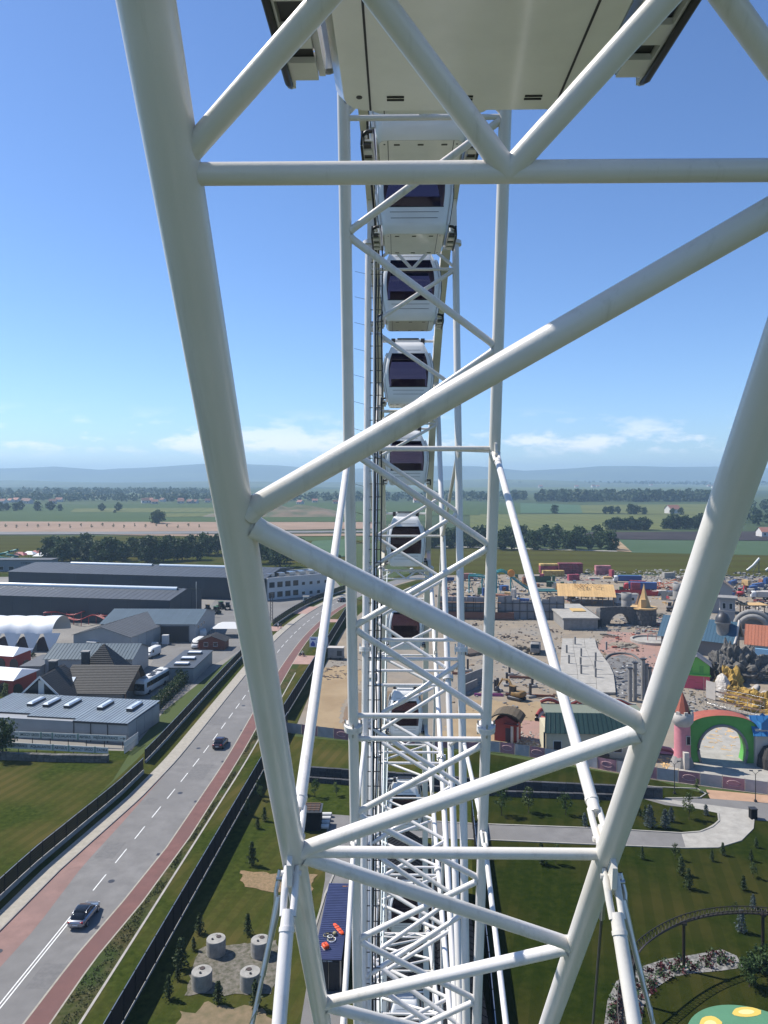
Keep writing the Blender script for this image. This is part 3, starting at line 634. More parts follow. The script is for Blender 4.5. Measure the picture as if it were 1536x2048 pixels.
def course_roof(par, a, b, c, d, n, m, name='tile_courses'):
    a, b, c, d = map(Vector, (a, b, c, d)); nn = (b-a).cross(d-a).normalized()
    if nn.z < 0: nn = -nn
    mb = MB()
    for i in range(n):
        u0, u1 = i/n, min(1, (i+1.12)/n)
        p0, p1, p2, p3 = a.lerp(d, u0), b.lerp(c, u0), b.lerp(c, u1), a.lerp(d, u1)
        mb.add([p0+nn*.10, p1+nn*.10, p2+nn*.02, p3+nn*.02, p0, p1], [(0,1,2,3), (4,5,1,0)])
    mb.poly([a, b, c, d]); return tag(obj(name, mb, m, par), kind='stuff')
def gable_walls(x0, x1, y0, y1, e, r, along='x'):
    """closed body of a gable building (open top): ridge along x or y"""
    if along == 'x':
        ym = (y0+y1)/2
        v = [(x0,y0,0),(x1,y0,0),(x1,y1,0),(x0,y1,0),(x0,y0,e),(x1,y0,e),(x1,y1,e),(x0,y1,e),(x0,ym,r),(x1,ym,r)]
        return MB().add(v, [(0,1,5,4),(1,2,6,9,5),(2,3,7,6),(3,0,4,8,7)])
    xm = (x0+x1)/2
    v = [(x0,y0,0),(x1,y0,0),(x1,y1,0),(x0,y1,0),(x0,y0,e),(x1,y0,e),(x1,y1,e),(x0,y1,e),(xm,y0,r),(xm,y1,r)]
    return MB().add(v, [(0,1,5,8,4),(1,2,6,5),(2,3,7,9,6),(3,0,4,7)])
def gable_roof(par, x0, x1, y0, y1, e, r, along, m, n, o=.35, rib=.05):
    if along == 'x':
        ym = (y0+y1)/2; s = (r-e)/(ym-y0); z = e - s*o
        panel_roof(par, (x0-o,y0-o,z+.05), (x1+o,y0-o,z+.05), (x1+o,ym,r+.06), (x0-o,ym,r+.06), n, m, rib=rib)
        panel_roof(par, (x1+o,y1+o,z+.05), (x0-o,y1+o,z+.05), (x0-o,ym+.01,r+.06), (x1+o,ym+.01,r+.06), max(1, n//3), m, rib=rib)
    else:
        xm = (x0+x1)/2; s = (r-e)/(xm-x0); z = e - s*o
        panel_roof(par, (x1+o,y0-o,z+.05), (x1+o,y1+o,z+.05), (xm,y1+o,r+.06), (xm,y0-o,r+.06), n, m, rib=rib)
        panel_roof(par, (x0-o,y1+o,z+.05), (x0-o,y0-o,z+.05), (xm-.01,y0-o,r+.06), (xm-.01,y1+o,r+.06), n, m, rib=rib)
def window(par, x, y, z, w, h, face='y', m=None, fm=None, d=.06):
    """a window set on a wall: frame and a pane; y- face by default, 'x' = +x face"""
    WG = m or MATS['window_glass']; FM = fm or MATS['white_trim']
    if face == 'y':
        f = MB().box(x-w/2-.08, x+w/2+.08, y-d, y-.003, z-.08, z).box(x-w/2-.08, x+w/2+.08, y-d, y-.003, z+h, z+h+.08).box(x-w/2-.08, x-w/2, y-d, y-.003, z, z+h).box(x+w/2, x+w/2+.08, y-d, y-.003, z, z+h)
        o = obj('window', f, FM, par); obj('pane', B(x-w/2, x+w/2, y-.03, y-.004, z, z+h), WG, o)
    else:
        f = MB().box(y+.003, y+d, x-w/2-.08, x+w/2+.08, z-.08, z).box(y+.003, y+d, x-w/2-.08, x+w/2+.08, z+h, z+h+.08).box(y+.003, y+d, x-w/2-.08, x-w/2, z, z+h).box(y+.003, y+d, x+w/2, x+w/2+.08, z, z+h)
        o = obj('window', f, FM, par); obj('pane', B(y+.004, y+.03, x-w/2, x+w/2, z, z+h), WG, o)
    return o
mat('window_glass', (.02, .025, .03), .08); mat('white_trim', (.58, .58, .56), .5)
def text(par, s, size, loc, m, rot=(math.pi/2, 0, 0), ext=.004, width=None, name='lettering'):
    cu = bpy.data.curves.new('lettering', 'FONT'); cu.body = s; cu.size = size; cu.extrude = ext; cu.align_x = 'CENTER'; cu.align_y = 'CENTER'; cu.offset = size*.018
    t = bpy.data.objects.new('tmp_text', cu); COL.objects.link(t); dg = bpy.context.evaluated_depsgraph_get(); dg.update()
    me = bpy.data.meshes.new_from_object(t.evaluated_get(dg)); bpy.data.objects.remove(t); bpy.data.curves.remove(cu)
    me.materials.clear(); me.materials.append(m)
    o = bpy.data.objects.new(name, me); COL.objects.link(o); o.parent = par; o.location = loc; o.rotation_euler = rot
    if width:
        w = max(v.co.x for v in me.vertices) - min(v.co.x for v in me.vertices); o.scale = (width/w, 1, 1)
    return o
def fence(name, label, pts, h=2.0, z0=0.0, nsl=6, slh=.2, gap=None, post=2.5, m=None, plinth=0, cat='fence', pm=None):
    """post-and-slat fence along a polyline; each slat and post is a part"""
    m = m or BLACKM; pts = [Vector(p) for p in pts]; f = thing(name, label, cat, pts[0]); o0 = pts[0]
    loc = [p - o0 for p in pts]
    def ribbon(za, zb, w):
        vs = []
        for i, p in enumerate(loc):
            d = (loc[min(i+1, len(loc)-1)] - loc[max(i-1, 0)]).normalized(); n = Vector((d.y, -d.x, 0))*w/2
            vs += [p + n + Vector((0,0,za)), p - n + Vector((0,0,za)), p - n + Vector((0,0,zb)), p + n + Vector((0,0,zb))]
        k = len(loc)
        return MB().add(vs, [(4*i+a, 4*i+(a+1) % 4, 4*i+4+(a+1) % 4, 4*i+4+a) for i in range(k-1) for a in range(4)] + [(3,2,1,0), (4*k-4, 4*k-3, 4*k-2, 4*k-1)])
    if plinth: obj('plinth', ribbon(z0, z0+plinth, .25), pm or PALEC, f)
    step = (h - plinth - .08) / nsl
    for i in range(nsl):
        za = z0 + plinth + .06 + i*step; obj('slat', ribbon(za, za + (slh if gap is None else step - gap), .03), m, f)
    obj('highlight_rail', ribbon(z0 + h - .02, z0 + h + .03, .07), STEEL, f)  # bright steel strip added along the top to stand in for reflected highlights
    acc = 0; nxt = 0; pmh = None
    for a, b in zip(loc, loc[1:]):
        L = (b-a).length
        while nxt <= acc + L + 1e-6:
            p = a.lerp(b, (nxt-acc)/L if L else 0); d = (b-a)
            if pmh is None: pmh = B(-.05, .05, -.05, .05, z0, z0+h+.05).mesh('post'); pmh.materials.append(m)
            o = obj('post', pmh, None, f); o.location = p; o.rotation_euler = (0, 0, math.atan2(d.y, d.x)); nxt += post
        acc += L
    return f
def person(label, loc, rz, top, legs, pose='walk', skin=(.45, .27, .2), hair=(.05, .035, .025)):
    """one continuous skinned body; clothing colour by height through face materials"""
    if pose == 'walk':
        V = [(0,0,.92),(0,0,1.15),(0,.0,1.40),(0,.01,1.50),(0,.02,1.62),(0,.02,1.74), (.1,0,.88),(.12,.14,.48),(.12,.10,.06),(.12,.24,.03), (-.1,0,.88),(-.12,-.06,.48),(-.12,-.22,.10),(-.12,-.10,.03), (.19,0,1.40),(.24,-.05,1.12),(.24,.06,.88),(.24,.1,.80), (-.19,0,1.40),(-.24,.05,1.12),(-.24,.12,.88),(-.24,.16,.80)]
    else:   # seated on a motorbike, leaning on the bars
        V = [(0,-.1,.82),(0,-.02,1.05),(0,.08,1.28),(0,.13,1.38),(0,.17,1.49),(0,.18,1.60), (.12,-.06,.80),(.2,.30,.68),(.2,.12,.30),(.2,.24,.26), (-.12,-.06,.80),(-.2,.30,.68),(-.2,.12,.30),(-.2,.24,.26), (.19,.09,1.27),(.28,.24,1.08),(.27,.46,1.02),(.26,.53,1.0), (-.19,.09,1.27),(-.28,.24,1.08),(-.27,.46,1.02),(-.26,.53,1.0)]
    Ed = [(0,1),(1,2),(2,3),(3,4),(4,5),(0,6),(6,7),(7,8),(8,9),(0,10),(10,11),(11,12),(12,13),(2,14),(14,15),(15,16),(16,17),(2,18),(18,19),(19,20),(20,21)]
    rad = [.15,.15,.16,.06,.10,.085,.10,.07,.045,.04,.10,.07,.045,.04,.07,.05,.035,.03,.07,.05,.035,.03]
    me = bpy.data.meshes.new('body'); me.from_pydata(V, Ed, []); o = bpy.data.objects.new('tmp_body', me); COL.objects.link(o)
    md = o.modifiers.new('s', 'SKIN'); 
    for i, sv in enumerate(me.skin_vertices[0].data): sv.radius = (rad[i], rad[i]*.8); sv.use_root = (i == 0)
    o.modifiers.new('d', 'SUBSURF').levels = 1
    dg = bpy.context.evaluated_depsgraph_get(); dg.update(); m2 = bpy.data.meshes.new_from_object(o.evaluated_get(dg)); bpy.data.objects.remove(o)
    cs = [mat('cloth_%.2f_%.2f_%.2f' % top, top, .8), mat('cloth_%.2f_%.2f_%.2f' % legs, legs, .8), mat('skin', skin, .5), mat('hair', hair, .6)]
    m2.materials.clear()
    for c in cs: m2.materials.append(c)
    wz = V[0][2]; hz_ = V[3][2]
    for p in m2.polygons:
        z = p.center.z; p.use_smooth = True
        p.material_index = 3 if (z > V[4][2] + .05 or (z > V[4][2] and p.center.y < V[4][1])) else 2 if z > hz_ else 1 if z < wz - .02 and abs(p.center.x) < .22 else 2 if (z < wz + .02) else 0
    r = bpy.data.objects.new('person', m2); COL.objects.link(r); r.location = loc; r.rotation_euler = (0, 0, rz); return tag(r, label, 'person')
TYRE = mat('tyre', (.012, .012, .012), .8); RIM = mat('rim', (.5, .5, .52), .3, metal=.8); CGL = mat('car_glass', (.01, .012, .016), .05); LAMPW = mat('lamp_glass', (.7, .7, .7), .1); LAMPR = mat('tail_lamp', (.35, .01, .01), .2)
def loft(secs, n=12):
    """secs: (y, halfwidth, z0, z1, roundness) -> smooth hull"""
    mb = MB(); vs = []
    for y, w, z0, z1, k in secs:
        for i in range(n):
            t = 2*math.pi*(i+.5)/n; c, s = math.cos(t), math.sin(t)
            vs.append((w*math.copysign(abs(c)**k, c), y, (z0+z1)/2 + (z1-z0)/2*math.copysign(abs(s)**k, s)))
    m = len(secs)
    return mb.add(vs, [(j*n+i, j*n+(i+1) % n, (j+1)*n+(i+1) % n, (j+1)*n+i) for j in range(m-1) for i in range(n)] + [tuple(range(n-1,-1,-1)), tuple(range((m-1)*n, m*n))], True)
def car(label, loc, rz, paint, Lc=4.5, wid=1.82, ht=1.47, roofm=None):
    c = thing('car', label, 'car', loc, rz); h = Lc/2; w = wid/2; k = ht/1.47
    body = loft([(-h, w*.72, .34, .80*k, .5), (-h+.12, w*.92, .28, .92*k, .42), (-h+.7, w, .24, .96*k, .40), (-.4, w, .24, .95*k, .40), (.9, w, .24, .93*k, .40), (h-.9, w*.98, .25, .84*k, .42), (h-.25, w*.88, .28, .74*k, .45), (h, w*.6, .36, .62*k, .5)], 16)
    part(c, 'body', body, paint)
    gh = loft([(-h+.32, w*.70, .88*k, 1.0*k, .5), (-h+.75, w*.78, .86*k, 1.30*k, .5), (-h+1.35, w*.80, .86*k, 1.44*k, .48), (-.2, w*.81, .86*k, 1.455*k, .48), (.35, w*.80, .86*k, 1.40*k, .5), (h-1.15, w*.84, .84*k, .90*k, .5)], 16)
    part(c, 'windows', gh, CGL)
    rf = part(c, 'roof', loft([(-h+.95, w*.62, 1.30*k, 1.40*k, .5), (-h+1.4, w*.66, 1.36*k, 1.475*k, .5), (-.15, w*.67, 1.37*k, 1.485*k, .5), (.3, w*.64, 1.33*k, 1.43*k, .5)], 12), roofm or paint)
    for sx in (-1, 1):
        part(c, 'window_pillar', MB().path([(sx*w*.80, -h+.6, .95*k), (sx*w*.70, -h+1.2, 1.40*k), (sx*w*.71, -.1, 1.44*k), (sx*w*.86, h-1.2, .90*k)], .035, 6), paint)
        part(c, 'side_mirror', loft([(.55, .03, .95*k, 1.03*k, .6), (.62, .10, .92*k, 1.06*k, .6), (.72, .08, .93*k, 1.04*k, .6)], 8), paint).location = (sx*(w+.06), 0, 0)
        part(c, 'headlight', loft([(h-.42, .10, .60*k, .72*k, .6), (h-.16, .13, .56*k, .70*k, .6)], 8), LAMPW).location = (sx*w*.68, 0, 0)
        part(c, 'tail_light', loft([(-h+.02, .17, .72*k, .86*k, .6), (-h+.2, .16, .70*k, .90*k, .6)], 8), LAMPR).location = (sx*w*.68, 0, 0)
        for y in (-h+.85, h-.9):
            wh = part(c, 'wheel', MB().tube((sx*(w-.2), y, .32), (sx*(w+.01), y, .32), .32, 18), TYRE); part(wh, 'rim', MB().tube((sx*(w-.02), y, .32), (sx*(w+.018), y, .32), .21, 14), RIM)
    part(c, 'number_plate', B(-.26, .26, -h-.012, -h+.03, .52, .63), LAMPW)
    return c
def lorry(name, label, loc, rz, cabm, boxm, Lb=7, hb=2.6, kind='box', wd=2.45):
    t = thing(name, label, 'truck', loc, rz); w = wd/2
    cb = part(t, 'cab', loft([(Lb/2+.2, w*.96, .75, 2.9, .35), (Lb/2+.5, w, .6, 3.0, .33), (Lb/2+1.6, w, .6, 2.95, .33), (Lb/2+2.0, w*.96, .6, 2.2, .35), (Lb/2+2.1, w*.9, .65, 1.6, .4)], 16), cabm)
    part(cb, 'windscreen', thick([(-w*.85, Lb/2+1.92, 2.75), (w*.85, Lb/2+1.92, 2.75), (w*.85, Lb/2+2.12, 1.75), (-w*.85, Lb/2+2.12, 1.75)], .05), CGL)
    part(t, 'chassis', B(-.4, .4, -Lb/2, Lb/2+1.5, .65, .9), DSTEEL)
    if kind == 'box': part(t, 'cargo_body', B(-w, w, -Lb/2, Lb/2, .95, .95+hb), boxm)
    else:
        z0 = .95; part(t, 'tipper_floor', B(-w, w, -Lb/2, Lb/2, z0, z0+.12), boxm)
        for sx in (-1, 1): part(t, 'tipper_side', B(min(sx*w, sx*(w-.08)), max(sx*w, sx*(w-.08)), -Lb/2, Lb/2, z0+.12, z0+hb*.5), boxm)
        part(t, 'tipper_head', B(-w+.08, w-.08, Lb/2-.1, Lb/2, z0+.12, z0+hb*.65), boxm); part(t, 'tailgate', B(-w+.08, w-.08, -Lb/2, -Lb/2+.08, z0+.12, z0+hb*.5), boxm)
    for sx in (-1, 1):
        for y in (-Lb/2+1.0, -Lb/2+2.3, Lb/2+1.1):
            wh = part(t, 'wheel', MB().tube((sx*(w-.35), y, .5), (sx*(w-.02), y, .5), .5, 16), TYRE); part(wh, 'rim', MB().tube((sx*(w-.1), y, .5), (sx*(w+.0), y, .5), .26, 12), RIM)
    return t

# ------------------------------------------------------------------ left side: road furniture and traffic
fence('slat_fence', 'long black slatted fence on pale plinth along the left pavement', [rp(t, kl(t) - 3.3 + (1.5 if t > 35 else 0)) for t in range(-57, 39, 4)], 2.35, 0, 6, .2, .045, 2.5, plinth=.55)
fence('slat_fence', 'black slatted fence with kinks between the pavement and the grey sheds', [rp(t, kl(t) - 4.6) for t in range(39, 140, 5)], 2.2, 0, 6, .2, .045, 2.5, plinth=.45)
fence('slat_fence', 'black fence beside the car park of the white office', [rp(t, kl(t) - 5.2) for t in range(150, 245, 5)], 2.3, 0, 6, .2, .05, 2.5, plinth=.4)
fence('slat_fence', 'tall black fence throwing a broad shadow right of the road', [rp(t, 11.2, 0, False) for t in range(-50, 62, 4)], 2.6, 0, 9, .2, .035, 2.5, plinth=.12)
fence('slat_fence', 'far stretch of black fence between road and sandy site track', [rp(t, 9.8 + (t-62)*.004, 0, False) for t in range(62, 190, 6)], 2.8, 0, 9, .2, .035, 2.5, plinth=.12)
SILVER = mat('silver_car_paint', (.30, .31, .34), .25, metal=.7, coat=.6); MAROON = mat('dark_maroon_paint', (.035, .016, .018), .2, metal=.3, coat=.8); NAVY = mat('dark_blue_paint', (.02, .025, .04), .2, metal=.3, coat=.8)
rz_r = -math.atan2(AD.x, AD.y)
p = P(166, 1843); car('silver hatchback with black glass roof driving away on the near road', p + Vector((0, .4, .05)), rz_r, SILVER, 4.35, 1.8, 1.46, CGL)
p = P(441, 1492); car('dark maroon car driving away further along the main road', p + Vector((0, 0, .05)), rz_r, MAROON, 4.4, 1.82, 1.5)
p = P(685, 1203); car('small dark car on the road bend in the distance', p + Vector((0, 0, .05)), rz_r - .5, NAVY, 4.4, 1.8, 1.5)
person('walker in pale top on the red paving by the road, left of two', P(556.5, 1258) + Vector((0, 0, .13)), 2.8, (.55, .55, .57), (.12, .14, .2))
person('walker in dark clothes on the red paving by the road, right of two', P(562, 1259) + Vector((0, 0, .13)), 2.9, (.05, .05, .06), (.04, .04, .05))
p = P(604, 1313); mo = thing('motor_scooter', 'dark motor scooter on the red side crossing', 'scooter', p + Vector((0, 0, .07)), -1.9)
for y in (-.55, .62): wh = part(mo, 'wheel', MB().tube((-.06, y, .28), (.06, y, .28), .28, 14), TYRE); part(wh, 'rim', MB().tube((-.065, y, .28), (.065, y, .28), .15, 10), RIM)
part(mo, 'body', loft([(-.7, .1, .5, .72, .7), (-.4, .17, .35, .78, .6), (.1, .15, .3, .5, .6), (.4, .14, .32, .5, .6), (.5, .16, .4, .95, .6), (.56, .08, .6, 1.0, .7)], 10), MAROON)
part(mo, 'handlebar', MB().path([(-.3, .46, 1.02), (0, .52, .98), (.3, .46, 1.02)], .02, 6), DSTEEL); part(mo, 'seat', loft([(-.65, .1, .74, .82, .6), (-.3, .15, .74, .84, .6), (0, .1, .72, .8, .6)], 8), BLACK)
person('rider in a white top sitting on the scooter', p + Vector((0, 0, .07)), -1.9, (.6, .6, .6), (.05, .05, .08), 'ride')
# road sign
p = P(620, 1304); sg = thing('road_sign', 'white direction sign with blue arrow on two posts by the road', 'road sign', p, -.05)
BLUEP = mat('sign_blue', (.02, .07, .35), .4); SIGNW = mat('sign_white', (.78, .80, .82), .4)
part(sg, 'panel', B(-.1, 4.7, -.06, .0, 1.3, 3.9), SIGNW)
for x_ in (.4, 4.2): part(sg, 'post', MB().tube((x_, .05, 0), (x_, .05, 3.7), .05, 8), STEEL)
ar = MB().add([(.2,-.064,1.55),(1.3,-.064,1.55),(1.3,-.064,2.0),(1.45,-.064,2.0),(.75,-.064,2.95),(.05,-.064,2.0),(.2,-.064,2.0)], [(0,1,2,3,4,5,6)]); part(sg, 'arrow', ar, BLUEP)
for x_, z_, w_ in ((.9, 3.35, 1.3), (2.1, 2.5, .7), (3.9, 3.3, .9), (3.7, 2.5, 1.2)): part(sg, 'word_block', B(x_-w_/2, x_+w_/2, -.066, -.061, z_-.16, z_+.16), BLUEP)
# lattice mast
def lattice(par, base, top, w, n, m, r=.03):
    base = Vector(base); top = Vector(top); cs = [Vector((a*w/2, b*w/2, 0)) for a, b in ((-1,-1),(1,-1),(1,1),(-1,1))]
    for c in cs: obj('mast_leg', MB().tube(base + c, top + c, r, 6), m, par)
    for i in range(n):
        for k in range(4):
            p0 = base.lerp(top, i/n) + cs[k]; p1 = base.lerp(top, (i+1)/n) + cs[(k+1) % 4]; obj('mast_lacing', MB().tube(p0, p1, r*.6, 5), m, par)
mt = thing('lattice_mast', 'dark lattice mast with antennas beside the road fence', 'mast', P(543, 1246)); lattice(mt, (0,0,0), (0,0,9), .7, 9, DSTEEL, .05)
for i in range(6): a = i*1.05; part(mt, 'antenna', B(-.12, .12, -.06, .06, 7.6, 9.3, Matrix.Translation((.75*math.cos(a), .75*math.sin(a), 0)) @ Matrix.Rotation(a, 4, 'Z')), DSTEEL)
part(mt, 'antenna_ring', MB().path([(.72*math.cos(i*.524), .72*math.sin(i*.524), 8.4) for i in range(12)], .04, 6, True), DSTEEL)
p = P(612, 1206); kb = thing('gate_kiosk', 'small white gate kiosk beside the road entrance', 'kiosk', p)
part(kb, 'wall', B(-1, 1, -.8, .8, 0, 2.3), MATS['white_trim']); part(kb, 'roof', B(-1.2, 1.2, -1, 1, 2.31, 2.5), CONC); window(kb, 0, -.8, 1.0, 1.2, .9)

# ------------------------------------------------------------------ left side: sheds, houses, tents
NAVYW = mat('navy_sheet_wall', (.020, .028, .042), .5, var=.12, scale=.4, random_obj=.1); GREYR = mat('grey_sheet_roof', (.055, .062, .070), .5, var=.15, scale=.3, random_obj=.07)
SKYLT = mat('skylight_strip', (.55, .62, .68), .25, var=.1, scale=1); LIGHTW = mat('light_sheet_wall', (.30, .31, .315), .5, var=.1, scale=.4, random_obj=.05); BLUER = mat('blue_grey_roof', (.085, .115, .13), .4, var=.12, scale=.4, random_obj=.06)
TILE = mat('charcoal_roof_tile', (.021, .021, .022), .7, col2=(.038, .036, .034), scale=2.2); STRIPEW = mat('pale_roof_sheet', (.22, .26, .29), .4, var=.12, scale=.5, random_obj=.1)
def shed(name, label, fr, rz, L, D, e, r, wallm, roofm, npan, nroof, cat='warehouse', strips=()):
    b = thing(name, label, cat, (fr[0], fr[1], 0), rz); w = L/npan
    part(b, 'wall', gable_walls(-L, 0, 0, D, e, r, 'x'), wallm)
    for i in range(npan): part(b, 'wall_panel', B(-L + i*w + .06, -L + (i+1)*w - .06, -.06, -.003, .1, e - .1), wallm)
    nd = max(2, int(D/w))
    for i in range(nd): part(b, 'wall_panel', B(.003, .06, i*D/nd + .06, (i+1)*D/nd - .06, .1, e - .1), wallm)
    gable_roof(b, -L, 0, 0, D, e, r, 'x', roofm, nroof, .3)
    for (s0, s1) in strips: part(b, 'ridge_skylight', MB().path([(-L + L*s0, D/2 - 1.2, r - .02), (-L + L*s1, D/2 - 1.2, r - .02)], .75, 10), SKYLT)
    return b
fr1 = P(*q1(1320, 310), 8.1); fl1 = P(*q1(50, 275), 8.1); d = fr1 - fl1; rz1 = math.atan2(d.y, d.x)
ex = Vector((math.cos(rz1), math.sin(rz1), 0)); frx = fr1 + ex*16
shed('warehouse', 'largest dark blue-grey warehouse behind, with two long skylights on its ridge', (frx.x, frx.y), rz1, d.length + 16, 34, 8.1, 9.9, NAVYW, GREYR, 18, 52, strips=((.16, .50), (.53, .93)))
fr2 = P(*q1(1000, 445), 7.6); fl2 = P(*q1(0, 415), 7.6); d = fr2 - fl2; rz2 = math.atan2(d.y, d.x)
b2 = shed('warehouse', 'nearer dark warehouse at the left edge with one long skylight', (fr2.x, fr2.y), rz2, d.length + 22, 24, 7.6, 9.4, NAVYW, GREYR, 12, 40, strips=((.02, .97),))
part(b2, 'flue', MB().tube((1.2, 17, 0), (1.2, 17, 11), .16, 10), STEEL)
# grey works building: gable hall and wing
a0 = P(*q1(770, 662), 4.6); b3 = thing('works_hall', 'grey gabled works hall with brown-grey roof in the middle of the yard', 'building', (a0.x, a0.y, 0), -.20)
DGR = mat('dark_grey_felt_roof', (.085, .088, .09), .6, var=.12, scale=.3, random_obj=.05)
part(b3, 'wall', gable_walls(-16, 0, 0, 23, 4.6, 6.8, 'y'), LIGHTW); gable_roof(b3, -16, 0, 0, 23, 4.6, 6.8, 'y', DGR, 20, .4, .03)
for i in range(3): window(b3, -8 + 1.9*i, 0, 1.4, 1.2, 1.0)
part(b3, 'porch_roof', B(-11.6, -8.9, -1.4, -.01, 3.0, 3.15), MATS['white_trim'])
for i in range(4): part(b3, 'wall_panel', B(.003, .06, i*4 + .06, i*4 + 3.94, .1, 4.4), LIGHTW)
part(b3, 'sheet_door', B(.063, .1, 17.5, 20.5, 0, 3.8), mat('steel_door', (.12, .15, .17), .5))
a0 = P(*q1(1155, 585), 5.0); b4 = thing('works_wing', 'grey works wing with blue-grey roof and an open red-lit garage bay', 'building', (a0.x, a0.y, 0), -.02)
part(b4, 'wall', gable_walls(-26, 0, 0, 22, 5.0, 7.2, 'x'), LIGHTW); gable_roof(b4, -26, 0, 0, 22, 5.0, 7.2, 'x', BLUER, 34, .4, .04)
part(b4, 'garage_opening', B(-13.5, -2, -.02, -.004, 0, 4.2), mat('dark_bay', (.035, .028, .028), .8)); part(b4, 'bay_frame', MB().box(-13.8, -13.5, -.1, -.004, 0, 4.5).box(-2, -1.7, -.1, -.004, 0, 4.5).box(-13.5, -2, -.1, -.004, 4.2, 4.5), GREYR)
part(b4, 'door', B(-19, -16.5, -.05, -.004, 0, 3), mat('steel_door', (.12, .15, .17), .5))
for i in range(3): window(b4, 3 + 3*i, 0, 3.2, 1.5, 1.0, 'x')
a0 = P(*q1(780, 790), 4.5); b5 = thing('gabled_shed', 'grey gabled shed with ribbed blue-grey roof behind the tiled house', 'shed', (a0.x, a0.y, 0), .0)
part(b5, 'wall', gable_walls(-19.5, 0, 0, 12, 4.5, 6.6, 'x'), LIGHTW); gable_roof(b5, -19.5, 0, 0, 12, 4.5, 6.6, 'x', BLUER, 26, .35, .07)
part(b5, 'lean_to', B(-24, -19.6, -2, 9, 0, 3.2), LIGHTW); part(b5, 'lean_to_roof', B(-24.2, -19.4, -2.2, 9.2, 3.21, 3.35), DGR)
# tiled house
BRW = mat('house_plaster', (.30, .29, .27), .8, var=.1, scale=1)
a0 = P(*q1(735, 992), 2.6); hs = thing('tiled_house', 'house with steep dark tiled roofs and glazed white-framed gable', 'house', (a0.x, a0.y, 0), -.03)
part(hs, 'wall', gable_walls(-13, -.6, .8, 11, 2.6, 2.7, 'x'), BRW)
course_roof(hs, (-13.5, -.2, 2.4), (.3, -.2, 2.4), (1.2, 6, 6.6), (-13, 6, 6.6), 18, TILE); course_roof(hs, (.3, 12.2, 2.4), (-13.5, 12.2, 2.4), (-13, 6.05, 6.6), (1.2, 6.05, 6.6), 14, TILE)
part(hs, 'gable_end', quad((-.6, .8, 0), (-.6, 11, 0), (-.6, 11, 2.7), (.6, 6, 6.3), (-.6, .8, 2.7)), mat('timber', (.16, .09, .05), .7))
part(hs, 'timber_post', B(.1, .35, -.1, .15, 0, 2.5), MATS['timber']); part(hs, 'timber_brace', MB().tube((.2, .1, .2), (-.1, .5, 2.4), .1, 6), MATS['timber'])
course_roof(hs, (-14.5, 10, 3.4), (-5, 10.5, 3.4), (-9.6, 14, 9.2), (-9.7, 14, 9.2), 16, TILE); course_roof(hs, (-5, 10.5, 3.4), (-4.6, 18, 3.4), (-9.6, 14.1, 9.2), (-9.6, 14, 9.2), 16, TILE); course_roof(hs, (-15, 18, 3.4), (-14.5, 10, 3.4), (-9.7, 14, 9.2), (-9.7, 14.1, 9.2), 16, TILE)
gx = -14.5   # front gable with ridge along y
course_roof(hs, (gx+5, -5.0, 2.2), (gx+5.6, 5, 2.2), (gx+.2, 5, 7.0), (gx, -5.0, 7.0), 18, TILE); course_roof(hs, (gx-5.6, 5, 2.2), (gx-5, -5.0, 2.2), (gx-.02, -5.0, 7.0), (gx, 5, 7.0), 18, TILE)
part(hs, 'glazed_gable', quad((gx-4.3, -4.3, 0), (gx+4.3, -4.3, 0), (gx+4.3, -4.3, 2.6), (gx, -4.3, 6.6), (gx-4.3, -4.3, 2.6)), MATS['window_glass'])
part(hs, 'white_post', B(gx-.5, gx+.6, -4.5, -4.31, 0, 6.1), MATS['white_trim'])
for s_ in (-1, 1): part(hs, 'barge_board', MB().add([(gx+s_*5.1, -5.06, 1.9), (gx+s_*5.1, -5.06, 2.35), (gx, -5.06, 7.15), (gx, -5.06, 6.7)] + [(gx+s_*5.1, -5.2, 1.9), (gx+s_*5.1, -5.2, 2.35), (gx, -5.2, 7.15), (gx, -5.2, 6.7)], [(0,1,2,3),(7,6,5,4),(0,4,5,1),(1,5,6,2),(2,6,7,3),(3,7,4,0)]), MATS['white_trim'])
for z_ in (1.0, 2.4): part(hs, 'glazing_bar', B(gx-4.2, gx+4.2, -4.37, -4.31, z_, z_+.1), MATS['white_trim'])
part(hs, 'red_curtain', B(gx-3.9, gx-2.6, -4.34, -4.31, 1.2, 2.3), mat('red_cloth', (.4, .03, .02), .7))
for cx, cy in ((-15.2, 2.2), (-12.2, 10.6)): ch = part(hs, 'chimney', B(cx-.7, cx+.7, cy-.6, cy+.6, 3.5, 8.2), mat('chimney_brick', (.06, .055, .055), .8, var=.3, scale=3)); part(ch, 'chimney_cap', B(cx-.85, cx+.85, cy-.75, cy+.75, 8.2, 8.4), CONC)
part(hs, 'roof_window', thick([(-11.9, 1.7, 3.92), (-11.1, 1.7, 3.92), (-11.0, 3.1, 4.85), (-11.8, 3.1, 4.85)], .08), SKYLT)
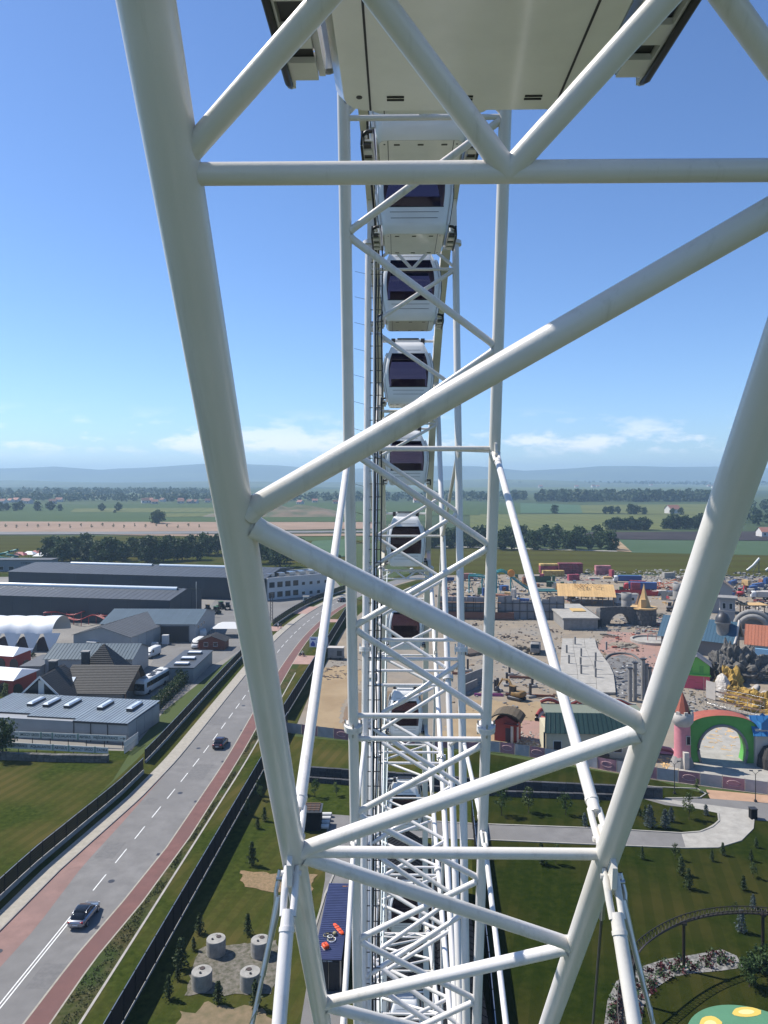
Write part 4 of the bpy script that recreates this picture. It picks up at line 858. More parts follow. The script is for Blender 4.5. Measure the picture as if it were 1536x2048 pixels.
# long flat building with pale ribbed roofs and roof lights
pr = P(*q1(755, 1170), 3.5); pl = P(*q1(0, 1130), 3.5); d = pr - pl; rz6 = math.atan2(d.y, d.x)
fb = thing('flat_workshop', 'low grey workshop with pale ribbed roof and five roof lights', 'building', (pr.x, pr.y, 0), rz6); L6 = d.length + 6
part(fb, 'wall', B(-L6, 0, 0, 12, 0, 3.3), LIGHTW)
secs6 = [(-9.9, 0, 0.0, 3.45), (-19.2, -10.0, 1.2, 3.5), (-L6, -19.3, 2.4, 3.55)]
for x0, x1, yo, z in secs6:
    part(fb, 'wall_block', B(x0, x1, yo - .02, yo + 1, 0, z - .1), LIGHTW)
    panel_roof(fb, (x0, yo - .2, z), (x1, yo - .2, z), (x1, 12.3, z + .35), (x0, 12.3, z + .35), int((x1-x0)/.62), STRIPEW, rib=.07)
    part(fb, 'fascia', B(x0, x1, yo - .28, yo - .21, z - .3, z + .03), DSTEEL)
    k_ = x0
    while k_ < x1 - 1: part(fb, 'wall_post', B(k_, k_ + .14, yo - .1, yo - .025, 0, z - .31), DSTEEL); k_ += 3.1
for i in range(4): part(fb, 'wall_panel', B(.003, .06, i*3 + .05, i*3 + 2.95, .1, 3.2), LIGHTW)
for x_, y_ in ((-21.8, 7.6), (-18.7, 7.6), (-14.6, 7.6), (-8.2, 7.6), (-2.6, 7.6)):
    u = part(fb, 'roof_light', B(x_-.55, x_+.55, y_-2.1, y_+2.1, 3.6, 4.15), DSTEEL); part(u, 'dome', MB().add([(x_-.55, y_-2.1, 4.16), (x_+.55, y_-2.1, 4.16), (x_+.55, y_+2.1, 4.16), (x_-.55, y_+2.1, 4.16), (x_-.3, y_-1.8, 4.4), (x_+.3, y_-1.8, 4.4), (x_+.3, y_+1.8, 4.4), (x_-.3, y_+1.8, 4.4)], [(0,1,5,4),(1,2,6,5),(2,3,7,6),(3,0,4,7),(4,5,6,7)]), SKYLT)
# dark flat building with three white roof lights
p = P(*q1(1143, 845), 3.2); db = thing('flat_store', 'narrow flat dark-roofed store with three white roof lights by the hedge', 'building', (p.x, p.y, 0), -.02)
part(db, 'wall', B(-6.5, 0, 0, 17, 0, 3.1), mat('store_wall', (.22, .24, .25), .6, var=.1)); part(db, 'roof', B(-6.7, .2, -.2, 17.2, 3.11, 3.3), GREYR)
for y_ in (2.4, 7.6, 13.2): u = part(db, 'roof_light', B(-4.8, -1.6, y_-.8, y_+.8, 3.31, 3.6), DSTEEL); part(u, 'dome', B(-4.7, -1.7, y_-.7, y_+.7, 3.61, 3.85), mat('white_acrylic', (.75, .75, .75), .3))
for i in range(4): part(db, 'wall_panel', B(-6.4 + i*1.6, -6.4 + i*1.6 + 1.5, -.06, -.003, .1, 2.95), MATS['store_wall'])
# coach
p = P(*q1(818, 1012)); co = thing('coach', 'white coach with black roof markings parked by the tiled house', 'coach', (p.x + 1.3, p.y + 5.6, 0), -.16)
part(co, 'body', loft([(-6, 1.1, .5, 3.0, .3), (-5.8, 1.24, .35, 3.3, .25), (5.7, 1.24, .35, 3.3, .25), (6, 1.15, .5, 3.1, .3)], 16), MATS['white_trim'])
for sx in (-1, 1): part(co, 'side_windows', B(sx*1.245 if sx > 0 else -1.262, 1.262 if sx > 0 else -1.245, -5.3, 5.3, 1.7, 2.7), CGL)
part(co, 'windscreen', B(-1.05, 1.05, -6.07, -6.0, 1.2, 2.6), CGL)
for x_, y_, w_, l_ in ((-.2, -3.9, .7, .6), (.35, -1.2, .5, .9), (-.3, .6, .6, .8), (.1, 2.6, .75, .5)): part(co, 'roof_hatch', B(x_-w_, x_+w_, y_-l_, y_+l_, 3.30, 3.38), BLACK if y_ > -2 else CONC)
for sx in (-1, 1):
    for y_ in (-4, 3.2): part(co, 'wheel', MB().tube((sx*.95, y_, .5), (sx*1.26, y_, .5), .5, 16), TYRE)
# wooden kiosk, vans, tent, skips
p = P(*q1(1250, 738)); wk = thing('wooden_cabin', 'small red-brown wooden cabin with shingled gable roof by the fence', 'cabin hut', p, -.05); WOODR = mat('red_brown_timber', (.19, .055, .03), .7, var=.3, scale=2)
part(wk, 'wall', gable_walls(-3.4, 3.4, 0, 4.5, 2.4, 3.6, 'y'), WOODR); gable_roof(wk, -3.4, 3.4, 0, 4.5, 2.4, 3.6, 'y', TILE, 7, .5, .04)
for x_ in (-1.5, 1.0): window(wk, x_, 0, 1.0, 1.0, .9)
for i in range(5): part(wk, 'log', MB().tube((-3.5, -.03, .25 + i*.5), (3.5, -.03, .25 + i*.5), .07, 6), WOODR)
def van(label, loc, rz, m):
    v = thing('van', label, 'van', loc, rz)
    part(v, 'body', loft([(-2.7, .9, .4, 2.3, .3), (-2.5, 1.0, .35, 2.45, .28), (1.0, 1.0, .35, 2.45, .28), (1.6, .98, .35, 2.2, .3), (2.1, .96, .35, 1.35, .35), (2.7, .85, .4, 1.05, .4)], 16), m)
    part(v, 'windscreen', thick([(-.8, 1.55, 2.2), (.8, 1.55, 2.2), (.86, 2.12, 1.35), (-.86, 2.12, 1.35)], .04), CGL)
    for sx in (-1, 1):
        part(v, 'side_window', B(.965 if sx > 0 else -1.0, 1.0 if sx > 0 else -.965, .8, 1.6, 1.35, 2.0), CGL)
        for y in (-1.7, 1.75): part(v, 'wheel', MB().tube((sx*.75, y, .34), (sx*1.0, y, .34), .34, 14), TYRE)
    return v
van('white van parked left of the wooden cabin', P(*q1(1170, 722)), 3.0, MATS['white_trim']); van('white van parked at the corner of the gabled shed', P(*q1(900, 778)), 2.9, MATS['white_trim'])
van('white van far back in the yard beside the works wing', P(*q1(1195, 665)), .3, MATS['white_trim'])
p = P(*q1(1080, 688)); fl = thing('forklift', 'red forklift standing in the garage bay', 'forklift', p, 3.0); part(fl, 'body', loft([(-1, .5, .3, 1.1, .4), (.2, .55, .3, 1.2, .4), (.7, .5, .3, .8, .4)], 10), LAMPR)
part(fl, 'mast', MB().box(-.4, -.3, .75, .85, .1, 2.6).box(.3, .4, .75, .85, .1, 2.6).box(-.3, .3, .76, .84, 2.5, 2.6), DSTEEL); part(fl, 'roof_guard', MB().path([(-.45, .5, 1.2), (-.4, .3, 2.1), (-.4, -.7, 2.1), (-.45, -.8, 1.1)], .04, 6).path([(.45, .5, 1.2), (.4, .3, 2.1), (.4, -.7, 2.1), (.45, -.8, 1.1)], .04, 6).box(-.42, .42, -.7, .3, 2.1, 2.15), DSTEEL)
for sx in (-1, 1):
    for y in (-.7, .5): part(fl, 'wheel', MB().tube((sx*.4, y, .28), (sx*.58, y, .28), .28, 12), TYRE)
for i, (x_, y_, w_, h_) in enumerate(((915, 728, 1.6, 1.5), (978, 706, 1.7, 2.6), (905, 700, 1.6, 1.3))):
    p = P(*q1(x_, y_)); o = thing('storage_tank', ['cream plastic tank nearest the gabled shed', 'tall white fridge cabinet against the works hall', 'pale plastic tank behind the others by the works hall'][i], 'tank', p)
    part(o, 'tank', B(-w_/2, w_/2, -.6, .6, .15, h_), MATS['white_trim']); part(o, 'pallet', B(-w_/2-.05, w_/2+.05, -.65, .65, 0, .148), MATS['timber'])
def tent(label, loc, w, l, e, r, rz=0, m=None):
    t = thing('market_tent', label, 'tent', loc, rz); m = m or MATS['white_trim']
    part(t, 'roof', MB().add([(-w/2,-l/2,e),(w/2,-l/2,e),(w/2,l/2,e),(-w/2,l/2,e),(-w*.18,-l*.0,r),(w*.18,l*.0,r)], [(0,1,5,4),(1,2,5),(2,3,4,5),(3,0,4)]), m)
    for a, b in ((-1,-1),(1,-1),(1,1),(-1,1)): part(t, 'pole', MB().tube((a*w/2*.97, b*l/2*.97, 0), (a*w/2*.97, b*l/2*.97, e), .04, 6), STEEL)
    return t
tent('white party tent at the back of the yard by the fence', P(*q1(1350, 655)), 9, 6, 2.6, 4.0)
FABR = mat('white_membrane', (.62, .64, .66), .5, var=.05)
# big arched white tent hall
p = P(*q1(160, 752)); th = thing('arched_tent_hall', 'big white membrane hall with a row of pointed arches', 'tent', p, -.04)
mb = MB(); n = 18; vs = []; NA = 7; span = 5.2
for i in range(n + 1):
    t = i/n; ang_ = math.pi*1.0 - t*math.pi*.93
    for j in range(NA*4 + 1):
        xq = -30 + j*(36.0/(NA*4)); bulge = 1 + .05*abs(math.sin(j*math.pi/4)); flare = 1 + .25*max(0, (xq - 2)/6)**2
        vs.append((xq + .8*t*0, 6.5 - 5.6*math.cos(ang_)*bulge, 3.6 + 4.4*math.sin(ang_)*bulge + .25*max(0, (xq - 2)/4)**2))
m_ = NA*4 + 1
mb.add(vs, [(i*m_+j, i*m_+j+1, (i+1)*m_+j+1, (i+1)*m_+j) for i in range(n) for j in range(NA*4)], True); part(th, 'membrane_roof', mb, FABR)
for k_ in range(NA):
    x0 = -30 + k_*36/NA; w_ = 36/NA
    part(th, 'membrane_leg', MB().add([(x0 + w_ - .25, .3, 0), (x0 + w_ + .25, .3, 0), (x0 + w_*1.45, 1.0, 4.8), (x0 + w_*.55, 1.0, 4.8)], [(0,1,2,3)]), FABR)
    part(th, 'arch_opening', MB().poly([(x0 + w_/2 + u, 1.5, v) for u, v in [(-1.6,0),(1.6,0),(1.6,2.2),(1.1,3.2),(0,3.8),(-1.1,3.2),(-1.6,2.2)]]), mat('dark_interior', (.05, .03, .035), .8))
for lab, x_, y_, w_, l_ in (('red pavilion with scalloped white membrane roof at the left edge', 20, 848, 9, 6), ('red-walled pavilion with flat white roof at the left edge', 10, 1000, 8, 7)):
    p = P(*q1(x_, y_)); t = thing('red_pavilion', lab, 'pavilion', (p.x - w_/2 + 3, p.y, 0), -.25); RW = mat('red_wall', (.30, .035, .03), .6)
    part(t, 'wall', B(-w_/2, w_/2, 0, l_, 0, 3.2), RW); part(t, 'roof', MB().add([(-w_/2-.5,-.6,3.2),(w_/2+.5,-.6,3.2),(w_/2+.5,l_+.5,3.6),(-w_/2-.5,l_+.5,3.6),(-w_/2,l_*.5,4.8),(w_/2*.8,l_*.5,4.6)], [(0,1,5,4),(1,2,5),(2,3,4,5),(3,0,4)]), FABR)
    for k_ in range(4): part(t, 'arched_window', MB().poly([(-w_/2 + 2 + k_*3.6 + u, -.01, v) for u, v in [(-1.2,.2),(1.2,.2),(1.2,1.6),(.8,2.3),(0,2.6),(-.8,2.3),(-1.2,1.6)]]), MATS['window_glass'])
# white office
p = P(535, 1201); of = thing('office_block', 'white two-storey office block with dark windows beyond the warehouse', 'office building', p, .62)
OW = mat('office_white', (.50, .50, .49), .7, var=.06)
part(of, 'wall', B(0, 27, 0, 17, 0, 7.6), OW); part(of, 'parapet', MB().box(-.2, 27.2, -.2, .15, 7.61, 8.2).box(-.2, .15, .16, 17.2, 7.61, 8.2).box(.16, 27.2, 16.85, 17.2, 7.61, 8.2).box(26.85, 27.2, .16, 16.84, 7.61, 8.2), OW)
part(of, 'roof', B(.16, 26.8, .16, 16.8, 7.61, 7.75), GREYR)
for fl_ in (0, 1):
    for i in range(8):
        window(of, 1.8 + 3.3*i, 0, .9 + 3.6*fl_, 2.2 if i < 4 else 1.3, 2.0 if i < 4 else 1.1, 'y', None, OW)
    for i in range(4):
        f = obj('window', B(-.06, -.003, 1.3 + 4*i, 4.2 + 4*i, .8 + 3.7*fl_, 3.2 + 3.7*fl_), DSTEEL, of); obj('pane', B(-.07, -.061, 1.4 + 4*i, 4.1 + 4*i, .9 + 3.7*fl_, 3.1 + 3.7*fl_), MATS['window_glass'], f)
for i in range(5): part(of, 'roof_unit', B(3 + 4.4*i, 5.5 + 4.4*i, 5, 8, 7.76, 9.0), STEEL)
# sign boards with lettering
GRB = mat('sign_board_grey', (.50, .53, .50), .6, var=.1, scale=1); GRT = mat('sign_board_green', (.16, .26, .22), .6); INK = mat('sign_ink', (.015, .03, .03), .6)
def board(label, pxl, pxr, zb, words):
    a = P(pxl[0], pxl[1], zb); b = P(pxr[0], pxr[1], zb); d = b - a; L = d.length; t = thing('sign_boards', label, 'sign', (a.x, a.y, 0), math.atan2(d.y, d.x))
    x = 0; tot = sum(w for _, w, _ in words)
    for s, w, g_ in words:
        ww = L*w/tot
        if s:
            pn = part(t, 'sign_panel', B(x + .03, x + ww - .03, -.04, .04, zb, zb + .95), GRB); text(pn, s, .62, (x + ww/2, -.046, zb + .475), INK, width=ww*.88)
        else: part(t, 'spacer_panel', B(x + .02, x + ww - .02, -.06, .06, zb - .05, zb + 1.0), GRT)
        x += ww
    k_ = 0
    while k_ <= L: part(t, 'post', B(k_-.05, k_+.05, .05, .13, 0, zb + .9), DSTEEL); k_ += 3.2
    return t
board('upper row of grey direction boards reading SMOCZY GRÓD to WEJŚCIE/ENTRANCE', q1(85, 1252), q1(745, 1280), 1.1, [('>', .6, 0), ('SMOCZY GRÓD', 3.1, 0), ('', .2, 0), ('ZADRA', 1.4, 0), ('', .2, 0), ('AQUALANTIS', 3.4, 0), ('', .2, 0), ('ABYSSUS', 1.8, 0), ('WEJŚCIE/ENTRANCE', 3.9, 0), ('→', .9, 0)])
board('lower row of grey direction boards starting with ENTRANCE, ending ZADRA', q1(0, 1315), q1(640, 1350), 1.0, [('WEJŚCIE/ENTRANCE', 4.3, 0), ('AQUALANTIS', 3.4, 0), ('', .2, 0), ('ABYSSUS', 2.1, 0), ('', .2, 0), ('SMOCZY GRÓD', 3.6, 0), ('', .2, 0), ('ZADRA', 1.8, 0)])
STONE = mat('dark_gabion_stone', (.07, .068, .062), .9, col2=(.13, .125, .11), scale=3.5, detail=8, bump=.8, bscale=5, dist=.1, random_obj=.3)
def stone_wall(name, label, pts, h, th, bl=1.0, rows=2, m=None, cat='wall'):
    pts = [Vector(p) for p in pts]; t = thing(name, label, cat, pts[0]); rng = random.Random(len(pts)*7 + int(h*10))
    for a, b in zip(pts, pts[1:]):
        d = b - a; L = d.length; n = max(1, int(L/bl)); M0 = Matrix.Translation(a - pts[0]) @ Matrix.Rotation(math.atan2(d.y, d.x), 4, 'Z')
        for r in range(rows):
            for i in range(n):
                j = rng.uniform(-.05, .05); x0 = i*L/n + (.0 if r % 2 == 0 else .0)
                obj('stone', MB().box(x0 + .02, x0 + L/n - .02, -th/2 + j, th/2 + j, r*h/rows + .01, (r+1)*h/rows - .01 + rng.uniform(0, .04), M0), m or STONE, t)
    return t
stone_wall('gabion_wall', 'low dark stone gabion wall at the edge of the left lawn', [P(*q1(-60, 1380)), P(*q1(300, 1395)), P(*q1(640, 1400))], 1.1, .8, 1.0, 2)
pk = fence('picket_fence', 'white picket fence panel at the right end of the sign boards', [P(*q1(735, 1352)), P(*q1(818, 1290))], 1.9, 0, 2, .1, None, .28, m=MATS['white_trim'])
# red coaster rails behind the tent hall
RED = mat('red_steel', (.30, .03, .03), .45)
p0 = P(*q1(300, 600)); rc_ = thing('red_coaster', 'low red steel coaster track behind the white tent hall', 'roller coaster', p0)
for j, zz in enumerate((2.2, 3.0, 1.4)):
    pts = [P(*q1(260 + i*22, 590 - j*14 + 8*math.sin(i*.8 + j))) - p0 for i in range(18)]
    for off in (-.5, .5): part(rc_, 'rail', MB().path([q + Vector((0, off, zz + .5*math.sin(i*.6 + j))) for i, q in enumerate(pts)], .14, 6), RED)
    for i in range(0, 18, 2): part(rc_, 'support', MB().tube(pts[i], pts[i] + Vector((0, 0, zz)), .1, 6), RED)
# tractors in the yard
GREENV = mat('tractor_green', (.05, .12, .04), .4); 
def tractor(label, loc, rz, m):
    t = thing('tractor', label, 'tractor', loc, rz); part(t, 'bonnet', loft([(.2, .4, .7, 1.4, .4), (1.2, .38, .7, 1.35, .4), (1.7, .33, .7, 1.2, .4)], 10), m); c = part(t, 'cab', loft([(-1.1, .65, .9, 2.4, .3), (-.9, .7, .9, 2.5, .3), (.1, .7, .9, 2.5, .3), (.3, .6, .9, 1.6, .3)], 12), CGL); part(c, 'cab_roof', B(-.75, .75, -1.15, .25, 2.5, 2.6), m)
    for sx in (-1, 1): part(t, 'rear_wheel', MB().tube((sx*.6, -.7, .8), (sx*1.0, -.7, .8), .8, 18), TYRE); part(t, 'front_wheel', MB().tube((sx*.55, 1.2, .5), (sx*.85, 1.2, .5), .5, 16), TYRE)
    return t
for i, (x_, y_, r_) in enumerate(((1225, 515, .4), (1280, 525, -.3), (1300, 495, .9), (1345, 500, .2))):
    tractor(['yellow-brown tractor leftmost in the far yard', 'dark green tractor nearest in the far yard', 'green tractor behind the others in the far yard', 'dark tractor rightmost in the far yard'][i], P(*q1(x_, y_)), r_, [mat('machine_ochre', (.25, .17, .04), .5), GREENV, GREENV, DSTEEL][i])
# colourful park beyond the big warehouse at the left edge
rng = random.Random(3)
for i, (x_, y_, c_) in enumerate(((20, 210, 'teal'), (70, 195, 'teal'), (120, 190, 'red'), (175, 185, 'white'), (215, 180, 'red'), (245, 195, 'white'))):
    cm = {'teal': mat('teal_plastic', (.03, .20, .17), .4), 'red': RED, 'white': FABR}[c_]; p = P(*q1(x_, y_ + 14))
    if c_ == 'teal':
        s = thing('water_slide', 'teal looping water slide at the far left, ' + ('outer one' if i == 0 else 'next to the red tents'), 'water slide', p)
        part(s, 'flume', MB().path([Vector((3*math.cos(k_*.5), 3*math.sin(k_*.5), 6 - k_*.3)) for k_ in range(18)], .55, 8), cm)
        for k_ in range(4): part(s, 'support', MB().tube((3*math.cos(k_*1.57), 3*math.sin(k_*1.57), 0), (3*math.cos(k_*1.57), 3*math.sin(k_*1.57), 6 - k_*.9), .12, 6), STEEL)
    else: tent(['', '', 'red peaked stall tent beside the teal slides', 'white peaked stall tent between two red ones', 'red peaked stall tent right of a white one', 'white peaked stall tent nearest the park trees'][i], p, 7, 7, 2.6, 4.2, 0, cm)
p = P(*q1(-20, 275)); cf = thing('park_building', 'low grey-blue building with dark windows at the left edge beside the warehouse', 'building', p)
part(cf, 'wall', B(-6, 26, 0, 8, 0, 5.4), mat('blue_grey_wall', (.16, .19, .22), .6)); part(cf, 'roof', B(-6.3, 26.3, -.3, 8.3, 5.41, 5.7), DGR)
for i in range(6): window(cf, -3 + 5*i, 0, .8, 2.4, 1.6)
text(cf, 'CORSA', 1.5, (14, -.02, 4.0), INK)
# four concrete tanks on gravel
patch('gravel_pad', GRAVEL, .05, rag=.7, px= [q2(880, 868), q2(1210, 835), q2(1240, 960), q2(1190, 1070), q2(810, 1065), q2(850, 950)])
patch('straw_bed', mat('straw', (.26, .17, .09), .95, col2=(.15, .11, .05), scale=3, bump=.8, bscale=10, dist=.08), .055, rag=.5, px=[q2(1050, 530), q2(1230, 540), q2(1385, 550), q2(1360, 622), q2(1180, 618), q2(1070, 600)])
patch('bare_earth', mat('bare_earth', (.20, .145, .085), .95, col2=(.12, .10, .05), scale=1.2, detail=9, bump=.6, bscale=8), .05, rag=.9, px=[q2(720, 1240), q2(800, 1150), q2(930, 1110), q2(1150, 1135), q2(1230, 1240)])
TANK = mat('tank_concrete', (.33, .315, .28), .85, col2=(.22, .21, .19), scale=1.8, detail=8, bump=.2)
for i, (x_, y_) in enumerate(((948, 893), (1143, 898), (886, 1040), (1098, 1043))):
    p = P(*q2(x_, y_)); p.z = .05
    t = thing('concrete_tank', 'round concrete tank with dark manhole, ' + ['back left', 'back right', 'front left', 'front right'][i] + ' of four on the gravel', 'tank', p, .4*i)
    part(t, 'shell', MB().lathe([(.90, 0), (.90, .65), (.885, .66), (.90, .67), (.90, 1.34), (.87, 1.40), (0.001, 1.405)], n=36, smooth=False), TANK)
    part(t, 'manhole', MB().lathe([(.24, 1.41), (.24, 1.45), (.001, 1.452)], (.2, .25, 0), 14, False), mat('rust_dark', (.05, .035, .03), .8)); part(t, 'pipe_stub', MB().tube((-.3, -.2, 1.38), (-.3, -.2, 1.5), .1, 10), BLACK)
    part(t, 'lifting_eye', MB().path([(-.1, .4, 1.40), (-.1, .4, 1.5), (.05, .45, 1.5), (.05, .45, 1.40)], .018, 6), DSTEEL)
# container building with a blue ribbed roof
pn = P(655, 1917, 2.9); cn = thing('blue_container', 'long container with dark blue ribbed roof beside the wheel', 'container', (pn.x, pn.y, 0), -.035)
CBL = mat('container_blue', (.035, .045, .115), .45, var=.2, scale=.8, random_obj=.08)
part(cn, 'body', B(-1.2, 1.2, 0, 12.6, .1, 2.75), mat('container_dark', (.02, .022, .03), .5)); part(cn, 'roof_sheet', B(-1.22, 1.22, -.02, 12.62, 2.76, 2.83), CBL)
for i in range(42): part(cn, 'roof_rib', B(-1.15, 1.15, .15 + i*.297, .30 + i*.297, 2.831, 2.862), CBL)
for sx in (-1, 1): part(cn, 'end_post', B(sx*1.15-.07, sx*1.15+.07, -.08, .06, 0, 2.75), STEEL); part(cn, 'end_door', B(sx*.56-.5, sx*.56+.5, -.05, -.003, .2, 2.6), mat('container_dark', (.02, .022, .03), .5))
part(cn, 'door_bar', MB().tube((.1, -.1, .2), (.1, -.1, 2.6), .03, 6), STEEL)
text(cn, 'ZOZ 1800-2', .16, (0, -.03, 2.68), SIGNW); text(cn, '1800-2', .2, (.5, 12.0, 2.868), mat('label_orange', (.5, .2, .05), .5), rot=(0, 0, 0))
ORG = mat('orange_plastic', (.75, .09, .02), .4)
def onroof(x, y, z=2.87): q = Matrix.Rotation(-.035, 4, 'Z') @ Vector((x, y, 0)); return Vector((pn.x + q.x, pn.y + q.y, z))
rb = thing('rescue_stretcher', 'bright orange rescue stretcher lying on the blue container roof', 'stretcher', onroof(.55, 4.4), .5); part(rb, 'shell', loft([(-.95, .14, 0, .10, .5), (-.6, .22, 0, .12, .5), (.5, .22, 0, .12, .5), (.95, .12, 0, .10, .5)], 12), ORG)
for y_ in (-.4, .1, .5): part(rb, 'strap', B(-.24, .24, y_-.03, y_+.03, .115, .135), BLACK)
rp2 = thing('rope_heap', 'tangled heap of rope and slings on the blue container roof', 'rope', onroof(-.25, 3.2)); rng = random.Random(5)
for j in range(7):
    cx, cy = rng.uniform(-.45, .45), rng.uniform(-.5, .5); ra = rng.uniform(.18, .4)
    part(rp2, 'rope_coil', MB().path([Vector((cx + ra*math.cos(k_*.5)*rng.uniform(.8, 1.1), cy + ra*math.sin(k_*.5)*rng.uniform(.8, 1.1), .04 + .012*j + .02*rng.random())) for k_ in range(26)], .022, 5), [BLACK, SIGNW, mat('rope_khaki', (.25, .22, .12), .8)][j % 3])
part(rp2, 'sling_bag', loft([(-.2, .12, 0, .22, .7), (0, .2, 0, .3, .7), (.25, .1, 0, .2, .7)], 10), mat('rope_khaki', (.25, .22, .12), .8)).location = (.55, .35, 0)
tb = thing('tool_bag', 'orange-red tool bag on the near end of the blue container roof', 'bag', onroof(-.35, 1.6), .5); part(tb, 'bag', loft([(-.34, .2, 0, .22, .45), (-.28, .26, 0, .34, .45), (.28, .26, 0, .34, .45), (.34, .2, 0, .22, .45)], 14), ORG); part(tb, 'handle', MB().path([(-.12, -.15, .32), (-.1, 0, .48), (-.12, .15, .32)], .02, 6), BLACK); part(tb, 'base', B(-.3, .3, -.36, .36, -.002, .03), mat('grey_plastic', (.3, .3, .3), .5))
# dark station roofs under the wheel
DRO = mat('station_roof', (.012, .013, .016), .85, var=.2, scale=.5, random_obj=.12, spec=.1)
p = P(802, 1661, 6.0); st = thing('station_hall', 'dark ribbed gable-roofed boarding hall behind the wheel', 'building', (p.x, 60, 0), -.02)
part(st, 'wall', gable_walls(-2.8, 2.8, -14, p.y - 60, 4.3, 6.0, 'y'), mat('dark_wall', (.015, .015, .017), .8, spec=.1)); gable_roof(st, -2.8, 2.8, -14, p.y - 60, 4.3, 6.0, 'y', DRO, 56, .3, .06)
p = P(838, 1690, 5.0); st2 = thing('station_annex', 'smaller dark gabled annex right of the boarding hall', 'building', (p.x + 1.4, 66, 0), -.02)
part(st2, 'wall', gable_walls(-1.9, 2.6, -18, p.y - 66, 3.8, 5.0, 'y'), MATS['dark_wall']); gable_roof(st2, -1.9, 2.6, -18, p.y - 66, 3.8, 5.0, 'y', DRO, 36, .25, .06)
fence('slat_fence', 'tall black screen fence right of the boarding hall', [P(944, 1640), P(958, 1780), P(978, 1960), P(995, 2150)], 2.6, 0, 9, .2, .03, 2.5)
p = P(618, 1662); sh = thing('pallet_shed', 'small dark shed with a wooden lattice on its roof by the lawn', 'shed', p)
part(sh, 'wall', B(-1.5, 1.5, 0, 2.6, 0, 2.3), MATS['dark_wall']); part(sh, 'roof', B(-1.6, 1.6, -.1, 2.7, 2.31, 2.4), GREYR)
for i in range(5): part(sh, 'lattice_bar', B(-1.3, 1.3, .3 + i*.5, .42 + i*.5, 2.5, 2.6), MATS['timber']); part(sh, 'lattice_bar', B(-1.25 + i*.6, -1.13 + i*.6, .2, 2.5, 2.41, 2.499), MATS['timber'])
for i in range(4): p = P(648 - i*2, 1634 + i*8); o = thing('white_drum', ['farthest', 'second', 'third', 'nearest'][i] + ' of four white drums lying beside the small shed', 'drum', p); part(o, 'barrel', MB().tube((-1.1, 0, .32), (1.0, 0, .32), .3, 14), MATS['white_trim']); part(o, 'lid', MB().tube((1.001, 0, .32), (1.06, 0, .32), .27, 14), CONC)

# ------------------------------------------------------------------ right side: banner fence, terrace wall, lamp posts
def q9(x, y): return (860 + x/3.84, 1100 + y/3.84)
def qa(x, y): return (1200 + x/4.571, 1120 + y/4.571)
BPINK = mat('banner_pink', (.42, .20, .22), .8, var=.2, scale=.8, random_obj=.12); BGREY = mat('banner_grey', (.42, .39, .39), .8, var=.2, scale=.8, random_obj=.1); EMB = mat('banner_emblem', (.55, .38, .38), .8)
bl = [P(*q) for q in ((572, 1466), (700, 1482), (1000, 1506), (1120, 1524), (1314, 1560), (1536, 1590), (1640, 1604))]
bf = thing('banner_fence', 'site fence hung with alternating pink and grey banners', 'fence', bl[0]); k = 0; acc = 0.0; PW = 2.75
segs = []
for a, b in zip(bl, bl[1:]):
    L = (b-a).length; n = max(1, round(L/PW)); segs += [(a.lerp(b, i/n), a.lerp(b, (i+1)/n)) for i in range(n)]
for i, (a, b) in enumerate(segs):
    d = b - a; L = d.length; M = Matrix.Translation(a - bl[0]) @ Matrix.Rotation(math.atan2(d.y, d.x), 4, 'Z')
    mb = MB(); vs = [M @ Vector((.04 + (L-.08)*u/6, .03*math.sin(u*2.1 + i), z)) for z in (.1, 1.0, 1.85 + .0) for u in range(7)]
    mb.add(vs, [(r*7+u, r*7+u+1, r*7+8+u, r*7+7+u) for r in range(2) for u in range(6)], True)
    o = obj('banner', mb, BPINK if i % 2 else BGREY, bf); obj('post', MB().tube(M @ Vector((0, .06, 0)), M @ Vector((0, .06, 2.0)), .035, 6), STEEL, bf)
    if i % 2: obj('emblem', MB().path([M @ Vector((L/2 + .9*math.cos(t*.45), -.05, 1.0 + .42*math.sin(t*.45))) for t in range(14)], .03, 4, True), EMB, o)
stone_wall('terrace_wall', 'long black stone terrace wall below the site fence, lower tier', [P(609, 1563), P(760, 1574), P(1000, 1592), P(1245, 1600)], .75, .5, 1.1, 2, mat('black_stone', (.03, .032, .036), .8, col2=(.06, .06, .065), scale=4, bump=.6, bscale=6, random_obj=.35))
stone_wall('terrace_wall', 'black stone terrace wall, upper tier set back behind the lower', [P(609, 1553), P(760, 1563), P(1000, 1581), P(1200, 1590), P(1325, 1597)], 1.5, .5, 1.1, 3, MATS['black_stone'])
def lamp_post(label, loc, h, m=None):
    t = thing('lamp_post', label, 'lamp post', loc); m = m or DSTEEL
    part(t, 'pole', MB().tube((0,0,0), (0,0,h), .07, 8, .045), m)
    for s in (-1, 1): part(t, 'arm', MB().path([(0,0,h-.05), (s*.25,0,h+.2), (s*.8,0,h+.55)], .03, 6), m); part(t, 'lamp_head', B(s*.55-.18, s*.55+.3, -.12, .12, h+.42, h+.5) if s > 0 else B(-.85, -.37, -.12, .12, h+.42, h+.5), m)
    part(t, 'base', B(-.15, .15, -.15, .15, 0, .3), m)
    return t
lamp_post('forked dark lamp post by the car park at the right edge', P(1511, 1604), 3.9); lamp_post('lamp post on the lawn strip in front of the banner fence', P(1349, 1588), 4.2)
lamp_post('dark lamp post beside the round stone basin on the site', P(*qa(585, 715)), 6.5)
p = P(1506, 1637); bn = thing('litter_bin', 'black box bin on the grass corner by the paved turning', 'bin', p); part(bn, 'body', B(-.4, .4, -.4, .4, 0, 1.3), BLACKM); part(bn, 'lid', B(-.44, .44, -.44, .44, 1.305, 1.4), DSTEEL)
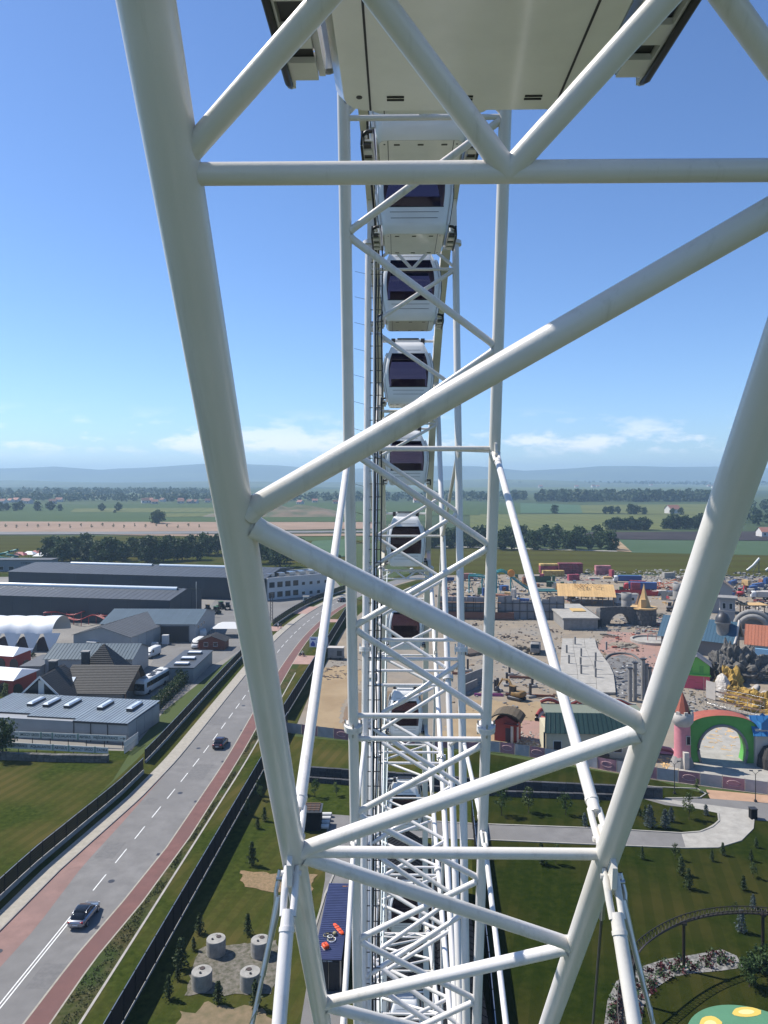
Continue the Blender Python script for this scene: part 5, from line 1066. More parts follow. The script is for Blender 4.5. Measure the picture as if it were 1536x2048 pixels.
# brown coaster
BRS = mat('brown_steel', (.022, .015, .013), .45)
tp = [((1700, 715), 4.9), ((1600, 697), 4.9), ((1510, 688), 4.9), ((1400, 682), 4.9), ((1300, 688), 4.85), ((1200, 703), 4.8), ((1105, 730), 4.8), ((1030, 762), 4.75), ((960, 802), 4.7), ((895, 852), 4.6), ((850, 905), 4.4), ((820, 970), 4.0), ((800, 1050), 3.4), ((790, 1130), 2.7), ((792, 1210), 2.0), ((800, 1300), 1.4), ((820, 1400), 1.0)]
TP = [P(*q8(*q), z) for q, z in tp]; bc = thing('brown_coaster', 'low brown steel coaster track curving over the gravel bed', 'roller coaster', (TP[6].x, TP[6].y, 0)); o0 = Vector((TP[6].x, TP[6].y, 0)); TP = [q - o0 for q in TP]
def dens(pts, n):
    o = []
    for a, b in zip(pts, pts[1:]): o += [a.lerp(b, i/n) for i in range(n)]
    o += [pts[-1]]
    for _ in range(2): o = [o[0]] + [(o[i-1] + o[i]*2 + o[i+1])/4 for i in range(1, len(o)-1)] + [o[-1]]
    return o
DP = dens(TP, 4)
part(bc, 'spine', MB().path([q - Vector((0,0,.45)) for q in DP], .075, 10), BRS)
side = []
for i, q in enumerate(DP): d = (DP[min(i+1, len(DP)-1)] - DP[max(i-1, 0)]).normalized(); side.append(Vector((d.y, -d.x, 0)).normalized()*.38)
for s in (-1, 1): part(bc, 'rail', MB().path([q + n*s for q, n in zip(DP, side)], .042, 8), BRS)
for i in range(0, len(DP)): part(bc, 'cross_tie', MB().path([DP[i] - side[i], DP[i] - Vector((0,0,.42)), DP[i] + side[i]], .035, 6), BRS)
for i in range(0, len(DP) - 1): part(bc, 'lacing', MB().tube(DP[i] - side[i], DP[i+1] - Vector((0,0,.42)), .025, 5), BRS); part(bc, 'lacing', MB().tube(DP[i] + side[i], DP[i+1] - Vector((0,0,.42)), .025, 5), BRS)
for i in (2, 6, 10): q = TP[i]; s = part(bc, 'support_column', MB().tube((q.x, q.y, 0), (q.x, q.y, q.z - .4), .14, 12), BRS); part(s, 'footing', MB().lathe([(.5, 0), (.5, .3), (.001, .32)], (q.x, q.y, 0), 12, False), PALEC); part(s, 'column_head', B(q.x-.22, q.x+.22, q.y-.22, q.y+.22, q.z-.62, q.z-.42), BRS)
# gravel flower bed and pond
patch('gravel_bed', mat('white_gravel', (.24, .23, .215), .95, col2=(.09, .088, .08), scale=2.2, detail=10, bump=.7, bscale=9, dist=.05, lo=.42, hi=.6), .045, [q8(*q) for q in ((690, 1330), (715, 1150), (760, 1055), (870, 985), (1000, 945), (1150, 920), (1300, 893), (1375, 925), (1410, 985), (1290, 1002), (1150, 1015), (1050, 1032), (960, 1090), (900, 1180), (880, 1330))])
rng = random.Random(21); ma, mb_ = MB(), MB()
for i in range(150):
    t = rng.random(); k_ = rng.random()
    o_ = [(700, 1300), (735, 1100), (870, 990), (1100, 932), (1300, 900)]; i_ = [(880, 1300), (905, 1180), (990, 1075), (1150, 1012), (1380, 975)]
    s_ = t*4; a_ = int(min(3, s_)); f_ = s_ - a_
    po = Vector(o_[a_]).lerp(Vector(o_[a_+1]), f_); pi_ = Vector(i_[a_]).lerp(Vector(i_[a_+1]), f_); q = po.lerp(pi_, .06 + .88*k_); c = P(*q8(q.x, q.y))
    for j in range(16): (ma if (k_*3 + rng.random()*.8) % 2 > 1 else mb_).leaf(c + Vector((rng.gauss(0, .16), rng.gauss(0, .16), rng.uniform(.08, .5))), .13, rng)
tag(obj('bedding_plants', ma, leafmat('dark_red_leaf', (.06, .012, .016), (.10, .02, .025), 3)), 'dark red bedding plants in the pale gravel crescent', 'plants', kind='stuff'); tag(obj('bedding_plants', mb_, leafmat('bed_green', (.03, .055, .02), (.05, .08, .03), 3)), 'green bedding plants in the pale gravel crescent', 'plants', kind='stuff')
TEALP = mat('splash_teal', (.085, .22, .12), .6, var=.1, scale=.6); YEL = mat('splash_yellow', (.62, .44, .09), .6); YEL2 = mat('splash_cream', (.72, .58, .25), .6)
c = P(*q8(1490, 1420)); ps = struct('splash_pad', MB().lathe([(5.3, .06), (5.3, .1), (.001, .11)], (c.x, c.y, 0), 64, False), TEALP)
for x_, y_, rx, ry, n_ in ((1425, 1220, 75, 26, 'fried'), (1240, 1285, 60, 45, 'b'), (1560, 1330, 60, 30, 'c')):
    pts = [P(*q8(x_ + rx*math.cos(t*.4)*(1 + .1*math.sin(t*1.3)), y_ + ry*math.sin(t*.4))) for t in range(16)]; struct('splash_pad_spot', MB().poly([Vector((q.x, q.y, .118)) for q in pts]), YEL)
    pts = [P(*q8(x_ + rx*.55*math.cos(t*.4), y_ + ry*.5*math.sin(t*.4))) for t in range(16)]; struct('splash_pad_spot', MB().poly([Vector((q.x, q.y, .124)) for q in pts]), YEL2)

# ------------------------------------------------------------------ themed gate and street
GRN = mat('gate_green', (.09, .33, .06), .6, var=.15, scale=.8); PNK = mat('gate_pink', (.58, .22, .25), .6, var=.15, scale=1); RBR = mat('gate_red_brown', (.33, .085, .05), .7, var=.2, scale=1); OFFW = mat('off_white_render', (.48, .44, .39), .7, var=.12, scale=1); BLU = mat('bright_blue_roof', (.03, .16, .36), .5, var=.1)
p = P(*q7(1277, 1278)); ag = thing('arch_gate', 'big green archway with red-brown top on the unfinished themed street', 'archway', p, -.06)
W_, H_, D_ = 5.2, 7.4, 2.6
def arch_pts(w, h, n=16, base=0): return [(w*math.cos(math.pi*i/n), base + h*math.sin(math.pi*i/n)) for i in range(n + 1)]
ins = [(3.75*math.cos(math.radians(-18) + math.radians(216)*i/20), 2.0 + 3.9*math.sin(math.radians(-18) + math.radians(216)*i/20)) for i in range(21)]; ins[0] = (3.4, 0); ins[-1] = (-3.4, 0)
oth = [(W_, 0), (W_, 5.6)] + [(W_*math.cos(math.pi*i/16), 5.6 + 1.9*math.sin(math.pi*i/16)) for i in range(1, 16)] + [(-W_, 5.6), (-W_, 0)]
mb = MB(); n1, n2 = len(oth), len(ins)
def blend(poly, k): 
    L = [0]
    for a, b in zip(poly, poly[1:]): L.append(L[-1] + math.dist(a, b))
    t = k*L[-1]
    for i in range(len(poly)-1):
        if L[i+1] >= t - 1e-9: f = (t - L[i])/max(1e-9, L[i+1]-L[i]); return (poly[i][0] + (poly[i+1][0]-poly[i][0])*f, poly[i][1] + (poly[i+1][1]-poly[i][1])*f)
NK = 48; O = [blend(oth, i/NK) for i in range(NK+1)]; I = [blend(ins, i/NK) for i in range(NK+1)]
for y0, y1, m_, nm in ((0, D_, GRN, 'arch_body'),):
    vs = [(a, y0, b) for a, b in O] + [(a, y0, b) for a, b in I] + [(a, y1, b) for a, b in O] + [(a, y1, b) for a, b in I]; K = NK + 1
    fs = []
    for i in range(NK): fs += [(i, K+i, K+i+1, i+1), (2*K+i+1, 3*K+i+1, 3*K+i, 2*K+i), (K+i, 3*K+i, 3*K+i+1, K+i+1)]
    part(ag, nm, MB().add(vs, fs), m_)
tv = [(a*1.012, y, b + .06) for y in (-.25, D_+.25) for a, b in O if b > 5.3]; nt_ = len(tv)//2
part(ag, 'arch_roof', MB().add(tv, [(i, nt_+i, nt_+i+1, i+1) for i in range(nt_-1)]), RBR)
part(ag, 'arch_trim', MB().path([(a, -.05, b) for a, b in I], .22, 8), CONC)
p = P(*q7(1045, 1292)); tw = thing('pink_tower', 'round pink tower with white collar and cone roof left of the green arch', 'tower', p)
part(tw, 'shaft', MB().lathe([(1.5, 0), (1.35, .6), (1.25, 2), (1.2, 6.4)], n=24), PNK); part(tw, 'collar', MB().lathe([(1.2, 6.3), (1.65, 7.0), (1.7, 8.2), (1.45, 8.3), (1.45, 8.35), (.01, 8.36)], n=24), OFFW)
for k_ in range(8): a = k_*math.pi/4; part(tw, 'merlon', B(-.28, .28, -.12, .12, 8.2, 8.7, Matrix.Rotation(a, 4, 'Z') @ Matrix.Translation((0, 1.5, 0))), OFFW)
part(tw, 'cone_roof', MB().lathe([(1.3, 8.37), (.7, 10.0), (.01, 11.6)], n=8, smooth=False), RBR)
part(tw, 'cone_facet', MB().add([(.93, -.93, 8.4), (1.32, 0, 8.4), (0, 0, 11.65)], [(0, 1, 2)]), GRN)
part(tw, 'rockwork_base', MB().lathe([(1.9, 0), (1.75, .5), (1.5, 1.1), (1.3, 1.6)], n=9, smooth=False), CONC); wf = part(tw, 'window', B(.1, .8, -1.32, -1.15, 3.6, 5.0), OFFW); part(wf, 'pane', B(.2, .7, -1.34, -1.325, 3.7, 4.9), MATS['window_glass'])
part(tw, 'buttress', MB().prism([(-.4, -1.9), (.35, -1.9), (.35, -1.0), (-.4, -1.0)], 0, 2.6), OFFW)
p = P(*q7(960, 1240)); cw = thing('curved_ramp_wall', 'low curved pink ramp beside the pink tower', 'wall', p); part(cw, 'wall', MB().path([Vector((2.6*math.cos(t*.25) - 1, 2.6*math.sin(t*.25), .5)) for t in range(11)], .35, 6), PNK); part(cw, 'paved_fan', MB().poly([Vector((2.4*math.cos(t*.25) - 1, 2.4*math.sin(t*.25), .2)) for t in range(11)]), PNK)
p = P(*q7(1510, 1292)); bh = thing('blue_roofed_gatehouse', 'gatehouse with bright blue roofs beside the green arch at the right edge', 'building', (p.x + 1.2, p.y, 0), -.06)
part(bh, 'wall', B(-2.4, 5, 0, 4, 0, 5.6), OFFW); part(bh, 'rock_cave', MB().lathe([(2.6, 0), (2.4, 1.6), (1.6, 3.0), (.01, 3.5)], (.2, -.6, 0), 10, False), mat('dark_rock', (.03, .028, .028), .9, bump=.8, bscale=3)); panel_roof(bh, (-2.9, -.6, 4.7), (5.4, -.6, 4.7), (5.2, 2, 7.2), (-2.6, 2, 7.2), 8, BLU); part(bh, 'blue_dormer', gable_walls(-1.6, .6, -.3, 2, 1, 2, 'y'), BLU).location = (0, 0, 5.6)
# red hut
THB = mat('thatch', (.075, .055, .035), .95, col2=(.13, .10, .06), scale=6, bump=.8, bscale=20, random_obj=.2); HRED = mat('hut_red', (.28, .035, .025), .7, var=.15)
p = P(1012, 1484); rh = thing('red_hut', 'small red hut with curved thatch roof on the sandy plot', 'hut', p, -.35)
part(rh, 'wall', gable_walls(-2.0, 2.0, 0, 3.0, 3.4, 4.4, 'y'), HRED); part(rh, 'porch_wall', B(.9, 1.3, -.6, 0, 0, 3.0), OFFW); part(rh, 'doorway', B(-.1, .85, -.03, -.003, 0, 2.4), mat('dark_interior', (.05, .03, .035), .8)); part(rh, 'porch_beam', B(-.3, 2.2, -.7, -.02, 3.0, 3.2), HRED)
part(rh, 'corner_post', B(1.85, 2.15, -.12, .12, 0, 3.3), OFFW)
for i in range(9):
    t0, t1 = math.pi*(.1 + .8*i/9), math.pi*(.1 + .8*(i+1.1)/9); f = lambda t: (2.9*math.cos(t), 3.1 + 2.0*math.sin(t))
    a, b = f(t0), f(t1); part(rh, 'thatch_course', thick([(a[0], -.8, a[1]), (a[0], 3.7, a[1]), (b[0], 3.7, b[1]), (b[0], -.8, b[1])], .22), THB)
# red curving walls and dark green roof building
p = P(*q7(300, 1105)); rw = thing('curved_red_wall', 'red curving garden wall with white base and steps', 'wall', p)
pts = [P(*q7(x_, y_)) - p for x_, y_ in ((210, 1040), (230, 1005), (290, 985), (360, 985), (370, 1040), (300, 1075), (240, 1050))]
for zz, rr_2, m_ in ((1.1, .3, HRED), (.35, .42, OFFW)): part(rw, 'wall_band', MB().path([q + Vector((0, 0, zz)) for q in dens(pts, 4)], rr_2, 8), m_)
for i in range(6): part(rw, 'step', B(.6 + 0*i, 4.2, -.3 + .5*i, .2 + .5*i, 0, .15 + .18*i), [OFFW, CONC][i % 2])
p2 = P(*q7(460, 1030)); col_ = thing('red_column', 'single red column standing behind the garden wall', 'column', p2); part(col_, 'shaft', MB().tube((0,0,0), (0,0,4.2), .38, 14), HRED); part(col_, 'capital', MB().tube((0,0,4.2), (0,0,4.5), .5, 14), HRED)
p = P(*q7(560, 1250)); gb = thing('green_roofed_shop', 'cream shop with dark green mansard roof and wavy red parapet', 'building', p, -.05); DGN = mat('dark_green_roof', (.018, .05, .045), .5, var=.15, random_obj=.08); CRM = mat('cream_plaster', (.52, .47, .33), .7, var=.1)
part(gb, 'wall', B(-8.2, 8.2, 0, 7, 0, 4.2), CRM); panel_roof(gb, (-8.5, -.5, 4.0), (8.5, -.5, 4.0), (8.0, 2.0, 6.6), (-8.0, 2.0, 6.6), 22, DGN); part(gb, 'flat_roof', B(-8, 8, 2.0, 7.2, 6.3, 6.6), mat('moss_grey', (.15, .17, .13), .9))
part(gb, 'wavy_parapet', MB().path([(-8 + i*.5, 7.1, 6.8 + .45*math.sin(i*.55)) for i in range(33)], .28, 8), HRED); part(gb, 'wavy_coping', MB().path([(-8 + i*.5, 7.1, 7.12 + .45*math.sin(i*.55)) for i in range(33)], .13, 8), OFFW)
for i in range(5): window(gb, -6.4 + 3.2*i, 0, 1.0, 1.2, 1.6)
part(gb, 'gutter_post', B(-8.6, -8.3, -.2, .1, 0, 4.0), DSTEEL); part(gb, 'canopy', B(-1.2, 1.6, -1.2, -.02, .15, .9), DSTEEL)
# green and pink house
p = P(*qa(882, 1180)); gp = thing('green_pink_house', 'small house front in bright green over pink on the themed street', 'house', p, -.35); BGN = mat('bright_green', (.14, .42, .07), .6); HPK = mat('hot_pink', (.55, .09, .15), .6)
part(gp, 'lower_wall', B(-2.6, 2.6, 0, 5, 0, 3.0), HPK); part(gp, 'upper_wall', gable_walls(-2.6, 2.6, 0, 5, 2.2, 4.0, 'y'), BGN).location = (0, 0, 3.01); part(gp, 'ledge', B(-2.8, 2.8, -.6, 0, 2.95, 3.2), BGN); gable_roof(gp, -2.6, 2.6, 0, 5, 5.2, 7.0, 'y', mat('grey_slate', (.24, .23, .23), .7, var=.2, random_obj=.1), 6, .5, .03)
for x_ in (-1.2, 1.0): part(gp, 'shutter', B(x_-.4, x_+.4, -.05, -.003, 3.6, 5.0), GRN)
part(gp, 'sign_outline', MB().path([(-1.5, -.02, .8), (-1.5, -.02, 1.9), (-.3, -.02, 1.9), (-.3, -.02, 1.4), (1.2, -.02, 1.4), (1.2, -.02, .8)], .03, 5), RBR)
chm = part(gp, 'chimney', B(-1.0, 0, 3, 3.8, 5.6, 8.6), mat('pink_brick', (.40, .22, .16), .8, var=.2)); part(chm, 'chimney_cap', B(-1.1, .1, 2.9, 3.9, 8.6, 8.8), OFFW)
# blue-roofed building with turret
TEALR = mat('petrol_roof', (.018, .075, .125), .45, var=.1, random_obj=.05)
p = P(*qa(1200, 905)); tb_ = thing('petrol_roofed_hall', 'long hall with petrol-blue roof and white curved gable', 'building', p, -.62)
part(tb_, 'wall', gable_walls(-17, 0, 0, 10, 4.4, 8.4, 'x'), mat('plaster_dark', (.16, .155, .15), .8)); gable_roof(tb_, -17, 0, 0, 10, 4.4, 8.4, 'x', TEALR, 24, .8, .04)
for s in (0, 1): part(tb_, 'gable_trim', MB().path([(.9, -.8 if s == 0 else 10.8, 3.9), (.9, 2.2 if s == 0 else 7.8, 5.7), (.9, 5, 8.9)], .3, 6), OFFW)
for i in range(3): window(tb_, 2.2 + 2.8*i, 0, 1.2, 1.2, 2.0, 'x')
part(tb_, 'green_awning', MB().add([(-16, -.02, 3.4), (-9, -.02, 3.4), (-9, -1.8, 2.6), (-16, -1.8, 2.6)], [(0,1,2,3)]), mat('mint_awning', (.18, .42, .30), .6))
tu = part(tb_, 'turret', MB().lathe([(1.5, 5), (1.5, 8.0), (1.9, 8.2), (1.9, 8.6)], (-2.5, 2.5, 0), 20), CONC); part(tu, 'turret_dome', MB().lathe([(1.85, 8.61), (1.7, 9.6), (1.1, 10.6), (.01, 11.1)], (-2.5, 2.5, 0), 20), DSTEEL)
p = P(*qa(1165, 660)); tt = thing('stair_tower', 'square pale tower with overhanging flat roof behind the petrol-blue hall', 'tower', p, -.4); part(tt, 'wall', B(-2, 2, 0, 4, 0, 9.5), mat('tower_grey', (.30, .30, .30), .8, var=.15)); part(tt, 'roof', B(-2.7, 2.7, -.7, 4.7, 9.51, 10.1), CONC); part(tt, 'mid_cornice', B(-2.15, 2.15, -.15, 4.15, 6.0, 6.3), OFFW)
for x_ in (-.9, .9): window(tt, x_, 0, 6.8, .8, 1.6); window(tt, x_ + 2, 2, 6.8, .6, 1.4, 'x')
p = P(*qa(1135, 490)); oh = thing('timbered_house', 'tall unfinished house with orange boarding and pale gable in the background', 'house', p, -.4); part(oh, 'wall', gable_walls(-4, 2.5, 0, 6, 8.5, 11, 'y'), mat('tower_grey', (.30, .30, .30), .8)); gable_roof(oh, -4, 2.5, 0, 6, 8.5, 11, 'y', mat('buff_roof', (.38, .26, .17), .8, random_obj=.08), 6, .5, .02); part(oh, 'boarding', B(-6.5, -4.02, -1, 0, 2, 7.5), mat('orange_ply', (.52, .27, .09), .8)); part(oh, 'red_panel', B(-3.8, -1.4, -.05, -.003, 5.5, 9.5), RBR)
p = P(*qa(1470, 930)); rt = thing('red_tiled_villa', 'cream villa with orange-red tiled roof at the right edge', 'house', p, -.5); part(rt, 'wall', gable_walls(-3, 6, 0, 8, 4.6, 8.2, 'x'), OFFW); gable_roof(rt, -3, 6, 0, 8, 4.6, 8.2, 'x', mat('red_tile', (.38, .13, .07), .8, var=.2, random_obj=.1), 14, .7, .05); part(rt, 'blue_bay', B(-1.2, 1.8, -1.4, -.01, .6, 3.4), mat('pale_blue', (.25, .45, .62), .5)); part(rt, 'balcony', B(-2.6, 2.4, -1.7, -.02, .0, .55), OFFW)
p = P(*qa(1405, 745)); sa = thing('grey_shell_arch', 'grey rounded shell arch of bare concrete behind the petrol-blue hall', 'building', p, -.4)
for rr2, y_, h2 in ((4.6, 3.5, 1.0), (3.6, 1.5, .85)): part(sa, 'shell_ring', MB().path([(rr2*math.cos(math.pi*i/14), y_, 3 + rr2*math.sin(math.pi*i/14)) for i in range(15)], .7, 8), CONC)
part(sa, 'shell_wall', MB().poly([(4.4*math.cos(math.pi*i/14), 4.2, 3 + 4.4*math.sin(math.pi*i/14)) for i in range(15)] + [(-4.4, 4.2, 0), (4.4, 4.2, 0)]), CONC); part(sa, 'plinth', B(-5.2, 5.2, .5, 4, 0, 2.6), CONC)
# rockwork
def rock(name, label, loc, s, m, seed, rough=.45, freq=.6, cat='rockwork', n=(26, 16)):
    nu, nv = n; vs = []; off = Vector((seed*7.3, seed*3.1, 0))
    for j in range(nv + 1):
        ph = math.pi*.5*j/nv
        for i in range(nu):
            th_ = 2*math.pi*i/nu; d = Vector((math.cos(th_)*math.cos(ph), math.sin(th_)*math.cos(ph), math.sin(ph)))
            k = 1 + rough*mnoise.noise(d*2.2/freq*.6 + off) + rough*.6*mnoise.noise(d*5/freq*.6 + off) + rough*.3*mnoise.noise(d*11 + off)
            vs.append((d.x*s[0]*k, d.y*s[1]*k, max(0, d.z*s[2]*k)))
    o = obj(name, MB().add(vs, [(j*nu+i, j*nu+(i+1) % nu, (j+1)*nu+(i+1) % nu, (j+1)*nu+i) for j in range(nv) for i in range(nu)], False), m); o.location = loc
    return tag(o, label, cat)
RKG = mat('grey_rockwork', (.15, .14, .125), .9, col2=(.07, .066, .06), scale=1.2, detail=8, bump=.9, bscale=2, dist=.2); RKY = mat('yellow_rockwork', (.42, .27, .06), .9, col2=(.26, .16, .035), scale=1.0, detail=8, bump=.9, bscale=2.5, dist=.2)
for i, (x_, y_, s, lab) in enumerate(((1090, 1120, (3.6, 3.5, 5.0), 'grey sculpted rock nearest the green and pink house'), (1200, 1060, (4.2, 4, 6.4), 'tallest grey sculpted rock crag behind the yellow rockwork'), (1330, 1080, (4.5, 4, 4.6), 'grey rock crag right of the tallest one'), (1450, 1080, (5, 4, 4.2), 'grey sculpted rock at the right edge'))): rock('rock_crag', lab, P(*qa(x_, y_)), s, RKG, i + 1, .6)
for i, (x_, y_, s, lab) in enumerate(((1180, 1200, (2.9, 2.6, 4.6), 'tall domed lump of yellow-ochre rockwork with pale back'), (1280, 1290, (3.4, 2.2, 2.6), 'low yellow-ochre rockwork lump inside the scaffold'), (1390, 1330, (3.6, 2.2, 2.8), 'yellow-ochre rockwork lump in the middle of the run'), (1500, 1370, (4, 2.4, 3.0), 'yellow-ochre rockwork lump at the right edge'))): rock('yellow_rock', lab, P(*qa(x_, y_)), s, RKY, i + 11, .5)
p = P(*qa(1120, 1230)); rock('rock_shell_back', 'white sprayed backing shell left of the yellow dome', p, (1.6, 2.2, 4.2), OFFW, 20, .08)
o0 = P(*qa(975, 1350)); sc_ = thing('scaffold', 'scaffold with plank decks running along the yellow rockwork', 'scaffolding', o0); SPX = [(975, 1350), (1060, 1375), (1160, 1400), (1270, 1425), (1380, 1450), (1500, 1480)]
SPT = [P(*qa(*q)) - o0 for q in SPX]
for i, q in enumerate(SPT):
    for b_ in (0, 1.3): part(sc_, 'standard', MB().tube(q + Vector((0, b_, 0)), q + Vector((0, b_, 5.6 if i < 2 else 3.8)), .045, 6), STEEL)
for a, b in zip(SPT, SPT[1:]):
    for z_ in (1.9, 3.6): part(sc_, 'plank_deck', thick([a + Vector((0, 0, z_)), b + Vector((0, 0, z_)), b + Vector((0, 1.2, z_)), a + Vector((0, 1.2, z_))], .08), MATS['timber'])
    for z_ in (1.0, 2.8, 4.4): part(sc_, 'ledger', MB().tube(a + Vector((0, 0, z_)), b + Vector((0, 0, z_)), .035, 6), STEEL)
    part(sc_, 'scaffold_brace', MB().tube(a + Vector((0, -.05, .2)), b + Vector((0, -.05, 3.6)), .035, 6), STEEL)
part(sc_, 'white_sheet', thick([SPT[0] + Vector((-.2, -.15, 2.0)), SPT[1] + Vector((-.2, -.15, 2.0)), SPT[1] + Vector((-.2, -.15, 5.4)), SPT[0] + Vector((-.2, -.15, 5.4))], .03), OFFW)
for i, (x_, y_) in enumerate(((1420, 1180), (1490, 1240))): p = P(*qa(x_, y_)); o = thing('plastic_slide', ['upper', 'lower'][i] + ' of two pale tarpaulin rolls beside the yellow rockwork', 'tarpaulin', p, -.6); part(o, 'roll', loft([(-3, .35, 0, .5, .6), (-1, .6, 0, .6, .6), (1.5, .5, 0, .5, .6), (3.2, .3, 0, .35, .6)], 12), OFFW)

# ------------------------------------------------------------------ concrete works on the site
PGR = mat('precast_grey', (.24, .235, .24), .85, var=.15, scale=.5, random_obj=.08)
def wall_run(label, a, b, h, n, bars=True, tops=None):
    a = P(*a); b = P(*b); d = b - a; L = d.length; t = thing('panel_wall', label, 'wall', a, math.atan2(d.y, d.x)); w = L/n
    for i in range(n): part(t, 'wall_panel', B(i*w + .03, (i+1)*w - .03, 0, .3, 0, (tops[i] if tops else h)), PGR)
    if bars:
        for i in range(n + 1): part(t, 'steel_post', B(i*w - .09, i*w + .09, -.25, -.02, 0, h*.98 if i % 2 else h*.8), DSTEEL)
        for z_ in (h*.33, h*.68): part(t, 'steel_rail', B(0, L, -.4, -.26, z_, z_ + .22), DSTEEL)
    return t
wall_run('grey precast panel wall with stepped sloping top and steel braces', q9(520, 528), q9(1030, 535), 7.2, 9, True, [7.2, 7.4, 6.2, 5.6, 5.6, 5.2, 6.4, 7.2, 7.4])
w2 = wall_run('dark scaffolded panel wall partly hidden behind the wheel', q9(60, 520), q9(500, 528), 6.8, 8)
for z_ in (1.5, 3.5, 5.2): part(w2, 'working_deck', B(0, 20, -1.6, -.42, z_, z_ + .1), MATS['timber'])
for i in range(11): part(w2, 'scaffold_tube', MB().tube((i*2.4, -1.6, 0), (i*2.4, -1.6, 6.6), .06, 6), DSTEEL)
part(w2, 'formwork', B(2, 24, -2.2, -1.7, .2, 2.4), mat('brown_formwork', (.14, .06, .04), .8))
p = P(*q7(365, 515)); pr = P(*q7(560, 515)); fb2 = thing('concrete_flat_block', 'single-storey concrete block with pale flat roof on the site', 'building', p, -.02); L = (pr - p).length
part(fb2, 'wall', B(0, L, 0, 25, 0, 3.2), CONC); part(fb2, 'roof_slab', B(-.4, L + .5, -.5, 25.3, 3.21, 3.6), PALEC)
for i in range(4): part(fb2, 'wall_panel', B(.2 + i*L/4, (i+1)*L/4 - .1, -.07, -.003, .1, 3.1), CONC)
part(fb2, 'plank_pile', B(5, 9, 10, 15, 3.61, 3.9, ), mat('yellow_timber', (.50, .33, .12), .8)); part(fb2, 'dark_side', B(L + .003, L + 1.6, 2, 24, 0, 3.0), MATS['dark_wall'])
# wooden pavilion
p = P(*q7(345, 372)); pr = P(*q7(650, 380)); d = pr - p; pv_ = thing('timber_pavilion', 'open timber pavilion with new pale wood gable roof', 'pavilion', p, math.atan2(d.y, d.x)); L = d.length; YTM = mat('new_timber', (.56, .36, .15), .75, var=.15, scale=.4, random_obj=.08)
gable_roof(pv_, 0, L, 0, 14, 3.6, 6.6, 'x', YTM, 22, .9, .03)
for i in range(6):
    for y_ in (0, 14): part(pv_, 'post', B(i*L/5 - .17, i*L/5 + .17, y_-.17, y_+.17, 0, 3.5), MATS['timber'])
for y_ in (0, 14): part(pv_, 'eave_beam', B(-.3, L + .3, y_-.15, y_+.15, 3.1, 3.4), MATS['timber'])
rng = random.Random(8)
for i in range(26): x_ = rng.uniform(.25, .75)*L; part(pv_, 'loose_batten', MB().tube((x_, rng.uniform(3, 6.5), 5.6 + rng.random()), (x_ + rng.uniform(-1.5, 1.5), rng.uniform(3, 7), 6.8 + rng.random()*.5), .07, 5), YTM)
# stone bridge and tower
BRG = mat('bridge_stone', (.13, .125, .12), .9, col2=(.08, .078, .075), scale=1.5, detail=8, bump=.6, bscale=3, dist=.1, random_obj=.15)
p = P(*q7(690, 490)); br = thing('stone_bridge', 'dark stone bridge arch on the site', 'bridge', p, .02); ins = [(2.9*1.8*math.cos(math.pi*i/16)*.62, 3.6*math.sin(math.pi*i/16)) for i in range(17)]; oth = [(6.2, 0), (6.2, 4.6), (3, 4.9), (0, 5.0), (-3, 4.9), (-6.2, 4.6), (-6.2, 0)]
O = [blend(oth, i/32) for i in range(33)]; I = [blend(ins, i/32) for i in range(33)]; K = 33
vs = [(a, 0, b) for a, b in O] + [(a, 0, b) for a, b in I] + [(a, 4, b) for a, b in O] + [(a, 4, b) for a, b in I]; fs = []
for i in range(32): fs += [(i, K+i, K+i+1, i+1), (2*K+i+1, 3*K+i+1, 3*K+i, 2*K+i), (K+i, 3*K+i, 3*K+i+1, K+i+1), (i+1, 2*K+i+1, 2*K+i, i)]
part(br, 'arch', MB().add(vs, fs), BRG)
for i in range(17): part(br, 'parapet_stone', B(-6.2 + i*.73, -6.2 + i*.73 + .65, -.15, .35, 4.75 + .25*math.sin(math.pi*i/16), 5.5 + .25*math.sin(math.pi*i/16)), BRG)
p = P(*q7(848, 498)); st_ = thing('stone_tower', 'squat stone tower with pale wooden pyramid framing on top', 'tower', (p.x, p.y + 3.6, 0)); part(st_, 'drum', MB().lathe([(3.5, 0), (3.4, 3), (3.7, 5.0)], n=14, smooth=False), BRG); part(st_, 'platform', MB().lathe([(4.0, 5.01), (4.0, 5.4), (.01, 5.6)], n=14, smooth=False), YTM)
part(st_, 'wooden_pyramid', MB().lathe([(2.1, 5.5), (.75, 9.6), (.01, 12.6)], n=4, smooth=False), YTM); part(st_, 'ply_box', B(-1.6, 0, -2.2, -.8, 5.5, 8.0), YTM)
rng = random.Random(14)
for k_ in range(60):
    a = k_*2*math.pi/20; r_ = k_//20; part(st_, 'facing_stone', B(-.5, .5, -.12, .12, .4 + r_*1.5, 1.7 + r_*1.5, Matrix.Rotation(a + .15*r_, 4, 'Z') @ Matrix.Translation((0, -3.5, 0))), BRG)
p = P(*q7(795, 380)); wc = thing('wooden_cone', 'small brown wooden cone standing left of the stone tower', 'framework', p); part(wc, 'cone', MB().lathe([(1.6, 0), (.7, 2.6), (.01, 4.4)], n=8, smooth=False), MATS['timber']); part(wc, 'finial', MB().tube((0,0,4.2), (0,0,5.0), .08, 6), MATS['timber'])
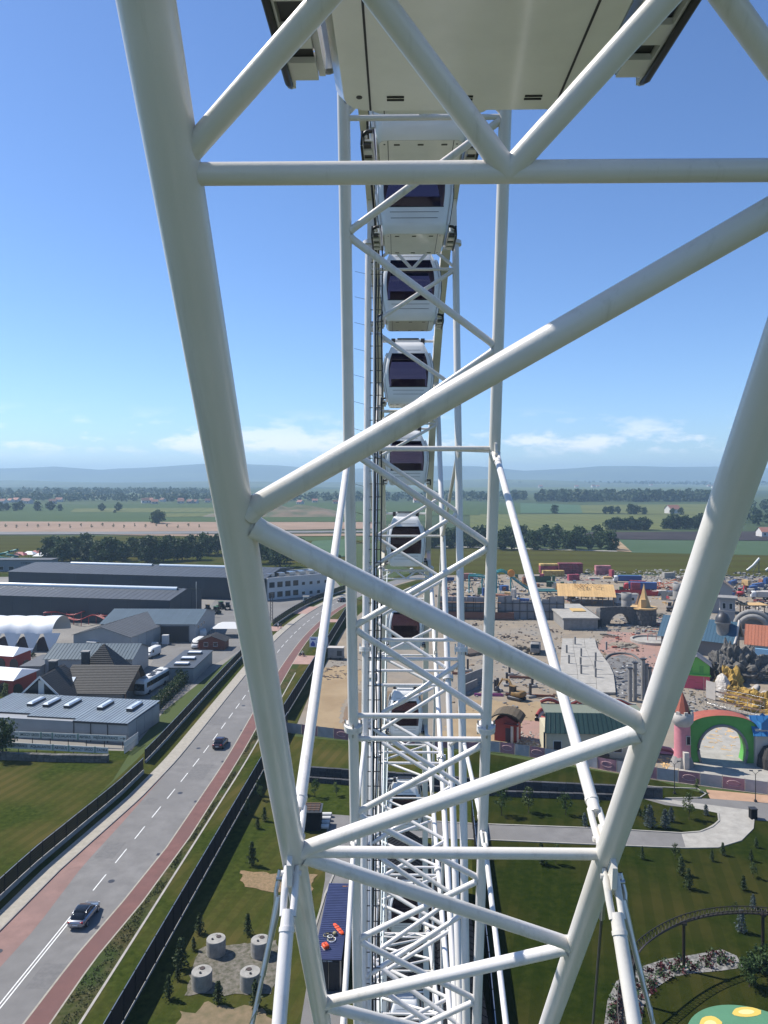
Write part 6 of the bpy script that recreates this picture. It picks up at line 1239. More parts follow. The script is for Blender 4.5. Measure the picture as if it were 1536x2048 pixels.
for i, (x_, y_, r_, h_, lab) in enumerate(((242, 432, 1.75, 5.0, 'round concrete silo behind the stone bridge'), (712, 350, 1.8, 5.6, 'round concrete silo by the orange steel heap'))): p = P(*qa(x_, y_)); o = thing('concrete_silo', lab, 'silo', p); part(o, 'shell', MB().lathe([(r_, 0), (r_, h_/2 - .05), (r_*.98, h_/2), (r_, h_/2 + .05), (r_, h_), (r_ - .2, h_), (r_ - .2, h_ - 1)], n=20), CONC); part(o, 'base_ring', MB().lathe([(r_ + .25, 0), (r_ + .25, .35), (r_, .36)], n=20, smooth=False), CONC)
p = P(*qa(150, 395)); o = thing('site_cabin', 'white site cabin left of the concrete silo', 'site cabin', p); part(o, 'wall', B(0, 8, 0, 3, 0, 3), MATS['white_trim']); part(o, 'roof', B(-.15, 8.15, -.15, 3.15, 3.01, 3.15), CONC); window(o, 1.6, 0, 1, 1.2, 1); window(o, 5.8, 0, 1, 1.2, 1)
# slab of bays, column stubs, sunken basin, tall columns
SL = [(355, 575), (545, 578), (560, 640), (605, 690), (625, 720), (655, 790), (665, 890), (340, 895), (345, 720)]
p0 = P(*q7(480, 880)); sl_ = thing('concrete_slab', 'big pale concrete floor slab with rows of column stubs', 'floor slab', p0)
for i in range(6):
    y0, y1 = 575 + i*52.5, 575 + (i+1)*52.5; xr = lerpk([(575, 545), (640, 560), (720, 625), (790, 655), (900, 665)], y1)
    for j in range(3):
        f0, f1 = j/3, (j+1)/3; xl = lerpk([(575, 357), (720, 345), (900, 340)], y0); xl2 = lerpk([(575, 357), (720, 345), (900, 340)], y1); xr0 = lerpk([(575, 545), (640, 560), (720, 625), (790, 655), (900, 665)], y0)
        c4 = [P(*q7(xl + (xr0-xl)*f0, y0)), P(*q7(xl + (xr0-xl)*f1 - 1.5, y0)), P(*q7(xl2 + (xr-xl2)*f1 - 1.5, y1 - 1)), P(*q7(xl2 + (xr-xl2)*f0, y1 - 1))]
        part(sl_, 'slab_bay', thick([q - p0 + Vector((0, 0, .55 + .03*((i*3+j) % 2))) for q in c4], .5), PALEC)
for i, (x_, y_) in enumerate(((465, 680), (462, 735), (545, 755), (548, 800), (465, 780), (382, 660), (430, 610), (395, 720), (610, 640), (548, 705))): q = P(*q7(x_, y_)) - p0; part(sl_, 'column_stub', B(q.x-.2, q.x+.2, q.y-.2, q.y+.2, .5, 2.6), CONC)
p0 = P(*q7(720, 760)); sb = thing('sunken_basin', 'curved dark concrete basin wall beside the slab', 'basin', p0); rimp = [P(*q7(x_, y_)) - p0 for x_, y_ in ((600, 690), (625, 662), (690, 652), (760, 660), (800, 690), (830, 740))]
part(sb, 'basin_wall', MB().path([q + Vector((0, 0, .2)) for q in dens(rimp, 4)], .3, 6), mat('dark_concrete', (.11, .11, .108), .9, var=.2)); part(sb, 'basin_floor', MB().poly([P(*q7(x_, y_), .09) - p0 for x_, y_ in ((600, 680), (700, 655), (800, 690), (840, 760), (830, 900), (670, 900), (640, 760))]), mat('wet_concrete', (.09, .085, .08), .7, col2=(.20, .19, .17), scale=.4, detail=8))
for i, (x_, h_) in enumerate(((745, 6.6), (773, 7.6), (820, 8.2), (838, 7.0), (858, 6.2))): p = P(*q7(x_, 925 - i*4)); o = thing('concrete_column', ['first', 'second', 'third', 'fourth', 'fifth'][i] + ' from left of the tall grey columns by the basin', 'column', p); part(o, 'shaft', MB().tube((0,0,0), (0,0,h_), .42, 12), CONC); part(o, 'rebar_cap', MB().tube((-.2,0,h_), (-.2,0,h_+.6), .04, 5).tube((.2,.1,h_), (.25,.1,h_+.7), .04, 5).box(-.5, .5, -.5, .5, h_, h_+.2), DSTEEL)
p = P(*qa(470, 745)); fo = thing('stone_basin', 'round stone fountain basin on the pink plaza', 'fountain', (p.x, p.y, 0)); part(fo, 'rim', MB().lathe([(5.6, 0), (5.6, .7), (5.0, .75), (5.0, .3), (.01, .32)], n=32, smooth=False), PALEC); part(fo, 'red_frame', MB().path([(-1, 0, .3), (-1, 0, 2), (1.5, .5, 2.2), (1.5, .5, .3)], .09, 6), RED)
p = P(*q7(590, 555)); ws = thing('curved_steps', 'fan of pale curved steps left of the pink plaza', 'steps', p)
for i in range(6): part(ws, 'step', MB().path([Vector(((2.2 + i*.55)*math.cos(t*.16 + .3), (2.2 + i*.55)*math.sin(t*.16 + .3) - 2, .7 - i*.1)) for t in range(9)], .17, 4), PALEC if i % 2 else DSTEEL)
for i, (x_, y_, L_, r_) in enumerate(((330, 1040, 9, .9), (300, 1090, 7, .95))): p = P(*q9(x_, y_)); o = thing('precast_beam', ['long slanted precast concrete retaining element on the sand', 'shorter precast element leaning against the long one'][i], 'concrete beam', p, r_); part(o, 'web', B(-L_/2, L_/2, -.15, .15, 0, 3.0 - i), CONC); part(o, 'foot', B(-L_/2, L_/2, -.9, -.151, 0, .3), CONC)
# footings and stubs on the sand
i = 0
for x_, y_ in ((290, 930), (610, 960), (590, 1040), (800, 975), (785, 1050), (520, 1085), (500, 1100), (770, 1130)):
    p = P(*q9(x_, y_)); o = thing('column_footing', ORD[i] + ' of the grey footings with upright stub on the sand, counted from back left', 'footing', p, .05*i); part(o, 'pad', B(-.9, .9, -.9, .9, 0, .45), CONC); part(o, 'stub', B(-.22, .22, -.22, .22, .45, 2.8), DSTEEL); i += 1
for i, (x0, y0, x1, y1) in enumerate(((610, 985, 790, 990), (580, 1118, 960, 1135), (170, 955, 330, 960), (340, 1120, 560, 1125))):
    a, b = P(*q9(x0, y0)), P(*q9(x1, y1)); d = b - a; o = thing('timber_shutter', ['upper rust-brown', 'long lower rust-brown', 'leftmost rust-brown', 'magenta painted'][i] + ' shutter beam on the sand', 'beam', a, math.atan2(d.y, d.x)); mm = mat('rust_board', (.22, .09, .05), .8) if i < 3 else mat('magenta_steel', (.28, .06, .20), .5); part(o, 'board', B(0, d.length, -.1, .1, .1, .55), mm); part(o, 'flange', B(0, d.length, -.2, .2, .0, .1), mm)
p = P(*q9(330, 800)); 
for i in range(5): o = obj('drain_pipe', MB().tube((-2.6, i*.95 - 1.5, .45), (2.6, i*.95 - 1.2, .45), .42, 14, cap=False).tube((2.5, i*.95 - 1.2, .45), (2.75, i*.95 - 1.19, .45), .5, 14, cap=False), mat('brown_pipe', (.16, .12, .09), .7)); o.location = p; o.rotation_euler = (0, 0, .5); tag(o, ORD[i] + ' of five big brown pipes lying in a row, from the front', 'pipe', 'brown pipes on the site')
# teal coaster
TEAL = mat('teal_steel', (.02, .22, .24), .4); tcp = [((300, 190), 9.5), ((400, 195), 9), ((430, 215), 9), ((510, 165), 10.5), ((560, 150), 11), ((620, 195), 9), ((690, 250), 6.5), ((760, 300), 4.5), ((830, 335), 3.2), ((900, 345), 2.6), ((1000, 345), 2.6), ((1100, 335), 2.6)]
o0 = P(*q9(600, 345)); tcn_ = thing('teal_coaster', 'teal steel coaster with yellow-railed drop at the back of the site', 'roller coaster', o0); tpt = []
for (x_, y_), z_ in tcp: q = P(*q9(x_, 340)); yy = q.y + 3; zz = CAM_H - (1100 + y_/3.84 - HOR)*yy/FPX; tpt.append(Vector(((860 + x_/3.84 - 768)/FPX*yy, yy, max(1.2, zz))) - o0)
DPt = dens(tpt, 3)
for off in (-.6, .6): part(tcn_, 'rail', MB().path([q + Vector((0, off, .3)) for q in DPt], .17, 6), TEAL)
part(tcn_, 'spine', MB().path([q - Vector((0, 0, .4)) for q in DPt], .36, 8), TEAL)
for i in range(0, len(DPt)): part(tcn_, 'cross_tie', MB().tube(DPt[i] + Vector((0, -.6, .3)), DPt[i] + Vector((0, .6, .3)), .06, 5), TEAL)
for i in (0, 1, 3, 5, 7, 9, 11): q = tpt[i]; part(tcn_, 'support_column', MB().tube((q.x, q.y, 0), q - Vector((0, 0, .3)), .28, 8), TEAL); part(tcn_, 'raking_leg', MB().tube((q.x + 1.8, q.y + 1, 0), q - Vector((0, 0, .4)), .12, 8), TEAL)
for s in (-1, 1): part(tcn_, 'yellow_guard', MB().path([q + Vector((0, s*.95, .9)) for q in DPt[14:24]], .12, 5), mat('guard_yellow', (.55, .33, .04), .5))
part(tcn_, 'sun_ornament', MB().lathe([(.01, 0), (.9, .1), (1.2, .3), (1.5, .1), (1.2, 0)], n=10, smooth=False), mat('guard_orange', (.65, .25, .03), .5)).matrix_local = Matrix.Translation(tpt[5] + Vector((0, -.9, 1.0))) @ Matrix.Rotation(math.pi/2, 4, 'X')
# vehicles and stacks at the back of the site
BLT = mat('truck_blue', (.03, .075, .22), .4); CABW = MATS['white_trim']; RDT = mat('truck_red', (.38, .02, .03), .4); GNT = mat('container_green', (.035, .08, .04), .6)
lorry('truck', 'white-cabbed truck with long dark blue trailer, farther of two', P(*qa(250, 208)) + Vector((1, 0, 0)), 1.45, CABW, BLT, 9.5, 2.2); lorry('truck', 'red-cabbed truck with dark blue body, nearer of two', P(*qa(390, 282)), 1.35, RDT, BLT, 10.5, 2.5)
lorry('tipper_truck', 'grey tipper truck standing on the pale site floor', P(*q9(812, 780)), 2.9, CONC, mat('tipper_grey', (.22, .21, .20), .7), 4.5, 2.4, 'tip'); lorry('truck', 'white truck at the field edge seen between the wheel tubes', P(878 - 40, 1149), 1.5, CABW, CONC, 5, 1.6, 'tip'); lorry('truck', 'white-cabbed truck beside the teal coaster', P(*q9(275, 235)), -1.5, CABW, mat('truck_rust', (.28, .12, .10), .6), 6, 2.2)
lorry('truck', 'pale truck on the dirt at the right edge', P(*qa(1500, 360)), 1.3, CABW, OFFW, 5, 2)
def skip(label, loc, rz, L, w, h, m): t = thing('waste_container', label, 'container', loc, rz); part(t, 'body', MB().add([(-L/2+.3,-w/2,0),(L/2-.3,-w/2,0),(L/2-.3,w/2,0),(-L/2+.3,w/2,0),(-L/2,-w/2-.1,h),(L/2,-w/2-.1,h),(L/2,w/2+.1,h),(-L/2,w/2+.1,h)], [(0,1,5,4),(1,2,6,5),(2,3,7,6),(3,0,4,7),(0,3,2,1)]), m); [part(t, 'rib', B(-L/2 + .4 + i*(L-.8)/5 - .06, -L/2 + .4 + i*(L-.8)/5 + .06, -w/2 - .17, -w/2 - .11, .2, h), m) for i in range(6)]; return t
skip('dark green waste container behind the teal coaster', P(*q9(865, 245)), .0, 7, 2.4, 2.4, GNT); skip('long red open container in front of the blue trucks', P(*qa(330, 322)), -.1, 16, 2.6, 1.8, RDT); skip('small blue skip seen between the wheel tubes', P(*q9(150, 240)), .1, 4, 2, 1.6, BLT)
def stack(label, loc, cols, rows, w, h, dpt, m, n2=None, rz=0):
    t = thing('material_stack', label, 'stack', loc, rz)
    for i in range(cols):
        for j in range(rows): part(t, 'bundle', B(i*w + .05, (i+1)*w - .05, 0, dpt, j*h + .03, (j+1)*h - .03), m if n2 is None or j < rows - 1 else n2)
    return t
YST = mat('stack_yellow', (.42, .29, .09), .8, random_obj=.25); RST = mat('stack_red', (.28, .045, .07), .8, random_obj=.3)
stack('red insulation stack topped with yellow, left of three at the field edge', P(*q9(848, 182)), 7, 5, 1.8, .9, 4, RST, YST); stack('tall dark red insulation stack at the field edge, middle one', P(*q9(990, 185)), 7, 5, 1.6, 1.0, 4, mat('stack_maroon', (.17, .035, .05), .8, random_obj=.3)); stack('yellow timber stack in front of the red stacks', P(*q9(868, 205)), 7, 3, 1.4, .9, 3, YST)
stack('pink and white packed bricks stack right of the red ones', P(*q9(1275, 195)), 5, 4, 1.4, 1.1, 3, mat('stack_pink', (.34, .14, .15), .8, random_obj=.35), None)
p = P(*qa(625, 275)); os_ = thing('steel_heap', 'heap of orange-red steel frames by the silo', 'steel parts', p); rng = random.Random(31)
for i in range(34): a = Vector((rng.uniform(-6, 6), rng.uniform(-2, 4), rng.uniform(.2, 3.2))); part(os_, 'frame', MB().tube(a, a + Vector((rng.uniform(-3, 3), rng.uniform(-1.5, 1.5), rng.uniform(-1.2, 1.2))), .14, 5), mat('orange_steel', (.50, .09, .03), .6))
# excavators
EXY = mat('excavator_yellow', (.24, .14, .04), .6, var=.3, scale=1)
def excavator(label, loc, rz, m=EXY):
    t = thing('excavator', label, 'excavator', loc, rz)
    for s in (-1, 1): part(t, 'track', loft([(-1.6, .25, .15, .6, .6), (-1.3, .28, 0, .8, .5), (1.3, .28, 0, .8, .5), (1.6, .25, .15, .6, .6)], 10), DSTEEL).location = (s*.9, 0, 0)
    part(t, 'house', loft([(-1.7, 1.0, .9, 1.7, .35), (-1.4, 1.1, .85, 1.9, .3), (.6, 1.1, .85, 1.8, .3), (.9, .9, .9, 1.5, .4)], 12), m); c = part(t, 'cab', B(-1.05, -.2, -.1, 1.1, 1.3, 2.8), CGL); part(c, 'cab_roof', B(-1.1, -.15, -.15, 1.15, 2.8, 2.9), m)
    part(t, 'boom', MB().path([(.3, .7, 1.5), (.3, 2.2, 3.6), (.3, 3.8, 3.4)], [.26, .28, .2], 6), m); part(t, 'arm', MB().path([(.3, 3.6, 3.6), (.3, 4.8, 1.8)], [.2, .14], 6), m); part(t, 'bucket', loft([(4.3, .4, .7, 1.2, .5), (4.8, .5, .9, 1.8, .5), (5.1, .45, 1.3, 1.8, .5)], 10).mesh('bucket'), DSTEEL)
    return t
excavator('small excavator among the footings on the sand', P(*q9(665, 1150)), .8); excavator('excavator with folded arm behind the stone tower', P(*qa(650, 470)), -.7, DSTEEL); excavator('yellow excavator far right among the scrap', P(*qa(1360, 300)), .9); excavator('dark red loader far right among the scrap', P(*qa(1290, 330)), -.8, RDT)
p = P(654 + 18, 1318); gbx = thing('site_generator', 'grey generator box at the roadside end of the sandy track', 'generator', p, -.1); part(gbx, 'housing', B(-1.9, 1.9, -1.0, 1.0, .5, 2.9), CONC); part(gbx, 'skid', B(-2, 2, -1.1, 1.1, .1, .49), DSTEEL); part(gbx, 'vent', B(.4, 1.6, -1.03, -1.003, 1.0, 2.3), DSTEEL); part(gbx, 'roof_cap', B(-2, 2, -1.1, 1.1, 2.91, 3.0), OFFW)
for s in (-1, 1): part(gbx, 'wheel', MB().tube((s*1.2, -1.15, .3), (s*1.2, -1.02, .3), .3, 12), TYRE)
# loose debris that nobody could count
def debris(label, seed, n, zone, m, smin, smax, flat=1.0, long_=1.0):
    rng = random.Random(seed); mb = MB()
    cs = [zone(rng) for _ in range(max(4, n//5))]
    for i in range(n):
        q = cs[rng.randrange(len(cs))]; c = P(*q) + Vector((rng.gauss(0, 1.6), rng.gauss(0, 1.6), 0)); s = rng.uniform(smin, smax)*rng.uniform(.35, .85); M = Matrix.Translation(c + Vector((0, 0, s*.2*flat))) @ Matrix.Rotation(rng.random()*6.28, 4, 'Z') @ Matrix.Rotation(rng.gauss(0, .15), 4, 'X')
        w_ = rng.uniform(.3, .8); mb.box(-s*long_*rng.uniform(.5, 1), s*long_*rng.uniform(.5, 1), -s*w_, s*w_, -s*.3*flat, s*rng.uniform(.2, .9)*flat, M)
    return tag(obj('site_debris', mb, m), label, 'debris', kind='stuff')
U = lambda r, a, b, c, d: (r.uniform(a, b), r.uniform(c, d))
debris('grey scrap and machinery scattered across the far right of the site', 1, 800, lambda r: U(r, 1420, 1640, 1148, 1180), CONC, .3, 1.3); debris('dark scrap scattered across the far right of the site', 2, 800, lambda r: U(r, 1420, 1640, 1146, 1215), DSTEEL, .3, 1.2)
debris('pale rubble along the field edge of the site', 3, 800, lambda r: U(r, 1090, 1440, 1141, 1160), PALEC, .3, 1.0); debris('dark crates and pallets across the back of the site', 4, 600, lambda r: U(r, 870, 1420, 1152, 1200), mat('dark_pallet', (.10, .075, .06), .9), .3, .9); debris('pallets and boards round the pink plaza', 5, 150, lambda r: U(r, 1190, 1350, 1245, 1330), mat('dark_pallet', (.10, .075, .06), .9), .15, .6)
debris('loose timber on the sand and slab edge', 6, 190, lambda r: U(r, 900, 1320, 1225, 1470), MATS['timber'], .06, .2, .5, 5); debris('pale rubble beside the hut and the fence', 7, 330, lambda r: U(r, 1040, 1110, 1470, 1498), PALEC, .1, .4); debris('grey rubble between rockwork and arch', 8, 300, lambda r: U(r, 1330, 1420, 1375, 1440), CONC, .15, .55); debris('yellow timber offcuts seen through the arch', 9, 120, lambda r: U(r, 1420, 1490, 1455, 1500), YTM, .12, .4, .4, 3)
debris('dark clutter round the basin and columns', 10, 260, lambda r: U(r, 1210, 1300, 1330, 1400), DSTEEL, .15, .6, .6, 1.6); debris('dark clutter in front of the panel walls', 11, 200, lambda r: U(r, 900, 1130, 1235, 1300), mat('dark_pallet', (.10, .075, .06), .9), .2, .7); debris('boards on the earth by the sand track', 12, 90, lambda r: U(r, 655, 700, 1322, 1360), mat('dark_pallet', (.10, .075, .06), .9), .12, .5, .5, 2)
debris('timber and rubble at the foot of the pink tower', 13, 160, lambda r: U(r, 1310, 1400, 1515, 1545), YTM, .1, .35, .4, 2.5); debris('white spoil on the wet concrete', 14, 130, lambda r: U(r, 1225, 1290, 1330, 1390), MATS['white_trim'], .15, .6, .3)
debris('red and brown machinery parts at the far right', 15, 160, lambda r: U(r, 1430, 1600, 1180, 1205), mat('rust_red', (.20, .05, .04), .8), .3, 1.2)
for k_, (lab, mm_, n_, z_) in enumerate((('white bags and sheets across the back of the site', MATS['white_trim'], 260, (900, 1420, 1150, 1205)), ('yellow timber bundles across the back of the site', YTM, 220, (900, 1560, 1152, 1225)), ('blue crates and barrels across the back of the site', BLT, 90, (880, 1560, 1150, 1215)), ('red crates across the back of the site', RDT, 80, (880, 1560, 1150, 1210)), ('rubble on the pale site floor', CONC, 800, (930, 1330, 1225, 1420)), ('brown earth clods on the site floor', BROWN, 420, (900, 1420, 1180, 1440)), ('dark machine parts along the site edge', DSTEEL, 260, (880, 1120, 1160, 1240)), ('brick pallets by the plaza', RBR, 120, (1180, 1420, 1215, 1300)), ('grey stone heaps by the tower', CONC, 240, (1210, 1380, 1235, 1275)), ('pale sheets and boards on the right of the site', OFFW, 200, (1400, 1600, 1190, 1260)))):
    debris(lab, 40 + k_, n_, (lambda r, z_=z_: U(r, *z_)), mm_, .25, .95 if k_ not in (4, 5) else .5, .8, 1.3)
# slides of an unfinished ride at the far right, brown pavilion frames
p = P(*qa(1400, 108)); wsl = thing('white_slides', 'two white slide ramps on dark frames at the far right field edge', 'slides', p)
for k_ in (0, 9): part(wsl, 'chute', MB().path([(k_ - 3, 0, .6), (k_, 0, 3), (k_ + 3, 0, 6.5 - k_*.2)], .55, 6), MATS['white_trim']); part(wsl, 'frame_leg', MB().tube((k_ + 3, .5, 0), (k_ + 3, .5, 6), .2, 6), DSTEEL); part(wsl, 'frame_leg', MB().tube((k_, .5, 0), (k_ + 3, .5, 5), .15, 6), DSTEEL)
for i, (x_, y_) in enumerate(((1280, 505), (1420, 500))):
    p = P(*qa(x_, y_)); o = thing('open_shelter', ['dark-framed gabled shelter skeleton behind the pale tower', 'open timber shelter with flat pale roof right of the skeleton'][i], 'shelter', p)
    for a in (-3, 0, 3):
        for b in (0, 4): part(o, 'post', MB().tube((a, b, 0), (a, b, 3), .15, 6), MATS['timber'])
    if i: part(o, 'roof', B(-4, 4, -.8, 4.8, 3.01, 3.25), YTM)
    else:
        for b in (0, 2, 4): part(o, 'rafter', MB().path([(-3.5, b, 2.8), (0, b, 4.6), (3.5, b, 2.8)], .14, 6), DSTEEL)
        part(o, 'purlin', MB().tube((0, -.5, 4.6), (0, 4.5, 4.6), .14, 6), DSTEEL)

# packed pallets, cabins and earth heaps spread along the back of the site
rng = random.Random(55); cols_ = [YTM, CONC, mat('dark_pallet', (.10, .075, .06), .9), BLT, RST, OFFW, PALEC, GNT, MATS['rust_board'], STEEL]
its = sorted((rng.uniform(885, 1420), rng.uniform(1152, 1206)) for _ in range(38))
for i, (x_, y_) in enumerate(its): stack(ORD[i] + ' pallet stack from the left along the back of the site', P(x_, y_), rng.randint(1, 4), rng.randint(1, 3), rng.uniform(.9, 1.8), rng.uniform(.7, 1.3), rng.uniform(1, 2.4), cols_[rng.randrange(10)], None, rng.uniform(-.6, .6))
its = sorted((rng.uniform(1430, 1560), rng.uniform(1152, 1212)) for _ in range(26))
for i, (x_, y_) in enumerate(its): stack(ORD[i] + ' stack of parts from the left in the far right scrap yard', P(x_, y_), rng.randint(1, 5), rng.randint(1, 2), rng.uniform(.8, 2.2), rng.uniform(.7, 1.6), rng.uniform(1, 3), cols_[rng.randrange(10)], None, rng.uniform(-.9, .9))
its = sorted((rng.uniform(930, 1330), rng.uniform(1205, 1330)) for _ in range(9))
for i, (x_, y_) in enumerate(its): rock('spoil_heap', ORD[i] + ' low heap of earth and rubble from the left on the site floor', P(x_, y_), (rng.uniform(1.6, 4), rng.uniform(1.5, 3), rng.uniform(.7, 1.6)), [BROWN, DIRT, GRAVEL][i % 3], 60 + i, .5, cat='heap')

# ------------------------------------------------------------------ vegetation
LEAF = leafmat('broad_leaf', (.030, .060, .014), (.055, .090, .024), .5); LEAFD = leafmat('dark_leaf', (.022, .046, .012), (.045, .075, .02), .5); NEED = leafmat('pine_needle', (.030, .052, .018), (.058, .082, .028), 1.5); SPR = leafmat('blue_spruce', (.06, .085, .08), (.095, .12, .115), 1.5, .12); LEAFL = leafmat('young_leaf', (.055, .085, .022), (.09, .12, .035), 1.2)
BARK = mat('bark', (.055, .042, .032), .95, var=.4, scale=6)
PROTO = {}
def proto_deciduous(key, seed, h, w, nclump, nleaf, lr, lm, trunk=.18, low=.22):
    rng = random.Random(seed); tr = MB(); cr = MB()
    tr.path([(0, 0, 0), (.02*h*rng.uniform(-1, 1), .02*h*rng.uniform(-1, 1), h*.3), (.03*h*rng.uniform(-1, 1), 0, h*.62)], [trunk*1.25, trunk*.9, trunk*.35], 8)
    cl = []
    for i in range(nclump):
        t = rng.uniform(low, .93); a = rng.random()*6.283; env = math.sin(min(1, (t - low + .12)/(1.08 - low))*math.pi)**.6
        r = w*.5*env*rng.uniform(.25, .92); c = Vector((r*math.cos(a), r*math.sin(a), h*t)); cl.append((c, w*rng.uniform(.11, .21)))
        if i % 3 == 0: tr.path([(0, 0, h*max(.15, t - .28)), c*.55 + Vector((0, 0, h*t*.42)), c], [trunk*.4, trunk*.24, trunk*.08], 5)
    for c, rad in cl:
        for k in range(nleaf):
            d = Vector((rng.gauss(0, 1), rng.gauss(0, 1), rng.gauss(0, .8))).normalized()*rad*rng.uniform(.5, 1.08); cr.leaf(c + d, lr, rng, .6)
    a, b = tr.mesh(key + '_trunk'), cr.mesh(key + '_crown'); a.materials.append(BARK); b.materials.append(lm); PROTO[key] = (a, b, h)
def proto_conifer(key, seed, h, w, lm, layers=11, per=9, lr=.11, gap=.08):
    rng = random.Random(seed); tr = MB().path([(0, 0, 0), (0, 0, h*.5), (0, 0, h*.97)], [.07, .05, .012], 7); cr = MB()
    for j in range(layers):
        t = gap + (1 - gap)*j/layers; L = w*.5*(1 - t)**.8*rng.uniform(.75, 1.1) + .05
        for k in range(per):
            a = 6.283*k/per + j*.7 + rng.uniform(-.3, .3); l = L*rng.uniform(.6, 1.1); e = Vector((l*math.cos(a), l*math.sin(a), h*t + l*.28))
            if j % 2 == 0 and k % 3 == 0: tr.path([(0, 0, h*t), e], [.018, .006], 4)
            for q in range(5):
                p = Vector((0, 0, h*t)).lerp(e, .25 + .18*q) + Vector((rng.gauss(0, .04), rng.gauss(0, .04), rng.gauss(0, .04))); cr.leaf(p, lr*rng.uniform(.7, 1.2), rng, .5)
    a, b = tr.mesh(key + '_trunk'), cr.mesh(key + '_crown'); a.materials.append(BARK); b.materials.append(lm); PROTO[key] = (a, b, h)
for i in range(3): proto_deciduous('park%d' % i, 40 + i, 12, 11, 46, 40, .55, LEAFD if i < 2 else LEAF, .35, .16)
for i in range(2): proto_deciduous('field%d' % i, 50 + i, 12, 12, 34, 26, .75, LEAFD, .35, .1)
for i in range(2): proto_deciduous('sap%d' % i, 60 + i, 4, 2.3, 22, 26, .13, LEAFL if i else LEAF, .05, .3)
proto_deciduous('yard', 70, 6.2, 4.6, 34, 48, .2, LEAF, .12, .25); proto_deciduous('bush', 71, 2.4, 2.6, 24, 40, .13, LEAFD, .06, .08)
for i in range(2): proto_conifer('pine%d' % i, 80 + i, 2.6, 1.5, NEED, 10, 9, .13, .1)
for i in range(2): proto_conifer('spruce%d' % i, 90 + i, 2.6, 1.7, SPR, 11, 10, .12, .04)
RT = random.Random(77)
def tree(key, loc, h, label, name='tree', cat='tree', group=None):
    a, b, ph = PROTO[key]; t = thing(name, label, cat, loc, RT.random()*6.28, group); s = h/ph; t.scale = (s*RT.uniform(.85, 1.15), s*RT.uniform(.85, 1.15), s)
    obj('trunk', a, None, t); obj('crown', b, None, t); return t
def row(keys, items, phrase, name, cat, group):
    """items: (px, py, height in m); labels count them from the left of the picture"""
    items = sorted(items, key=lambda q: q[0])
    for i, (x_, y_, h_) in enumerate(items): tree(keys[i % len(keys)], P(x_, y_), h_, phrase.format(ORD[i]), name, cat, group)
# left lawn pines (photo coordinates of each foot)
lp = [(q2(1105, 508), 2.9), (q2(1160, 312), 1.9), (q2(1130, 345), 1.5), (q2(875, 806), 2.1), (q2(1088, 812), 2.2), (q2(795, 962), 3.0), (q2(740, 1092), 2.2), (q2(958, 1112), 2.0), (q2(1120, 1132), 2.4), (q2(780, 1010), 1.5), (q2(850, 880), 1.3), (q2(1135, 200), 2.4), (q2(1085, 290), 2.4)]
row(['pine0', 'pine1'], [(a[0], a[1], h) for a, h in lp], '{} young pine from the left on the lawn by the tall black fence', 'pine_tree', 'tree', 'young pines on the left lawn')
row(['sap0', 'sap1'], [(630, 1595, 2.6), (673, 1592, 2.0), (606, 1590, 2.2), (520, 1600, 2.0)], '{} sapling from the left on the lawn below the terrace wall, left of the wheel', 'sapling', 'tree', 'saplings left of the wheel')
row(['sap0', 'sap1'], [q8(172, 208) + (3.9,), q8(310, 195) + (3.5,), q8(500, 205) + (3.1,), q8(1132, 228) + (3.5,)], '{} leafy young tree from the left on the island lawn above the driveway', 'young_tree', 'tree', 'young trees above the driveway')
row(['spruce0', 'spruce1'], [q8(597, 262) + (1.8,), q8(930, 268) + (3.0,), q8(1010, 273) + (2.5,), q8(1040, 240) + (2.0,), q8(1218, 207) + (1.5,), q8(1460, 682) + (1.5,), q8(1400, 805) + (2.3,)], '{} silvery blue spruce from the left on the right-hand lawns', 'blue_spruce', 'tree', 'blue spruces')
row(['pine0', 'sap1', 'pine1'], [q8(375, 458) + (2.6,), q8(450, 458) + (2.5,), q8(892, 432) + (1.6,), q8(1060, 432) + (2.0,), q8(1092, 512) + (2.3,), q8(1130, 585) + (2.4,), q8(1250, 442) + (1.4,), q8(1305, 412) + (1.6,), q8(1450, 442) + (1.5,), q8(1460, 527) + (1.9,), q8(1410, 592) + (1.7,), q8(1475, 372) + (1.3,), q8(1368, 702) + (1.2,), q8(1170, 85) + (1.9,), (1290, 1640, 2.0)], '{} small tree from the left on the big right-hand lawn', 'small_tree', 'tree', 'small trees on the right lawn')
tree('yard', P(*q8(1440, 1085)), 2.6, 'dense dark bush beside the brown coaster and gravel bed', 'shrub', 'shrub'); tree('bush', P(*q8(1500, 1010)), 2.4, 'dark low bush at the right edge behind the coaster support', 'shrub', 'shrub')
for i, (x_, y_) in enumerate(((1004, 1120), (330, 1110), (1145, 960))): tree('bush', P(*[q8(870, 205), q8(20, 60), q8(640, 130)][i]), 1.2, ['low shrub under the spruces on the island lawn', 'low shrub left of the driveway island', 'low shrub beside the terrace wall'][i], 'shrub', 'shrub')
tree('yard', P(*q1(15, 1378)), 6.4, 'leafy tree at the left edge in front of the sign boards', 'tree', 'tree'); tree('sap1', P(*q1(25, 1050)), 4, 'young tree by the red pavilion at the left edge', 'tree', 'tree'); tree('sap0', P(*q1(1058, 930)), 3.4, 'small leafy tree behind the long hedge', 'tree', 'tree')
for i in range(5): tree('bush', P(*q1(130 + i*17, 778 + 8*(i % 2))), 1.1, ORD[i] + ' clipped shrub from the left in the bed before the tent arches', 'shrub', 'shrub', 'clipped shrubs by the tent hall')
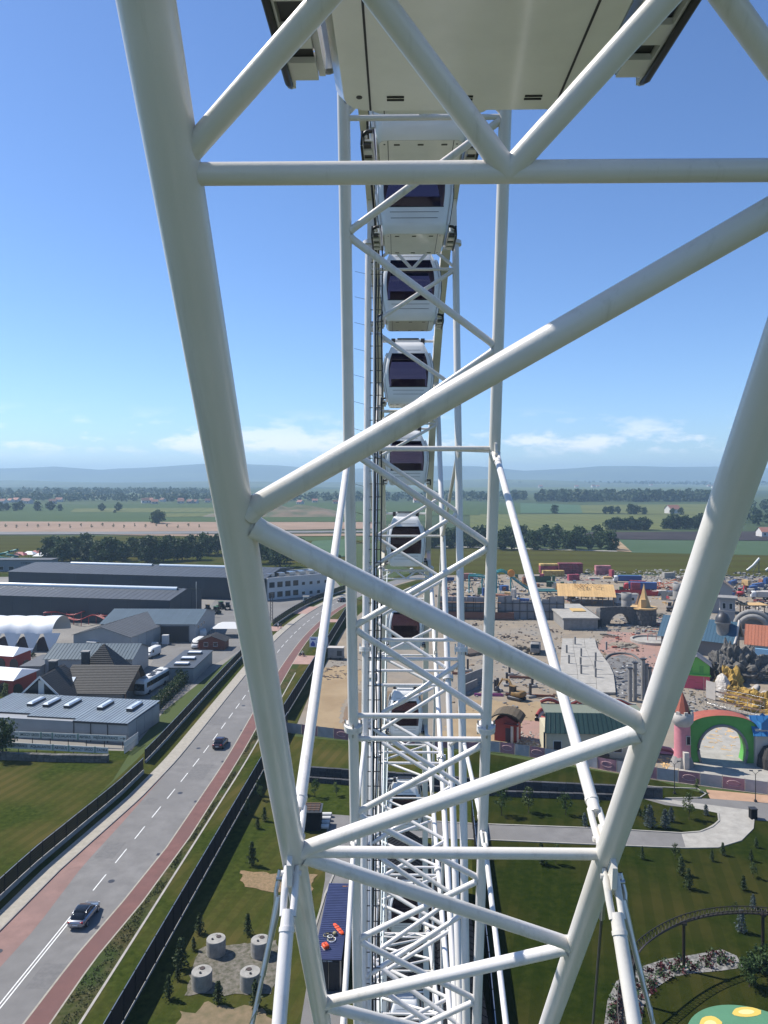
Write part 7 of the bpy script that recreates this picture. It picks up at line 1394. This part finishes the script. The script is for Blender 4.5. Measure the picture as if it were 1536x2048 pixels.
# hedge
rng = random.Random(9); hm_ = MB(); a, b = P(*q1(905, 1110)), P(*q1(1160, 862))
for i in range(5200):
    t = rng.random(); c = a.lerp(b, t); zz = rng.uniform(.05, 2.6); u = rng.uniform(-1, 1); c = c + Vector((u*1.15*(1 - .35*(zz/2.6)**3), 0, zz + .15*math.sin(t*40))); hm_.leaf(c, .17, rng, .5)
he = thing('hedge', 'dense clipped conifer hedge beside the coach and the road fence', 'hedge', (0, 0, 0)); part(he, 'foliage', hm_, LEAFD); part(he, 'stems', MB().path([a + Vector((0, 0, .5)), a.lerp(b, .5) + Vector((0, 0, .6)), b + Vector((0, 0, .5))], .4, 6), BARK)
# park trees behind the warehouses
rng = random.Random(12); it = []
for i in range(26): x_ = 100 + i*13.4 + rng.uniform(-4, 4); it.append((x_, 1121 + rng.uniform(-9, 8) - (5 if 330 < x_ else 0), rng.uniform(10, 14)))
row(['park0', 'park1', 'park2'], it, '{} tree from the left in the dense park row behind the warehouse', 'park_tree', 'tree', 'park trees behind the warehouse')
row(['park0', 'park1', 'park2'], [(505, 1128, 13), (522, 1118, 12), (540, 1126, 14), (560, 1134, 13), (575, 1120, 11), (592, 1118, 11), (610, 1126, 10), (645, 1130, 8), (668, 1132, 7), (560, 1108, 10), (530, 1105, 11), (600, 1105, 9)], '{} tree from the left in the grove behind the white office', 'park_tree', 'tree', 'trees behind the office')
row(['field0', 'field1'], [(318, 1048, 13), (203, 1022, 10), (237, 1022, 11), (100, 1021, 12), (75, 1022, 13), (30, 1022, 11), (40, 1020, 12), (0, 1022, 12), (12, 1021, 10), (120, 1022, 9), (230, 1026, 4), (310, 1047, 12)], '{} lone field tree from the left beyond the bare soil strip', 'field_tree', 'tree', 'lone trees in the left fields')
row(['field0', 'field1'], [(985 + i*14.5 + (i % 3)*3, [1097, 1100, 1092, 1099, 1085][i % 5], [11, 12, 13, 9, 12][i % 5]) for i in range(17)], '{} tree from the left in the dark clump beside the dirt track', 'field_tree', 'tree', 'trees in the clump by the dirt track')
row(['field0', 'field1'], [(1216 + i*9, 1060, 9 + (i % 3)) for i in range(10)], '{} tree from the left in the low row at the ploughed field edge', 'field_tree', 'tree', 'row at the ploughed field')
row(['field0', 'field1'], [(1330 + i*10, 1058, 9 + (i*2 % 5)) for i in range(8)], '{} tree from the left in the clump at the end of the ploughed field', 'field_tree', 'tree', 'clump at the ploughed field end')
row(['field0', 'field1'], [(1110, 1027, 11), (1212, 1028, 9), (1222, 1028, 10), (1235, 1027, 9), (1262, 1029, 13), (1274, 1029, 11), (1288, 1029, 9), (1345, 1030, 8), (1362, 1030, 9)], '{} lone tree from the left in the pale green fields', 'field_tree', 'tree', 'lone trees in the right fields')
row(['field1', 'field0'], [(845 + i*12, 1088 + (i % 3)*4, 11 + (i % 4)) for i in range(11)], '{} tree from the left in the dark grove right behind the wheel', 'field_tree', 'tree', 'grove behind the wheel')
row(['sap0', 'sap1'], [(-10 + i*21.5, 1056 + (i*7 % 5) - 2, 4) for i in range(20)], '{} bare sapling from the left on the pink bare soil strip', 'sapling', 'tree', 'saplings on the bare strip')
# far houses
HW_ = mat('far_house_wall', (.48, .46, .43), .8, random_obj=.3); HR_ = mat('far_house_roof', (.22, .10, .07), .8, random_obj=.5); rng = random.Random(6)
def house(loc, s, rz, label, group):
    h = thing('village_house', label, 'house', loc, rz, group); part(h, 'wall', gable_walls(-5*s, 5*s, -4*s, 4*s, 4*s, 7*s, 'x'), HW_); part(h, 'roof', MB().add([(-5.4*s, -4.5*s, 3.7*s), (5.4*s, -4.5*s, 3.7*s), (5.4*s, 0, 7.2*s), (-5.4*s, 0, 7.2*s), (-5.4*s, 4.5*s, 3.7*s), (5.4*s, 4.5*s, 3.7*s)], [(0,1,2,3), (3,2,5,4)]), HR_)
    for x_ in (-2.5, 2.5): part(h, 'window', B((x_-.7)*s, (x_+.7)*s, -4.05*s, -4.004*s, 1.2*s, 2.8*s), MATS['window_glass'])
HL = []
for i in range(46):
    x_ = rng.choice([rng.uniform(-20, 170), rng.uniform(270, 420), rng.uniform(530, 720), rng.uniform(830, 870), rng.uniform(980, 1500)]); far = x_ > 900
    HL.append((x_, far, rng.uniform(971, 978) if far else rng.uniform(1002.5, 1009), rng.uniform(.9, 1.3) * (1.5 if far else 1), rng.uniform(-.6, .6)))
for far in (False, True):
    for i, (x_, _f, y_, s_, r_) in enumerate(sorted(q for q in HL if q[1] == far)):
        house(P(x_, y_), s_, r_, (ORD[i] + ' small pale village house from the left among the far trees') if not far else (ORD[i] + ' tiny pale house from the left on the far plain to the right'), 'far village houses' if not far else 'houses on the far plain')
house(P(1345, 1027), 1.5, .3, 'white farmhouse alone in the pale green field on the right', None); house(P(1530, 1073), 1.0, .1, 'small white building by the ploughed field at the right edge', None)
# earth mound behind the bare strip
mb = MB(); nx, ny = 40, 14; c0 = P(560, 1030); vs = []
for j in range(ny + 1):
    for i in range(nx + 1):
        u, v = i/nx*2 - 1, j/ny*2 - 1; e_ = max(0, 1 - u*u)*max(0, 1 - v*v); vs.append((c0.x + u*90, c0.y + v*55, .2 + 13*e_*(.75 + .5*mnoise.noise(Vector((u*4, v*3, 2)))) - .3))
mb.add(vs, [(j*(nx+1)+i, j*(nx+1)+i+1, (j+1)*(nx+1)+i+1, (j+1)*(nx+1)+i) for j in range(ny) for i in range(nx)], True); struct('earth_mound', mb, mat('mound_soil', (.17, .12, .075), .95, col2=(.06, .075, .03), scale=.05, detail=8))
# rough weeds on the verge beside the cycle lane
rng = random.Random(15); mb = MB()
for i in range(5200):
    t = rng.uniform(-26, 60); o = rng.uniform(rr_(t) + .3, 7.4); 
    if mnoise.noise(Vector((t*.25, o*.6, 0))) < -.12: continue
    mb.leaf(rp(t, o, .06 + rng.random()*.16), .09, rng, .8)
tag(obj('verge_weeds', mb, leafmat('weed_leaf', (.035, .055, .018), (.075, .08, .03), 1.0)), 'rough weeds on the strip beside the red cycle lane', 'weeds', kind='stuff')
